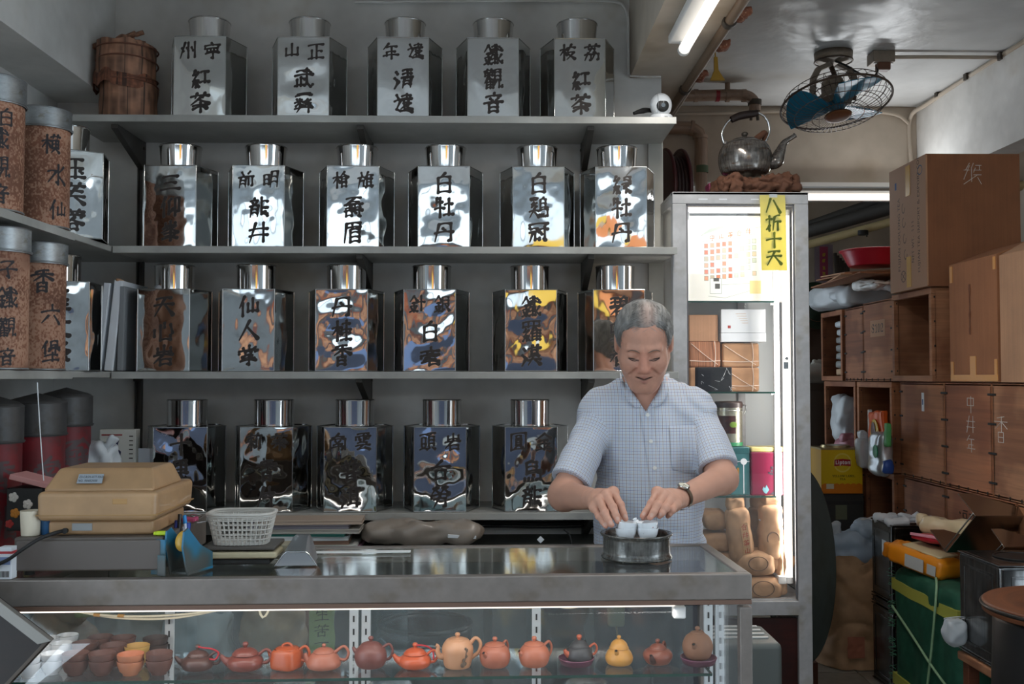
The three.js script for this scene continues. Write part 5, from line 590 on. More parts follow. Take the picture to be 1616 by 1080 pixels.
// inside the cabinet
{
  const IN = 3.9, ys = [476, 620, 785].map((y) => P(1170, y, CD + .05).y + .0032), put = (px, D) => P(px, 600, D).x, wpx = (a, b, D) => (b - a) * D / FOCAL;
  const art = canvasTex(512, 400, (c) => {   // a plain drawing of a little shop front
    c.fillStyle = '#f4f2ea'; c.fillRect(0, 0, 512, 400); c.strokeStyle = '#9aa29a'; c.lineWidth = 2; const L = (...p) => { c.beginPath(); c.moveTo(p[0], p[1]); for (let i = 2; i < p.length; i += 2) c.lineTo(p[i], p[i + 1]); c.stroke(); };
    c.fillStyle = '#a9b0a6'; c.beginPath(); c.moveTo(70, 92); c.lineTo(120, 60); c.lineTo(190, 44); c.lineTo(196, 56); c.fill(); L(70, 92, 360, 56, 470, 40); L(80, 120, 360, 84); const r = rng(31); ['中', '山', '茶', '古', '井'].forEach((ch, i) => writeGlyph(c, ch, 120 + i * 48, 92 - i * 8, 24, .9, '#a8643c'));
    for (let i = 0; i < 9; i++) for (let j = 0; j < 6; j++) { if (r() < .15) continue; c.fillStyle = i < 5 ? ['#e08a68', '#d87858', '#e8a888', '#c8b8a0'][Math.floor(r() * 4)] : ['#d0d6cc', '#c8d0c4', '#e0c8b0'][Math.floor(r() * 3)]; const x = 90 + i * 32, y = 130 - i * 3 + j * 30; c.fillRect(x, y, 20, 20); c.strokeRect(x, y, 20, 20); }
    c.fillStyle = '#f2f2ee'; c.fillRect(120, 290, 60, 70); c.strokeRect(120, 290, 60, 70); c.fillStyle = '#5a5a56'; c.fillRect(138, 288, 30, 16); c.fillRect(146, 314, 26, 24); L(180, 320, 330, 312); L(110, 372, 200, 380, 360, 340); c.fillStyle = '#f0dc9c'; c.fillRect(330, 300, 60, 60);
  });
  { const x0 = put(1087, 3.88), x1 = put(1240, 3.88), y0 = ys[0], h = P(1170, 340, 3.88).y - y0, t = thing('shop_sketch', 'pale framed sketch of a small shop behind the upper cabinet glass', 'picture', [(x0 + x1) / 2, y0, -3.9]); const m = std(0xffffff, .6, { map: art }); part(t, 'board', new THREE.BoxGeometry(x1 - x0, h, .012).translate(0, h / 2, 0), [M.white, M.white, M.white, M.white, m, M.white]); part(t, 'mount', join([rbox(x1 - x0, .006, .004, .001, 0, h - .003, .007), rbox(x1 - x0, .006, .004, .001, 0, .003, .007), rbox(.006, h, .004, .001, -(x1 - x0) / 2 + .003, h / 2, .007), rbox(.006, h, .004, .001, (x1 - x0) / 2 - .003, h / 2, .007)]), M.white); }
  const kraft = std(0xfbe6d6, .75, { map: rep(T.paper, 4) }), twine = std(0xf0dccc, .7);
  const brick = (label, x0, x1, y0, y1, D, base, m, tw, dep = .1) => { const xa = put(x0, D), xb = put(x1, D), h = (y1 - y0) * D / FOCAL, w = xb - xa - .003, t = thing('wrapped_brick', label, 'tea brick', [(xa + xb) / 2, base, -D - dep / 2], 0); part(t, 'wrapper', bend(rbox(w, h, dep, .008, 0, h / 2, 0, 4), (v) => { const k = (n3(v.x * 40, v.y * 40, v.z * 40, x0) - .5) * .003; v.z += k; v.x += k; }), m); if (tw) part(t, 'twine', join([tube([[w * .3, .001, dep / 2 + .002], [w * .33, h / 2, dep / 2 + .003], [w * .3, h, dep / 2 + .002], [w * .3, h + .001, 0]], .0016, 20, 5), tube([[-w / 2, h * .25, dep / 2], [0, h * .22, dep / 2 + .003], [w / 2, h * .25, dep / 2]], .0016, 16, 5), tube([[-w * .45, h * .9, dep / 2 + .002], [0, h * .45, dep / 2 + .004], [w * .4, h * .1, dep / 2 + .002]], .0014, 16, 5)]), twine); return t; };
  const b1 = ys[1], hrow = 38 * 3.93 / FOCAL;
  brick('kraft paper brick at the lower left behind the black brick', 1088, 1142, 578, 616, 3.93, b1, kraft, false); brick('kraft paper brick tied with twine at lower right of the shelf', 1142, 1199, 578, 616, 3.93, b1, kraft, true);
  brick('striped kraft paper bundle tied at its right edge, upper left', 1088, 1138, 536, 577, 3.93, b1 + hrow + .001, std(0xf4d8c4, .75, { map: rep(tex(256, 64, (u, v) => { const k = .82 + .3 * (tn(u, v, 60, 2, 3) - .5); return [214 * k, 164 * k, 132 * k]; }), 6) }), true); brick('kraft paper brick with crossing twine, upper right', 1140, 1199, 539, 577, 3.93, b1 + hrow + .001, kraft, true);
  { const y = b1 + 2 * hrow + .008, c = solo('carton', 'plain brown carton on the twine-tied bundle', 'box', join([rbox(wpx(1088, 1134, 3.93), wpx(492, 534, 3.93), .14, .003, 0, wpx(492, 534, 3.93) / 2, 0), rbox(wpx(1088, 1134, 3.93) * .99, .002, .142, .0008, 0, wpx(492, 534, 3.93) * .985, 0)]), M.card, [put(1111, 3.93), y, -4.0]); const wb = thing('white_tea_box', 'white paper box with small red seal, upper right of the shelf', 'box', [put(1173, 3.93), y - .003, -3.98]), w = wpx(1139, 1210, 3.93), h = wpx(486, 538, 3.93); part(wb, 'carton', rbox(w, h * .72, .12, .002, 0, h * .64, 0), M.paper); part(wb, 'lower_tray', rbox(w * 1.01, h * .27, .122, .002, 0, h * .14, 0), M.paper); part(wb, 'red_seal', box(.011, .011, .0006, -w * .32, h * .46, .0605), std(0xa84038, .6)); part(wb, 'print_line', join([...Array(5)].map((_, k) => box(.04 - k * .004, .0015, .0005, -.01 + k * .004, h * (.86 - k * .07), .0603))), std(0xc8a88c, .6)); }
  { const D = 3.82, w = wpx(1101, 1156, D), h = wpx(577, 616, D), t = thing('black_tea_brick', 'black pressed tea brick wrapped in clear film', 'tea brick', [put(1128.5, D), b1, -D - .03]); part(t, 'brick', bend(rbox(w, h, .05, .004, 0, h / 2, 0, 4), (v) => { v.z += (n3(v.x * 220, v.y * 220, 3, 5) - .5) * .004; }), std(0x2f2f33, .8, { map: rep(T.speck, 5), bumpMap: rep(T.speck, 12), bumpScale: .002 })); part(t, 'film_crease', join([...Array(10)].map((_, k) => { const r = rng(k + 60), x = (r() - .5) * w, y = r() * h; return tube([[x, y, .0285], [x + (r() - .5) * .03, y + (r() - .5) * .03, .03], [x + (r() - .5) * .05, y + (r() - .5) * .05, .0285]], .0005, 8, 4); })), std(0xd8d8d8, .2)); }
  { const y = ys[2], D = 3.84, hb = wpx(708, 784, D); const tb = thing('teal_tea_tin', 'square teal tea tin with white band, partly behind the man\'s arm', 'tea tin', [put(1160, D), y, -D - .05]); const w = wpx(1138, 1183, D); part(tb, 'body', rbox(w, hb * .92, .1, .006, 0, hb * .46, 0), std(0x3f7478, .35)); part(tb, 'lid', rbox(w * 1.02, hb * .16, .102, .006, 0, hb * .92, 0), std(0x2f5f62, .3)); part(tb, 'white_band', join([rbox(w * 1.004, .004, .1008, .001, 0, hb * .7, 0), rbox(.004, hb * .66, .1008, .001, w * .28, hb * .36, 0), cyl(.012, .012, .003, 24).rotateX(Math.PI / 2).translate(w * .28, hb * .7, .05)]), M.paper); part(tb, 'orange_mark', box(.008, hb * .3, .0008, w * .08, hb * .42, .0503), std(0xb07a34, .5));
    const rt = thing('magenta_tea_tin', 'magenta square tea tin with yellow lid edge and dark print', 'tea tin', [put(1211, D), y, -D - .045]), w2 = wpx(1183, 1239, D); part(rt, 'body', rbox(w2, hb * .9, .1, .006, 0, hb * .45, 0), phy(0x701434, .28, { clearcoat: .4 })); part(rt, 'lid', rbox(w2 * .985, hb * .1, .098, .006, 0, hb * .95, 0), std(0xc8b878, .35)); const ink = std(0x2c2430, .6); part(rt, 'print', join([[.012, .052], [.013, .04], [.011, .028], [.002, .032]].map(([x, yy], k) => crumple(.01, .009, .0016, 90 + k, .0022, 3, 160).translate(x, hb * .4 + yy - .02, .0506))), ink, { label: 'dark brushed characters' }); part(rt, 'emblem', extr([[-.024, .02], [-.019, .032], [-.014, .024], [-.008, .038], [-.002, .026], [.002, .02], [-.006, .008], [-.01, .004], [-.018, .01]].map(([x, yy]) => [x, yy - .0]), .0008).translate(0, .002, .0502), std(0x6a9aa4, .5), { label: 'pale blue mountain emblem' }); part(rt, 'skyline', extr([[.004, .002], [.012, .008], [.018, .014], [.024, .006], [.026, .002]], .0007).translate(0, .002, .0502), ink);
    const ct = thing('tall_tea_canister', 'silver clip-top tea canister with green base and dark lid', 'canister', [put(1153, 3.86), y + hb + .003, -3.9]), r = wpx(1131, 1175, 3.86) / 2, hc = wpx(636, 706, 3.86); part(ct, 'body', cyl(r, r, hc * .86, 40), std(0xb4b09c, .25, { metalness: .8 })); part(ct, 'green_base', cyl(r * 1.01, r * 1.01, hc * .08, 40), std(0x2f8a58, .4)); part(ct, 'label_band', new THREE.CylinderGeometry(r * 1.005, r * 1.005, hc * .4, 40, 1, true, -1.6, 1.9).translate(0, hc * .48, 0), std(0x7a3a34, .4, { map: rep(T.rust, 2) })); part(ct, 'green_crest', bend(new THREE.SphereGeometry(.014, 20, 14), (v) => { v.z = v.z * .16 + r; v.y = v.y * .8 + hc * .48; v.x += .006; }), std(0x7a9a38, .4)); part(ct, 'lid', lathe([[r, 0], [r * 1.03, .002], [r * 1.03, hc * .1], [r * .96, hc * .14], [0, hc * .15]], 40), std(0x3c2c28, .35), { pos: [0, hc * .86, 0] }); part(ct, 'clip', tube([[r * 1.02, hc * .9, 0], [r * 1.2, hc * .92, .004], [r * 1.22, hc * .78, .004], [r * 1.06, hc * .7, .002]], .0024, 20, 6), M.steel); part(ct, 'band', new THREE.TorusGeometry(r * 1.01, .002, 6, 40).rotateX(Math.PI / 2).translate(0, hc * .8, 0), M.steel); }
  // paper wrapped bundles on the cabinet floor
  const RL = P(1170, 961, CD).y + .0315, paperM = std(0xf6e6d8, .72, { map: rep(T.paper, 3) });
  const bundle = (label, px, py0, py1, w, D, o = {}) => { const p0 = P(px, py1, D), h = (py1 - py0) * D / FOCAL, t = thing('paper_bundle', label, 'tea bundle', o.lie ? [p0.x, p0.y + h / 2, p0.z] : [p0.x, p0.y, p0.z], o.turn || 0, 'paper wrapped tea bundles'); const g = o.lie ? triUV(crumple(w, h, .13, px, .005, 14, 30, .36)) : crumple(w, h, w, px, .0055, 14, 28, .32).translate(0, h / 2, 0); const b = part(t, 'wrapper', g, paperM, { rot: [0, 0, o.tilt || 0] }); part(b, 'twist', o.lie ? crumple(.03, h * .5, .05, px + 3, .008, 4, 50).translate(w * .52, 0, .02) : crumple(w * .7, .05, w * .6, px + 3, .012, 5, 40).translate(0, h + .012, 0), paperM); if (o.chars) { const m = canvasTex(64, 256, (c) => { c.fillStyle = '#b8926a'; c.fillRect(0, 0, 64, 256); [...o.chars].forEach((ch, i) => writeGlyph(c, ch, 10, 10 + i * 60, 44, .8, '#a4402e')); }); part(b, 'red_print', bend(new THREE.BoxGeometry(.028, h * .62, .003, 2, 8, 1), (v) => { v.z += .003 * Math.cos(v.y * 30); }).translate(.012, h * .42, w * .49), std(0xffffff, .75, { map: m }), { label: 'red printed characters' }); } if (o.ring) part(b, 'round_print', new THREE.TorusGeometry(w * .26, .0022, 6, 36).scale(1, o.lie ? .7 : 1.1, .5).translate(0, o.lie ? .004 : h * .42, o.lie ? .066 : w * .5), std(0x6e5440, .7), { label: 'round dark stamp' }); if (o.band) part(b, 'clear_tape', join([new THREE.TorusGeometry(w * .43, .006, 6, 30).rotateX(Math.PI / 2).scale(1, 1.2, 1).translate(0, h * .72, 0)]), M.bag); return t; };
  bundle('lowest paper bundle lying under the stack, with round stamp', 1198, 908, 944, .155, 3.86, { lie: true, ring: true }); bundle('paper bundle with round stamp lying second from the bottom', 1190, 868, 906, .14, 3.86, { lie: true, ring: true }); bundle('short paper bundle end beside the stamped one', 1232, 866, 906, .06, 3.87, { lie: true });
  bundle('upright paper bundle printed with red characters, leaning left', 1172, 801, 886, .088, 3.85, { tilt: .12, chars: '古井茶山' }); bundle('upright paper bundle with round stamp and clear tape', 1216, 796, 886, .085, 3.85, { ring: true, band: true }); bundle('small paper packet lying at upper left in the heap', 1126, 805, 834, .1, 3.95, { lie: true }); bundle('paper bundle lying behind the counter corner, upper one', 1130, 838, 868, .12, 3.95, { lie: true, band: false }); bundle('paper bundle lying behind the counter corner, lower one', 1138, 868, 905, .13, 3.95, { lie: true }); bundle('paper bundle standing at the back between the two upright ones', 1196, 800, 884, .07, 3.98, {}); bundle('paper bundle lying lowest at the left behind the counter', 1130, 906, 944, .12, 3.93, { lie: true });
}
// on top of the cabinet
{
  const KD = 3.93, base = CT + .003, sc = KD / FOCAL, K = (px, py) => { const p = P(px, py, KD); return V(p.x, p.y, p.z); }, c = K(1176, 275), pm = std(0x866a62, .82, { map: rep(T.paper, 4) });
  const pw = thing('paper_wad', 'crumpled brown wrapping paper under the old kettle', 'paper', [c.x, base, -KD]); const w1 = part(pw, 'wad', crumple(.3, .06, .22, 5, .026, 26, 34).translate(.03, .034, 0), pm); part(w1, 'fold', crumple(.07, .07, .05, 6, .024, 12, 44).translate(-.08, .04, .1), pm); part(w1, 'fold', crumple(.04, .085, .03, 8, .018, 12, 50).rotateZ(.25).translate(-.07, .03, .125), pm); part(w1, 'fold', crumple(.12, .05, .06, 9, .024, 14, 44).translate(.1, .055, .09), pm); part(w1, 'fold', crumple(.05, .07, .06, 10, .02, 12, 46).rotateZ(-.4).translate(.17, .035, .04), pm);
  solo('pink_box', 'small dark pink box behind the kettle', 'box', join([rbox(.07, .075, .07, .003, 0, .0375, 0), rbox(.072, .015, .072, .003, 0, .072, 0)]), std(0x8c2f56, .5), [K(1140, 270).x, base, -KD - .12]);
  const t = thing('kettle', 'old dull metal kettle with wooden handle grip on top of cabinet', 'kettle', [c.x, K(1176, 276).y, -KD]), km = std(0xfff4ea, .46, { metalness: .6, map: rep(T.tinDirt, 3), roughnessMap: rep(T.smear, 5) }), R = 42 * sc;
  part(t, 'body', lathe(new THREE.SplineCurve([[0, 0], [R * .74, 0], [R * .93, .018], [R, .055], [R * .97, .09], [R * .8, .12], [R * .55, .133], [R * .45, .135]].map(([x, y]) => new THREE.Vector2(x, y))).getPoints(40).map((v) => [Math.max(0, v.x), v.y]), 56), km);
  const lid = part(t, 'lid', lathe([[R * .5, 0], [R * .5, .005], [R * .42, .009], [R * .2, .015], [0, .016]], 40), km, { pos: [0, .132, 0] }); part(lid, 'knob', lathe([[.006, 0], [.008, .006], [.013, .01], [.013, .018], [.008, .022], [0, .023]], 24), M.iron, { pos: [0, .014, 0] });
  part(t, 'spout', taper([[R * .86, .045, .01], [R * 1.12, .05, .015], [R * 1.28, .085, .02], [R * 1.45, .122, .022], [R * 1.84, .15, .025]], [.027, .029, .022, .0155, .010, .009], 36, 18), km); part(t, 'spout_lip', new THREE.TorusGeometry(.009, .002, 8, 20).rotateY(Math.PI / 2).rotateZ(.6).translate(R * 1.84, .15, .025), km);
  const hp = [[-R * .78, .118, 0], [-R * .88, .16, 0], [-R * .72, .2, 0], [-R * .48, .222, 0], [.0, .235, 0], [R * .5, .244, 0], [R * .82, .222, 0], [R * .94, .175, 0], [R * .72, .118, 0]]; const h = part(t, 'handle', tube(hp, .0045, 60, 10), M.steel); part(h, 'grip', taper([[-R * .52, .217, 0], [-.02, .232, 0], [R * .5, .244, 0]], [.013, .0155, .0155, .012], 24, 16), std(0x2f211b, .6, { map: rep(T.wood, 6) }), { label: 'dark wooden grip' }); for (const x of [-R * .76, R * .72]) part(h, 'ear', rbox(.012, .026, .03, .003, x, .118, 0), km);
  part(t, 'rag', join([tube([[R * .4, .14, .0], [R * .6, .155, .01], [R * .75, .165, 0], [R * .8, .14, -.01]], .012, 20, 8)]), pm, { label: 'dark rag tied to the handle' });
  // hose reel behind the cabinet
  const hr = thing('hose_reel', 'dark maroon hose reel standing behind the cabinet\'s left edge', 'hose reel', P(1062, 305, 4.75)), rm = std(0x4a2024, .45), R2 = .2; for (const x of [-.045, .03]) part(hr, 'disc', join([cyl(R2, R2, .006, 48), new THREE.TorusGeometry(R2, .009, 8, 56).rotateX(Math.PI / 2).translate(0, .003, 0)]).rotateZ(Math.PI / 2).translate(x, 0, 0), rm); part(hr, 'hose', join([0, 1, 2, 3].map((k) => new THREE.TorusGeometry(R2 * .82, .01, 8, 48).rotateY(Math.PI / 2).translate(-.034 + k * .017, 0, 0))), std(0x2c1a1a, .6)); part(hr, 'stand', join([rbox(.04, P(1062, 305, 4.75).y, .05, .005, -.008, -P(1062, 305, 4.75).y / 2 + .0, -.02)]), M.iron); hr.rotation.y = .12;
}
// ---------- the orbit fan ----------
{
  const FDp = 4.79, b = P(1315, 72, FDp), t = thing('ceiling_fan', 'old caged ceiling fan with three blue blades', 'fan', [b.x, CEIL - .002, -FDp]), cm = std(0xa89a8c, .5, { metalness: .2, map: rep(T.plaster, 5) }), gm = std(0x53443a, .5, { metalness: .5 });
  part(t, 'ceiling_plate', lathe([[0, -.045], [.075, -.045], [.088, -.03], [.09, 0], [0, 0]], 40), cm); part(t, 'plate_ring', new THREE.TorusGeometry(.088, .004, 8, 48).rotateX(Math.PI / 2).translate(0, -.042, 0), gm);
  const cy = P(1312, 158, FDp).y - CEIL, arm = [[-.03, -.05], [-.085, -.075], [-.108, -.12], [-.112, -.19], [-.1, cy + .02]], strip = (s) => extr([...arm.map(([x, y]) => [x * s, y]), ...arm.map(([x, y]) => [(x + .02) * s, y - .012]).reverse()], .026, .002).translate(0, 0, -.013); part(t, 'yoke', join([strip(1), strip(-1)]), cm);
  const H = new THREE.Group(); H.name = 'fan_head'; H.position.set(0, cy, .02); H.rotation.set(-.25, 0, .06); t.add(H);
  const sub = (n, g, m, l) => part(H, n, g, m, l ? { label: l } : {});
  sub('motor', lathe([[0, .115], [.03, .113], [.05, .095], [.058, .06], [.058, .03], [.075, .02], [.085, 0], [.08, -.012], [.03, -.02], [0, -.02]], 40), cm); sub('tie_rod', join([rod([-.1, 0, 0], [-.07, .01, 0], .012), rod([.1, 0, 0], [.07, .01, 0], .012), rod([.02, .115, 0], [.01, .19, -.01], .012)]), gm);
  const R = .257, wire = []; for (let i = 0; i < 48; i++) { const a = i / 48 * 6.283, c = Math.cos(a), s = Math.sin(a), w = .35; wire.push(tube([[.06 * c, -.088, .06 * s], [.13 * Math.cos(a + .1), -.086, .13 * Math.sin(a + .1)], [.21 * Math.cos(a + .16), -.066, .21 * Math.sin(a + .16)], [R * Math.cos(a + .18), -.02, R * Math.sin(a + .18)]], .0013, 12, 5)); if (i % 2 === 0) wire.push(tube([[R * c, -.02, R * s], [.235 * c, .022, .235 * s], [.17 * c, .038, .17 * s], [.085 * c, .03, .085 * s]], .0015, 12, 5)); } for (const [r, y, q] of [[.2, -.07, .002], [.12, -.087, .002], [.235, .022, .002], [.17, .039, .002], [.1, .032, .0025]]) wire.push(new THREE.TorusGeometry(r, q, 6, 72).rotateX(Math.PI / 2).translate(0, y, 0));
  sub('guard', join(wire), gm); sub('guard_ring', new THREE.TorusGeometry(R, .0055, 10, 96).rotateX(Math.PI / 2).translate(0, -.02, 0), gm); sub('badge', lathe([[0, -.098], [.045, -.098], [.06, -.094], [.064, -.086], [0, -.084]], 40), std(0x7a4a2a, .6), 'round brown hub badge'); sub('hub', lathe([[0, -.075], [.03, -.072], [.038, -.05], [.038, -.02], [0, -.018]], 32), std(0x1e5f78, .4));
  const bm = phy(0x1f86ae, .35, { transmission: .15, thickness: 0 }); for (let k = 0; k < 3; k++) { const pts = []; for (let i = 0; i <= 10; i++) { const u = i / 10; pts.push([mix(.03, .215, u), -(.026 + .095 * Math.pow(u, .7))]); } pts.push([.228, -.07], [.232, -.01], [.224, .06]); for (let i = 10; i >= 0; i--) { const u = i / 10; pts.push([mix(.03, .2, u) + .012 * Math.sin(u * 3), .018 + .115 * Math.sin(u * 2.0)]); } const g = extr(pts, .0025, .0008).rotateX(-Math.PI / 2); bend(g, (v) => { v.y += -v.z * .24 + .012 * Math.sin(v.x * 9); }); g.rotateY(.75 + k * 2.094).translate(0, -.036, 0); sub('blade', g, bm); }
  part(t, 'cable', tube([[.0, -.05, .03], [.03, -.07, .05], [.09, -.11, .06], [.14, -.135, .06], [.17, -.13, .05], [.2, -.1, .03], [.21, -.06, .0]], .005, 40, 8), M.rubber);
  const jb = thing('socket_box', 'beige electrical socket box on the ceiling beside the fan', 'socket', [P(1390, 75, FDp).x, CEIL - .001, -FDp]); part(jb, 'box', rbox(.105, .055, .09, .005, 0, -.0275, 0), cm); part(jb, 'plug', rbox(.06, .04, .05, .006, .005, -.07, .01), std(0x6a4430, .5)); for (const x of [-.035, .042]) part(jb, 'screw_cap', cyl(.008, .008, .004, 14, x, -.059, .02), M.white); part(jb, 'conduit', join([tube([[.05, -.02, 0], [.2, -.018, 0], [.45, -.018, 0], [.72, -.02, 0]], .009, 30, 10)]), M.wallWarm);
}
// ---------- the wall of crates along the passage ----------
const CX = 1.96, RA = EYE + .405, RB = EYE - .02, RC = EYE - .47, RD = EYE - .92, CDp = .46;
const Dat = (px) => -PX(px, 596, CX).z;    // distance along the passage of a column of the photograph on the crate front
const nailM = std(0x2a2624, .7), chalk = std(0xcfc8c0, .9), strap = std(0x241e1a, .7);
function crate(label, dFar, dNear, y0, y1, o = {}) {
  const x = CX + (o.push || 0), L = dFar - dNear - .006, h = y1 - y0 - .004, zc = -(dFar + dNear) / 2, t = thing('wooden_crate', label, 'crate', [x + CDp / 2, y0 + .001, zc], 0, o.open ? 'open wooden tea crates' : 'closed plywood tea crates'), m = o.mat || M.woodPale, fx = -CDp / 2, th = .012;
  const side = (n, g, mm = m, ex = {}) => part(t, n, g, mm, ex);
  side('top_board', rbox(CDp, th, L, .002, 0, h - th / 2, 0)); side('bottom_board', rbox(CDp, th, L, .002, 0, th / 2, 0)); side('end_board', rbox(CDp, h - 2 * th, th, .002, 0, h / 2, L / 2 - th / 2)); side('end_board', rbox(CDp, h - 2 * th, th, .002, 0, h / 2, -L / 2 + th / 2)); side('back_board', rbox(th, h - 2 * th, L - 2 * th, .002, CDp / 2 - th / 2, h / 2, 0));
  if (!o.open) side('front_board', rbox(th, h - .006, L - .006, .002, fx + th / 2, h / 2, 0), o.front || m);
  const bw = .028, edge = o.open ? [[0, h - bw / 2, bw, L], [0, bw / 2, bw, L]] : [];
  for (const [, y, w, l] of edge) side('batten', rbox(.022, w, l, .003, fx - .004, y, 0), m); if (o.open) for (const s of [-1, 1]) side('batten', rbox(.022, h - 2 * bw, bw, .003, fx - .004, h / 2, s * (L / 2 - bw / 2)), m);
  const nails = []; for (let k = 0; k < 4; k++) for (const s of [-1, 1]) nails.push(rbox(.006, .009, .034, .002, fx - .001, h * (.12 + .26 * k), s * (L / 2 - .012))); if (!o.open) for (let k = 0; k < 5; k++) nails.push(rbox(.005, .014, .005, .002, fx - .001, .008, L * (-.4 + .2 * k))); side('metal_strap', join(nails), strap);
  return { t, fx, h, L };
}
const writeBoard = (t, fx, txt, y, z, s, colour, mat2, fat = .7, vertical = true) => txt.split('').forEach((ch, i) => { const list = strokeList(CHARACTERS[ch] || RADICALS[ch]), g = join(list.flatMap((p) => p.slice(1).map((q, k) => { const a = p[k]; return rod([fx - .0006, y + (.5 - a[1]) * s - (vertical ? i * s * 1.15 : 0), z - (.5 - a[0]) * s * -1 * -1 + (vertical ? 0 : i * s * 1.2)], [fx - .0006, y + (.5 - q[1]) * s - (vertical ? i * s * 1.15 : 0), z - (.5 - q[0]) * s + (vertical ? 0 : i * s * 1.2)], s * .035 * fat, 5); }))); part(t, 'lettering', g.scale(1, 1, 1), mat2); });
{
  const wA = std(0xffffff, .7, { map: rep(T.wood, 1.3) }), wB = std(0xfff2e4, .72, { map: rep(T.wood, 1.1) }), wC = std(0xdcc8b8, .72, { map: rep(T.wood, 1.4) }), wD = std(0xffeada, .7, { map: rep(T.wood, .9) });
  const d = [1290, 1333, 1363, 1412, 1418, 1475, 1490, 1565, 1640].map(Dat);
  const label = (t, fx, y, z, w = .026, h = .085) => { const q = part(t, 'paper_label', rbox(.0014, h, w, .0005, fx - .001, y, z), M.paper); part(q, 'print', box(.0006, h * .3, w * .4, fx - .002, y, z), std(0x3a5a86, .7)); };
  // row at eye level
  crate('open wooden crate with stacked packets, far end of the eye-level row', Dat(1300), Dat(1334), RB, RA - .02, { open: true, mat: wC });
  const s1 = crate('narrow plywood crate end between the open crate and the stencilled one', Dat(1334), Dat(1363), RB, RA - .02, { mat: wC });
  const s2 = crate('plywood crate stencilled S102 at eye level', Dat(1363), Dat(1411), RB, RA - .01, { mat: wB });
  { const m = canvasTex(256, 128, (c) => { c.fillStyle = '#a87c5c'; c.fillRect(0, 0, 256, 128); c.fillStyle = '#2f2a28'; c.font = 'bold 92px serif'; c.fillText('S102', 22, 96); c.fillStyle = '#a87c5c'; for (let i = 0; i < 7; i++) c.fillRect(34 + i * 31, 20, 5, 90); }); part(s2.t, 'stencil', new THREE.BoxGeometry(.0012, .085, .2).translate(s2.fx - .0004, s2.h * .66, .0), [s2.t, s2.t, 0, 0, 0, 0].map((_, i) => i === 1 ? std(0xffffff, .75, { map: m }) : wB), { label: 'black stencilled S102' }); }
  const o1 = crate('open empty wooden crate holding one small blue can, under the tall carton', Dat(1413), Dat(1477), RB, RA, { open: true, mat: wA });
  solo('small_can', 'small crumpled blue and white can inside the open crate', 'can', join([crumple(.04, .085, .04, 6, .006, 6, 40, .45).translate(0, .045, 0), cyl(.017, .017, .004, 18, 0, .084, 0)]), std(0x5a7ba8, .4, { metalness: .4 }), [CX + .05, RB + .015, -(Dat(1466) + .02)]);
  // lower rows
  const b1 = crate('plywood crate with a pale label, left one of the row below', Dat(1420), Dat(1490), RC, RB, { mat: wB }); label(b1.t, b1.fx, b1.h * .8, .02);
  const b2 = crate('stained plywood crate with white chalk characters, middle of the row', Dat(1490), Dat(1565), RC, RB, { mat: wD }); writeBoard(b2.t, b2.fx, '中井年', b2.h * .8, .03, .07, 0, chalk, .6);
  const b3 = crate('plywood crate at the right edge of the row with faint chalk', Dat(1565), Dat(1660), RC, RB, { mat: wA }); writeBoard(b3.t, b3.fx, '香', b3.h * .6, -.15, .1, 0, chalk, .4);
  crate('open wooden crate with bright foil tea packets hanging out', Dat(1356), Dat(1412), RC, RB, { open: true, mat: wB }); crate('open wooden crate stuffed with plastic bags, beside the foil packets', Dat(1304), Dat(1354), RC, RB, { open: true, mat: wC });
  const c1 = crate('dark plywood crate with a narrow pale label, behind the black tins', Dat(1424), Dat(1490), RD, RC, { mat: wC }); label(c1.t, c1.fx, c1.h * .55, .0);
  const c2 = crate('plywood crate brushed with 福建 behind the metal scoops', Dat(1490), Dat(1600), RD, RC, { mat: wD }); writeBoard(c2.t, c2.fx, '福建茶', c2.h * .72, -.14, .085, 0, std(0x3a2c24, .8), .8, false);
  crate('open dark wooden crate just behind the black stacked tins', Dat(1366), Dat(1414), RD, RC, { open: true, mat: wC }); crate('closed crate at the far end behind the brown sack', Dat(1304), Dat(1364), RD, RC, { mat: wC });
  crate('bottom crate on the floor under the brushed crate', Dat(1490), Dat(1600), .002, RD, { mat: wC }); crate('bottom crate on the floor behind the black tins', Dat(1400), Dat(1488), .002, RD, { mat: wC }); crate('bottom crate on the floor at the far end of the passage', Dat(1304), Dat(1398), .002, RD, { mat: wC }); crate('bottom crate on the floor at the right edge', Dat(1602), Dat(1760), .002, RD, { mat: wC }); crate('crate at the right edge behind the round drum lid', Dat(1602), Dat(1760), RD, RC, { mat: wB }); crate('crate beyond the right edge above the round drum lid', Dat(1662), Dat(1790), RC, RB, { mat: wB });
  // packets in the far open crate
  const rr = rng(3); for (let k = 0; k < 7; k++) solo('tea_packet', `${['lowest tan', 'second grey', 'third grey', 'fourth grey', 'fifth grey', 'sixth clear', 'topmost white'][k]} packet stacked in the far open crate`, 'packet', crumple(.16, .042, .16, k + 11, .008, 6, 30), k === 0 ? M.brownPaper : k > 4 ? M.bag : std(0x8a8a88, .5), [CX + .1, RB + .05 + k * .046, -(Dat(1322))], rr() * .4, 'packets in the far open crate');
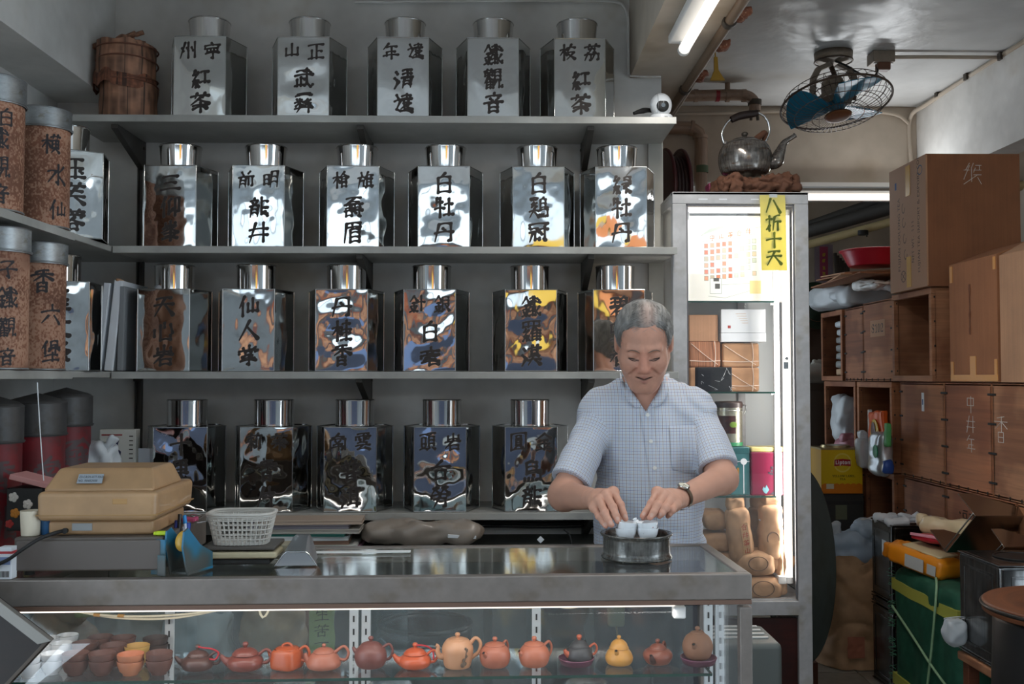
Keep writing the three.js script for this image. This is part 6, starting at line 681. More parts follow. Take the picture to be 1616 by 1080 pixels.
  // bags and packets hanging from the open crates
  const fp = thing('foil_packet', 'red and yellow printed foil packet standing in the open crate', 'packet', PX(1388, 690, CX - .03)); part(fp, 'pouch', crumple(.05, .27, .2, 3, .012, 10, 14, .4), std(0xd85a1c, .35, { metalness: .1 })); part(fp, 'yellow_panel', bend(new THREE.SphereGeometry(.06, 20, 14), (v) => { v.x = v.x * .1 - .024; v.y *= 1.5; }), std(0xe0b428, .4)); part(fp, 'dark_oval', bend(new THREE.SphereGeometry(.03, 18, 12), (v) => { v.x = v.x * .1 - .031; v.y = v.y * 1.5 + .03; }), std(0x5a1f14, .4)); part(fp, 'white_edge', rbox(.02, .27, .012, .004, -.01, 0, -.1), M.white, { rot: [.12, 0, 0] }); fp.rotation.x = -.12;
  const sp = thing('silver_packet', 'silver bag with a round green mark below the foil packet', 'packet', PX(1390, 715, CX - .09)); part(sp, 'pouch', crumple(.08, .2, .17, 23, .016, 10, 14, .45), std(0xb8bcc0, .3, { metalness: .6 })); part(sp, 'green_mark', bend(new THREE.SphereGeometry(.032, 20, 14), (v) => { v.x = v.x * .15 - .042; }).translate(0, .01, .04), std(0x1f8a5c, .5), { label: 'round green mark' }); part(sp, 'blue_corner', crumple(.05, .07, .06, 8, .01, 5, 30).translate(0, -.06, .07), std(0x2a4f9c, .5)); part(sp, 'green_leaf', crumple(.03, .12, .05, 9, .01, 5, 30).translate(.0, .09, .09), std(0x58a860, .5));
  solo('plastic_bag', 'crumpled clear plastic bag with a red bit, in the open crate beside foil packet', 'bag', join([crumple(.14, .3, .2, 31, .03, 10, 14).translate(0, .05, 0), crumple(.1, .1, .14, 32, .02, 8, 20).translate(-.05, -.14, .05)]), M.bag, PX(1338, 680, CX + .06)); solo('pink_bag', 'pinkish plastic bag bulging from the crate above the yellow tin', 'bag', join([crumple(.1, .11, .17, 33, .02, 9, 18), crumple(.07, .05, .06, 34, .015, 6, 26).translate(-.01, .06, .04)]), std(0xa8707c, .45), PX(1336, 708, CX - .02)); solo('clear_bag', 'small clear plastic bag hanging beside the silver packet', 'bag', join([crumple(.07, .16, .08, 35, .016, 8, 20), crumple(.04, .05, .05, 36, .01, 5, 30).translate(0, .09, 0)]), M.bag, PX(1362, 715, CX - .06));
  // tall cartons
  const d1 = 4.45, p0 = P(1464, 450, d1), h1 = P(1464, 243, d1).y - RA, t = thing('tall_carton', 'tall brown carton printed FUJIAN OOLONG with chalk mark, topmost on the crates', 'carton', [p0.x, RA + .001, -d1]); const w = .42, dp = .42;
  const sideMap = canvasTex(512, 700, (c) => { c.fillStyle = '#b08a70'; c.fillRect(0, 0, 512, 700); c.fillStyle = '#4a3c38'; c.save(); c.rotate(-Math.PI / 2); c.font = '44px sans-serif'; c.fillText('FUJIAN OOLONG TEA', -590, 150); c.font = '40px sans-serif'; c.fillText('NET WT.  111', -560, 340); c.fillText('FUJIAN TEA IMPORT & EXPORT CORP', -620, 420); c.restore(); c.strokeStyle = '#4a3c38'; c.lineWidth = 5; for (const [x, y] of [[200, 240], [205, 320], [215, 410], [225, 500]]) { c.beginPath(); c.ellipse(x, y, 20, 26, 0, 0, 4.6); c.stroke(); } c.beginPath(); c.ellipse(190, 620, 34, 30, 0, 0, 6.3); c.moveTo(165, 600); c.lineTo(215, 640); c.moveTo(215, 600); c.lineTo(165, 640); c.stroke(); c.fillStyle = '#3f5a8c'; c.fillRect(80, 80, 26, 40); c.strokeStyle = '#3f5a78'; c.beginPath(); c.ellipse(430, 70, 30, 24, 0, 0, 6.3); c.stroke(); });
  const cm = std(0xffffff, .75, { map: sideMap }), bxg = new THREE.BoxGeometry(w, h1, dp).translate(w / 2, h1 / 2, -dp / 2); part(t, 'carton_body', bxg, [M.cardDark, cm, M.card, M.card, std(0xc0a590, .8, { map: rep(T.card, 1) }), M.card]); part(t, 'yellow_tape', join([box(.0016, h1 * .24, .05, -.0006, h1 * .14, -.2), box(.0016, h1 * .24, .05, -.0006, h1 * .86, -.2)]), std(0xc8962c, .45)); part(t, 'rounded_edge', rbox(.008, h1 * .99, .008, .003, .0015, h1 / 2, -.0015), M.card);
  part(t, 'chalk_mark', join(strokeList(CHARACTERS.猴).flatMap((p) => p.slice(1).map((q, k) => rod([w * .4 + p[k][0] * .08, h1 * .93 - p[k][1] * .095, .0006], [w * .4 + q[0] * .08, h1 * .93 - q[1] * .095, .0006], .0014, 5)))), chalk, { label: 'white chalk character 猴' });
  const carton = (label, dF, dN, y1, o) => { const L = dF - dN - .01, h = y1 - RB - .004, x = CX - .01, t = thing('taped_carton', label, 'carton', [x, RB + .002, -dN - .005]); part(t, 'carton_body', box(.42, h, L, .21, h / 2, -L / 2), o.mat); if (o.tape) for (const g of [box(.0016, .026, L * .98, -.0006, .016, -L / 2), box(.0016, .1, .05, -.0008, .055, -L * .5), box(.0016, .07, .026, -.0007, .05, -L + .02), box(.0016, .08, .022, -.0007, .05, -.018), box(.0016, .07, .024, -.0007, h - .04, -L + .02), box(.0016, .05, .02, -.0007, h - .03, -.02)]) part(t, 'orange_tape', g, M.tape || (M.tape = std(0xd08a1c, .4)), { label: 'orange parcel tape' }); if (o.crease) part(t, 'tear', crumple(.004, h * .42, .014, 4, .005, 8, 40).translate(-.001, h * .6, -L * .55), std(0x7a4a30, .8)); for (const [a, ln] of o.flaps) part(t, 'flap', rbox(ln, .006, L, .001, ln / 2, 0, 0), o.mat, { pos: [a > 1.6 ? .42 : 0, h, -L / 2], rot: [0, 0, a] }); return t; };
  carton('worn carton edged with orange tape, below and right of tall carton', Dat(1503), Dat(1581), EYE + .48, { mat: std(0xdcc0a8, .8, { map: rep(T.card, 1.4) }), tape: true, crease: true, flaps: [[.35, .2]] }); carton('open carton at the right edge beside the orange taped one', Dat(1583), Dat(1680), EYE + .47, { mat: M.card, flaps: [[.5, .18]] });
  // what lies on the stencilled crate
  const top = RA - .006, cs = thing('cardboard_stack', 'flattened cardboard sheets stacked under the red basin', 'cardboard', [CX + .1, top + .13, PX(1376, 596, CX + .1).z]); for (const [i, y, a] of [[0, 0, .1], [1, .014, -.15], [2, .03, .05], [3, .046, -.05]]) part(cs, 'sheet', rbox(.42, .008, .62 - i * .05, .002), i % 2 ? M.card : M.cardDark, { pos: [0, y, 0], rot: [.03 * i - .04, a, .02 * i] });
  const bags = [['plastic_sack', 'grey-white plastic sack squashed between the crates and cardboard sheets', .34, .13, .5, 1345, M.bag, 41], ['white_tray', 'crumpled white foam tray under the cardboard sheets', .2, .04, .22, 1392, M.white, 42]]; for (const [n, l, a, b, c, px, m, s] of bags) { const o = solo(n, l, n.split('_')[1], crumple(a, b, c, s, .025, 12, 12), m, [CX + .1, top + b / 2 + (s === 42 ? .075 : 0), PX(px, 596, CX + .1).z], .2); part(o, 'fold', crumple(a * .5, b * .5, c * .6, s + 5, .02, 7, 20).translate(-.08, 0, .06), m); }
  const bs = thing('red_basin', 'red plastic basin on top of the flattened cardboard', 'basin', [CX + .04, top + .183, PX(1380, 596, CX + .04).z]), R = .165; part(bs, 'bowl', lathe([[0, .004], [R * .72, .004], [R * .76, .008], [R * .96, .078], [R * 1.02, .082], [R * 1.03, .088], [R * .99, .09], [R * .93, .08], [R * .73, .012], [0, .01]], 48), std(0xb81e34, .35)); part(bs, 'rim', new THREE.TorusGeometry(R * 1.02, .004, 8, 56).rotateX(Math.PI / 2).translate(0, .086, 0), std(0xc02438, .3));
}
// far end of the passage
{
  const t = thing('bamboo_poles', 'two bamboo poles slung across the far recess under the lintel', 'pole', P(1345, 360, 6.2)); const bm = std(0xa8966c, .6, { bumpMap: rep(T.speck, 3), bumpScale: .001 }); part(t, 'pole', rod(P(1255, 392, 6.5), P(1255, 392, 6.5).lerp(P(1440, 341, 6.0), 1.88), .026, 14), bm, { world: true }); part(t, 'tie', join([rod(P(1362, 364, 6.17), P(1362, 371, 6.17), .032, 12), rod(P(1368, 355, 6.17), P(1368, 374, 6.17), .004)]), M.rubber, { world: true });
  const t2 = thing('dark_pipes', 'pair of dark lagged pipes above the bamboo pole in the far recess', 'pipe', P(1345, 340, 6.3)); const dm = std(0x3c3834, .6); part(t2, 'pipe', rod(P(1250, 372, 6.7), P(1440, 318, 6.1), .045, 16), dm, { world: true }); part(t2, 'pipe', rod(P(1250, 366, 6.75), P(1440, 300, 6.2), .035, 16), dm, { world: true }); part(t2, 'clip', rod(P(1352, 332, 6.35), P(1356, 348, 6.35), .01), M.iron, { world: true });
  const ps = thing('wall_poster', 'faded pink and purple strip poster on the far recess wall', 'poster', P(1300, 416, 6.86)); part(ps, 'sheet', rbox(.125, .26, .003, .001), std(0x8c7c88, .7)); part(ps, 'pink_panel', box(.056, .22, .001, 0, .005, .002), std(0x9c3c58, .7)); part(ps, 'mark', join([.06, .02, -.03, -.07].map((y) => crumple(.018, .022, .002, 4 + y * 100, .004, 3, 90).translate(0, y, .003))), std(0xb89a40, .6));
  const cl = [['hat', 'straw coloured hat hanging on the far recess wall, upper one', 474, 0xa48868], ['hat', 'straw coloured hat hanging on the far recess wall, lower one', 490, 0x94785c]]; cl.forEach(([n, l, y, c]) => { const o = solo(n, l, 'hat', lathe([[.13, 0], [.085, .012], [.075, .04], [.04, .06], [0, .062]], 30), std(c, .8, { map: rep(T.weave, 3) }), P(1288, y, y > 480 ? 6.68 : 6.82)); o.rotation.x = 1.35; part(o, 'band', new THREE.TorusGeometry(.08, .004, 6, 30).rotateX(Math.PI / 2).translate(0, .018, 0), M.woodDark); });
  solo('brown_jacket', 'dark brown cloth hanging below the straw hats', 'cloth', join([crumple(.18, .42, .08, 51, .03, 12, 10), crumple(.07, .36, .07, 52, .02, 8, 14).translate(.1, .0, .02)]), std(0x4a362c, .85), P(1290, 540, 6.75)); solo('white_sack', 'small white cloth sack in the far corner', 'sack', join([crumple(.26, .1, .2, 53, .03, 9, 14), crumple(.1, .06, .1, 54, .02, 6, 20).translate(0, .06, 0)]), std(0xb4b0a8, .8), P(1292, 590, 6.4)); const fc = thing('far_cupboard', 'dark cupboard in the far corner under the white sack', 'cupboard', [P(1297, 600, 6.4).x, 0, -6.5]), fh = P(1292, 596, 6.4).y - .035; part(fc, 'carcass', rbox(.4, fh, .5, .004, -.02, fh / 2, 0), std(0x4c4640, .6)); part(fc, 'door', rbox(.36, fh - .1, .012, .003, -.02, fh / 2, .255), std(0x55504a, .55)); part(fc, 'handle', rbox(.012, .09, .014, .004, .12, fh * .6, .266), M.iron); solo('dark_bundle', 'bundle of dark sticks leaning beside the pink poster', 'sticks', join([0, 1, 2, 3, 4, 5].map((k) => rod(P(1318 + k * 4, 400 + k * 4, 6.8), P(1324 + k * 3, 470, 6.75), .012, 8))).translate(...P(1325, 440, 6.78).negate().toArray()), std(0x3c342e, .8), P(1325, 440, 6.78));
  // tea tin with a well known yellow label
  const D = 5.35, a = P(1287, 776, D), b = P(1350, 707, D), W = b.x - a.x, Hh = b.y - a.y, yt = thing('yellow_tea_tin', 'large square yellow and orange tea tin standing on a dark box', 'tea tin', [(a.x + b.x) / 2, a.y, -D]); const ymap = canvasTex(384, 384, (c) => { c.fillStyle = '#e8c21a'; c.fillRect(0, 0, 384, 384); c.fillStyle = '#e2821e'; c.fillRect(0, 330, 384, 54); for (let i = 0; i < 30; i++) { c.beginPath(); c.arc(i * 13, 330, 16 + (i % 4) * 6, 0, 6.3); c.fill(); } c.fillStyle = '#f0d868'; c.beginPath(); c.arc(200, 118, 84, 0, 6.3); c.fill(); c.fillStyle = '#e8c832'; c.beginPath(); c.arc(200, 118, 70, 0, 6.3); c.fill(); c.fillStyle = '#b01c28'; c.beginPath(); c.moveTo(126, 92); c.lineTo(200, 84); c.lineTo(274, 92); c.lineTo(278, 148); c.lineTo(200, 142); c.lineTo(122, 148); c.fill(); c.fillStyle = '#ffffff'; c.font = 'bold 46px sans-serif'; c.fillText('Lipton', 132, 132); c.fillStyle = '#3a3018'; c.font = 'bold 26px serif'; c.fillText('YELLOW LABEL', 104, 242); c.fillText('TEA', 172, 268); c.fillStyle = '#e0d4b8'; c.fillRect(46, 300, 72, 44); c.strokeStyle = '#a84020'; c.strokeRect(46, 300, 72, 44); c.fillStyle = '#b02030'; c.fillRect(318, 60, 40, 26); c.fillRect(330, 80, 20, 26); });
  part(yt, 'body', new THREE.BoxGeometry(W, Hh, W * .9).translate(0, Hh / 2, 0), [std(0xd8a81c, .35), std(0xc8981c, .35), M.steel, M.steel, std(0xffffff, .32, { map: ymap }), M.steel]); part(yt, 'top_rim', join([rbox(W * 1.01, .01, W * .91, .003, 0, Hh, 0), cyl(W * .36, W * .34, .012, 32, 0, Hh + .004, 0)]), std(0xb0a078, .3, { metalness: .8 }));
  const db = thing('dark_box', 'tall dark box carrying the yellow tea tin', 'box', [(a.x + b.x) / 2 + .01, .001, -D - .02]); part(db, 'case', rbox(W * 1.02, a.y - .003, W * .95, .006, 0, a.y / 2 - .002, 0), std(0x34322e, .5)); part(db, 'sticker', box(.06, .075, .001, -.01, a.y - .1, W * .475 + .0005), std(0x6a6c54, .6)); part(db, 'edge_band', rbox(W * 1.03, .02, W * .96, .003, 0, a.y - .05, 0), std(0x2a2826, .5));
  const td = thing('round_tray', 'large grey-green round tray leaning behind the white cabinet', 'tray', P(1262, 890, 4.6)); part(td, 'disc', lathe([[0, 0], [.235, .004], [.245, .012], [.24, .016], [0, .01]], 56).scale(.66, 1, 1.82).rotateX(Math.PI / 2 - .06), std(0x4c5450, .5, { map: rep(T.plaster, 2) })); part(td, 'rim', new THREE.TorusGeometry(.242, .005, 8, 60).scale(.66, 1.82, 1).rotateX(-.06), std(0x565e5a, .5)); part(td, 'foot_block', rbox(.1, .1, .06, .004, .02, -.482, 0), M.woodDark); td.position.y = .534;
  // the big brown paper sack
  const SD = 4.85, sc = P(1362, 1018, SD), sh = .52, sk = thing('paper_sack', 'big crumpled brown paper sack standing on the tiled floor, filled with bags', 'sack', [sc.x, .003, -SD - .12]); const sg = new THREE.CylinderGeometry(.155, .165, sh, 72, 60, true); bend(sg, (v) => { const a = Math.atan2(v.x, v.z), k = 1 / Math.pow(Math.pow(Math.abs(Math.cos(a)), 3) + Math.pow(Math.abs(Math.sin(a)), 3), 1 / 3); const f = v.y * 34 + 3.4 * Math.sin(a * 2 + v.y * 9) + n3(v.x * 9, v.y * 6, v.z * 9, 4) * 7, fold = Math.pow(Math.abs(Math.sin(f * .5)), .6) * .02 + (n3(v.x * 22, v.y * 30, v.z * 22, 7) - .5) * .012; const bul = 1 + .08 * Math.sin(v.y * 11 + a) - .1 * Math.max(0, v.y) * 2; v.x = v.x * k * bul + Math.sin(a) * fold; v.z = v.z * k * bul + Math.cos(a) * fold; if (v.y > sh * .46) v.y += (n3(a * 3, 0, 1, 3) - .5) * .05; }); part(sk, 'sack_wall', triUV(sg.translate(0, sh / 2, 0)), std(0xf2e2d0, .7, { map: rep(T.paper, 3), side: THREE.DoubleSide })); part(sk, 'red_print', bend(new THREE.BoxGeometry(.08, .1, .002, 8, 8, 1), (v) => { v.z += (n3(v.x * 60, v.y * 60, 0, 3) - .5) * .01; }).translate(-.06, .11, .196), std(0xa8644a, .7));
  const lb = solo('blue_bag', 'pale blue plastic bag stuffed in the mouth of the brown sack', 'bag', join([crumple(.3, .17, .26, 61, .035, 14, 11, .45), crumple(.14, .1, .14, 62, .025, 9, 18).translate(.06, .08, .03)]), phy(0xb4c4d4, .35, { transmission: .2, thickness: 0 }), [sk.position.x, sh + .035, sk.position.z]); part(lb, 'bag_ear', crumple(.06, .08, .06, 63, .02, 6, 30).translate(-.1, .08, 0), M.bag); const ob = solo('orange_packet', 'small orange and white packet on the blue bag', 'packet', crumple(.14, .08, .05, 64, .014, 8, 22), std(0xd4d4d0, .5), [sk.position.x + .09, sh + .135, sk.position.z + .03]); part(ob, 'orange_print', crumple(.05, .05, .04, 65, .01, 5, 30).translate(-.04, 0, .014), std(0xd88a2a, .5));
}
// stacked black tins, the bale, scoops and the tin in the right foreground
function canister(label, x, y, z, w, d, h, m, o = {}) {   // an 18 litre can: panels with pressed frames, rounded uprights, round mouth
  const t = thing('metal_can', label, 'can', [x, y, z], o.turn || 0, 'square metal cans'); part(t, 'body', rbox(w, h, d, .018, 0, h / 2, 0, 4), m);
  const fr = (W2, H2) => extr([[-W2 / 2, -H2 / 2], [W2 / 2, -H2 / 2], [W2 / 2, H2 / 2], [-W2 / 2, H2 / 2]], .002, .001, [[[-W2 / 2 + .008, -H2 / 2 + .008], [-W2 / 2 + .008, H2 / 2 - .008], [W2 / 2 - .008, H2 / 2 - .008], [W2 / 2 - .008, -H2 / 2 + .008]]]);
  part(t, 'pressed_frame', join([fr(w * .72, h * .78).translate(0, h / 2, d / 2 - .001), fr(d * .72, h * .78).rotateY(-Math.PI / 2).translate(-w / 2 + .001, h / 2, 0)]), m);
  for (const y of [.005, h - .004]) part(t, 'seam', rbox(w * 1.012, .006, d * 1.012, .002, 0, y, 0), m); if (o.mouth) part(t, 'mouth', lathe([[.0, -.02], [.075, -.02], [.078, .002], [.084, .003], [.086, 0], [.08, -.003]], 44).translate(0, h + .002, 0), o.mouth === 2 ? M.black : M.steel); if (o.mouth === 2) part(t, 'mouth_shade_disc', cyl(.076, .076, .002, 40, 0, h + .0005, 0), M.black, { label: 'black disc painted as the shade inside the mouth' }); return t;  // the can top is closed; a black disc paints the shade inside its mouth
}
{
  const x0 = PX(1402, 900, 1.74).x, cx = 1.74 + .105, y2 = .35;
  canister('black rusty metal can on the floor, lower of the two stacked', cx, .002, -4.56, .21, .26, .348, M.tinBlack); canister('middle black can in the stack, half hidden by the orange packet', cx, .354, -4.56, .21, .26, .03, M.tinBlack).children[0].name = 'body';
  const t = canister('dark metal can with a white label, top of the stack with paper in its mouth', cx, .388, -4.56, .21, .26, .345, M.tinBlack, { mouth: 1 }); part(t, 'paper_label', box(.001, .07, .05, -.1058, .23, .03), M.paper); for (const [x, z, s] of [[.05, -.05, 3], [-.06, .06, 4], [.08, .06, 5], [-.05, -.08, 6]]) part(t, 'torn_paper', crumple(.1, .035, .07, s, .018, 6, 24).translate(x, .352, z), M.paper);
  // green bale
  const bx = 1.65, zF = -4.2, zN = -3.62, bt = P(1410, 893, 4.2).y, gb = thing('green_bale', 'big green woven plastic bale tied with cord, bearing two yellow stripes', 'bale', [bx + .15, .003, (zF + zN) / 2]); const g = crumple(.3, bt, zN - zF, 71, .014, 18, 8, .12).translate(0, bt / 2, 0); part(gb, 'cover', g, std(0xffffff, .7, { map: rep(T.weave, 5) })); const ym = std(0xa8a848, .75, { bumpMap: rep(T.speck, 6), bumpScale: .001 }); for (const y of [bt - .075, .14]) part(gb, 'yellow_stripe', bend(new THREE.BoxGeometry(.312, .045, zN - zF + .012, 8, 3, 16), (v) => { const a = (n3(v.x * 8, v.y * 8, v.z * 8, 71) - .5); v.x += Math.sign(v.x) * a * .01; v.y += a * .02; }).translate(0, y, 0), ym, { label: 'yellow woven stripe' }); part(gb, 'cord', join([tube([[-.157, bt * .72, -.29], [-.163, bt * .62, -.1], [-.163, bt * .48, .12], [-.157, bt * .38, .3]], .005, 30, 7), tube([[-.1, bt + .01, .0], [-.154, bt - .01, .13], [-.163, bt * .6, .1], [-.162, bt * .3, .05], [-.155, .01, .02]], .005, 30, 7)]), std(0x8fae88, .6));
  const r = rng(77), fr = []; for (let k = 0; k < 60; k++) { const y = r() * bt; fr.push(rod([-.145, y, -.29 + (r() - .5) * .02], [-.16 - r() * .01, y + (r() - .5) * .03, -.3 - r() * .012], .0012, 4)); } part(gb, 'frayed_edge', join(fr), std(0x3f7a5c, .8));
  // packets and scoops on the bale
  const tp = bt + .003, op = thing('orange_tea_packet', 'orange tea packet with grey printed panels lying on the green bale', 'packet', [bx + .05, tp + .052, -4.02], .35); part(op, 'pouch', crumple(.13, .085, .3, 81, .008, 12, 12, .35), std(0xe08a1c, .38)); part(op, 'print_panel', join([rbox(.002, .05, .1, .0008, -.067, .0, .02), rbox(.002, .04, .045, .0008, -.066, -.002, .11)]), std(0xb4b6b4, .5)); part(op, 'end_fin', crumple(.09, .06, .05, 82, .012, 6, 24).translate(0, 0, -.17), std(0xd07c18, .4)); part(op, 'white_top', crumple(.1, .01, .2, 83, .004, 6, 24).translate(.01, .045, .02), std(0xd8c8a0, .4));
  op.rotation.x = .12;
  const rp = thing('red_packet', 'flat red and green printed packet lying on the orange one', 'packet', [bx + .15, tp + .13, -3.98], .5); part(rp, 'pouch', crumple(.16, .03, .28, 84, .008, 10, 16, .4), std(0xb01c30, .4)); part(rp, 'green_print', bend(new THREE.SphereGeometry(.05, 20, 12), (v) => { v.y = v.y * .12 + .016; v.z *= 1.4; }), std(0x6a9448, .4)); part(rp, 'pink_edge', rbox(.012, .012, .27, .003, -.08, .008, 0), std(0xd890a0, .4)); rp.rotation.z = -.15;
  solo('clear_packet', 'clear plastic packet of pale noodles behind the red packet', 'packet', join([crumple(.1, .07, .24, 85, .012, 10, 18, .45), crumple(.04, .05, .04, 86, .012, 5, 30).translate(0, .01, -.13)]), phy(0xd8c4a0, .3, { clearcoat: .6 }), [bx + .2, tp + .17, -4.1], .6);
  const scoop = (label, w, l, hh, p, rot) => { const t = thing('sheet_metal_scoop', label, 'scoop', p), th = .003, m = std(0xa8a6a2, .24, { metalness: 1 }); part(t, 'bottom', rbox(w, th, l, .001, 0, 0, 0), m); for (const s of [-1, 1]) part(t, 'side', extr([[-l / 2, 0], [l / 2, 0], [l / 2, hh], [l * .3, hh], [-l / 2, .012]], th).rotateY(-Math.PI / 2).translate(s * w / 2 + th / 2, 0, 0), M.scoopSide || (M.scoopSide = new THREE.MeshStandardMaterial({ color: 0xa8a6a2, roughness: .24, metalness: 1, side: THREE.DoubleSide }))); part(t, 'back', rbox(w, hh, th, .001, 0, hh / 2, -l / 2), m); part(t, 'rolled_edge', rod([-w / 2, .012, l / 2], [w / 2, .012, l / 2], .003), M.steel); part(t, 'rolled_edge', rod([-w / 2, hh, -l / 2], [w / 2, hh, -l / 2], .003), M.steel); t.rotation.set(...rot); return t; };
  scoop('large shiny sheet metal scoop standing tilted on the bale', .2, .34, .11, [bx + .22, tp + .19, -3.78], [-.15, -1.2, .72]); scoop('smaller sheet metal scoop leaning inside the larger one', .14, .24, .08, [bx + .24, tp + .12, -3.66], [-.15, -1.2, .66]);
  // near can on a low bench, round drum
  const nb = thing('low_bench', 'low brown wooden bench under the large metal can', 'bench', [1.78, .002, -3.34]), bh = EYE - .603 - .345; part(nb, 'top', rbox(.34, .03, .4, .006, 0, bh - .018, 0), M.wood); for (const [x, z] of [[-.14, -.16], [.14, -.16], [-.14, .16], [.14, .16]]) part(nb, 'leg', rbox(.04, bh - .034, .04, .004, x, (bh - .034) / 2, z), M.woodDark); part(nb, 'apron', rbox(.28, .06, .02, .003, 0, bh - .065, .17), M.woodDark);
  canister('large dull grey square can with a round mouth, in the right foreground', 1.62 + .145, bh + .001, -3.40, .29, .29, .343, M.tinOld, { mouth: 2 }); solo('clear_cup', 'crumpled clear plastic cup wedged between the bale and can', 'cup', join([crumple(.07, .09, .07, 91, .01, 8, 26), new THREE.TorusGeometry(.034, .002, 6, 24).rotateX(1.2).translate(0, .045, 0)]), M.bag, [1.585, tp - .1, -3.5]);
  const dr = thing('wood_lid_drum', 'dark drum with a brown wooden lid and worn metal rim, lower right corner', 'drum', [1.64, .002, -2.8]), dh = EYE - .63; part(dr, 'body', lathe([[0, 0], [.23, 0], [.24, .02], [.25, dh * .5], [.24, dh - .05], [.2, dh - .045]], 56), std(0x1f1d1c, .45, { metalness: .3 })); part(dr, 'lid', lathe([[0, dh], [.262, dh], [.268, dh - .004], [.268, dh - .03], [.24, dh - .032]], 64), std(0xa48c7c, .5, { map: rep(T.wood, 2.2) }), { label: 'brown wooden lid' }); part(dr, 'metal_rim', new THREE.TorusGeometry(.268, .006, 10, 72).rotateX(Math.PI / 2).translate(0, dh - .012, 0), std(0x8c8680, .4, { metalness: .8, map: rep(T.tinDirt, 3) })); part(dr, 'hoop', new THREE.TorusGeometry(.25, .005, 8, 60).rotateX(Math.PI / 2).translate(0, dh * .5, 0), M.iron);
  // the striped bin seen past the end of the counter
  const bn = thing('grey_bin', 'grey bin with pale slats beside the end of the glass counter', 'bin', [P(1185, 1060, 3.2).x + .02, .002, -3.5]); part(bn, 'body', rbox(.26, P(1185, 1040, 3.2).y, .26, .02, 0, P(1185, 1040, 3.2).y / 2, 0), std(0x6c7270, .5)); for (let k = 0; k < 4; k++) part(bn, 'slat', rbox(.2, .006, .012, .002, 0, P(1185, 1040, 3.2).y + .003, -.09 + k * .05), M.white);
}
// ---------- the man behind the counter ----------
function surfaceNets(f, mn, mx, cell) {
  const n = [0, 1, 2].map((i) => Math.ceil((mx[i] - mn[i]) / cell) + 1), [nx, ny, nz] = n, val = new Float32Array(nx * ny * nz), id = new Int32Array(nx * ny * nz).fill(-1), pos = [], idx = [];
  for (let k = 0, o = 0; k < nz; k++) for (let j = 0; j < ny; j++) for (let i = 0; i < nx; i++, o++) val[o] = f(mn[0] + i * cell, mn[1] + j * cell, mn[2] + k * cell);
  const E = [[0, 1], [0, 2], [0, 4], [1, 3], [1, 5], [2, 3], [2, 6], [3, 7], [4, 5], [4, 6], [5, 7], [6, 7]], off = [...Array(8)].map((_, c) => (c & 1) + ((c >> 1) & 1) * nx + (c >> 2) * nx * ny);
  for (let k = 0; k < nz - 1; k++) for (let j = 0; j < ny - 1; j++) for (let i = 0; i < nx - 1; i++) {
    const o = i + j * nx + k * nx * ny; let m = 0; for (let c = 0; c < 8; c++) if (val[o + off[c]] < 0) m |= 1 << c; if (m === 0 || m === 255) continue;
    let x = 0, y = 0, z = 0, q = 0; for (const [a, b] of E) { const va = val[o + off[a]], vb = val[o + off[b]]; if ((va < 0) === (vb < 0)) continue; const t = va / (va - vb); x += (a & 1) + ((b & 1) - (a & 1)) * t; y += ((a >> 1) & 1) + (((b >> 1) & 1) - ((a >> 1) & 1)) * t; z += (a >> 2) + ((b >> 2) - (a >> 2)) * t; q++; }
    id[o] = pos.length / 3; pos.push(mn[0] + (i + x / q) * cell, mn[1] + (j + y / q) * cell, mn[2] + (k + z / q) * cell);
  }
  const quad = (a, b, c, d, flip) => { if (a < 0 || b < 0 || c < 0 || d < 0) return; flip ? idx.push(a, c, b, a, d, c) : idx.push(a, b, c, a, c, d); };
  for (let k = 1; k < nz - 1; k++) for (let j = 1; j < ny - 1; j++) for (let i = 1; i < nx - 1; i++) {
    const o = i + j * nx + k * nx * ny, v = val[o] < 0, X = nx, Y = nx * ny;
    if (v !== (val[o + 1] < 0)) quad(id[o - X - Y], id[o - Y], id[o], id[o - X], !v); if (v !== (val[o + X] < 0)) quad(id[o - 1 - Y], id[o - 1], id[o], id[o - Y], !v); if (v !== (val[o + Y] < 0)) quad(id[o - 1 - X], id[o - X], id[o], id[o - 1], !v);
  }
  const g = new THREE.BufferGeometry(), nor = new Float32Array(pos.length), e = cell * .5;
  for (let i = 0; i < pos.length; i += 3) { const [x, y, z] = [pos[i], pos[i + 1], pos[i + 2]], a = f(x + e, y, z) - f(x - e, y, z), b = f(x, y + e, z) - f(x, y - e, z), c = f(x, y, z + e) - f(x, y, z - e), L = Math.hypot(a, b, c) || 1; nor[i] = a / L; nor[i + 1] = b / L; nor[i + 2] = c / L; }
  g.setAttribute('position', new THREE.BufferAttribute(new Float32Array(pos), 3)); g.setAttribute('normal', new THREE.BufferAttribute(nor, 3)); g.setIndex(idx);
  { const p = pos, [a, b, c] = idx, ux = p[b * 3] - p[a * 3], uy = p[b * 3 + 1] - p[a * 3 + 1], uz = p[b * 3 + 2] - p[a * 3 + 2], vx = p[c * 3] - p[a * 3], vy = p[c * 3 + 1] - p[a * 3 + 1], vz = p[c * 3 + 2] - p[a * 3 + 2]; if ((uy * vz - uz * vy) * nor[a * 3] + (uz * vx - ux * vz) * nor[a * 3 + 1] + (ux * vy - uy * vx) * nor[a * 3 + 2] < 0) for (let i = 0; i < idx.length; i += 3) [idx[i + 1], idx[i + 2]] = [idx[i + 2], idx[i + 1]]; g.setIndex(idx); }
  return g;
}
const smin = (a, b, k) => { const h = Math.max(k - Math.abs(a - b), 0) / k; return Math.min(a, b) - h * h * k * .25; }, smax = (a, b, k) => -smin(-a, -b, k);
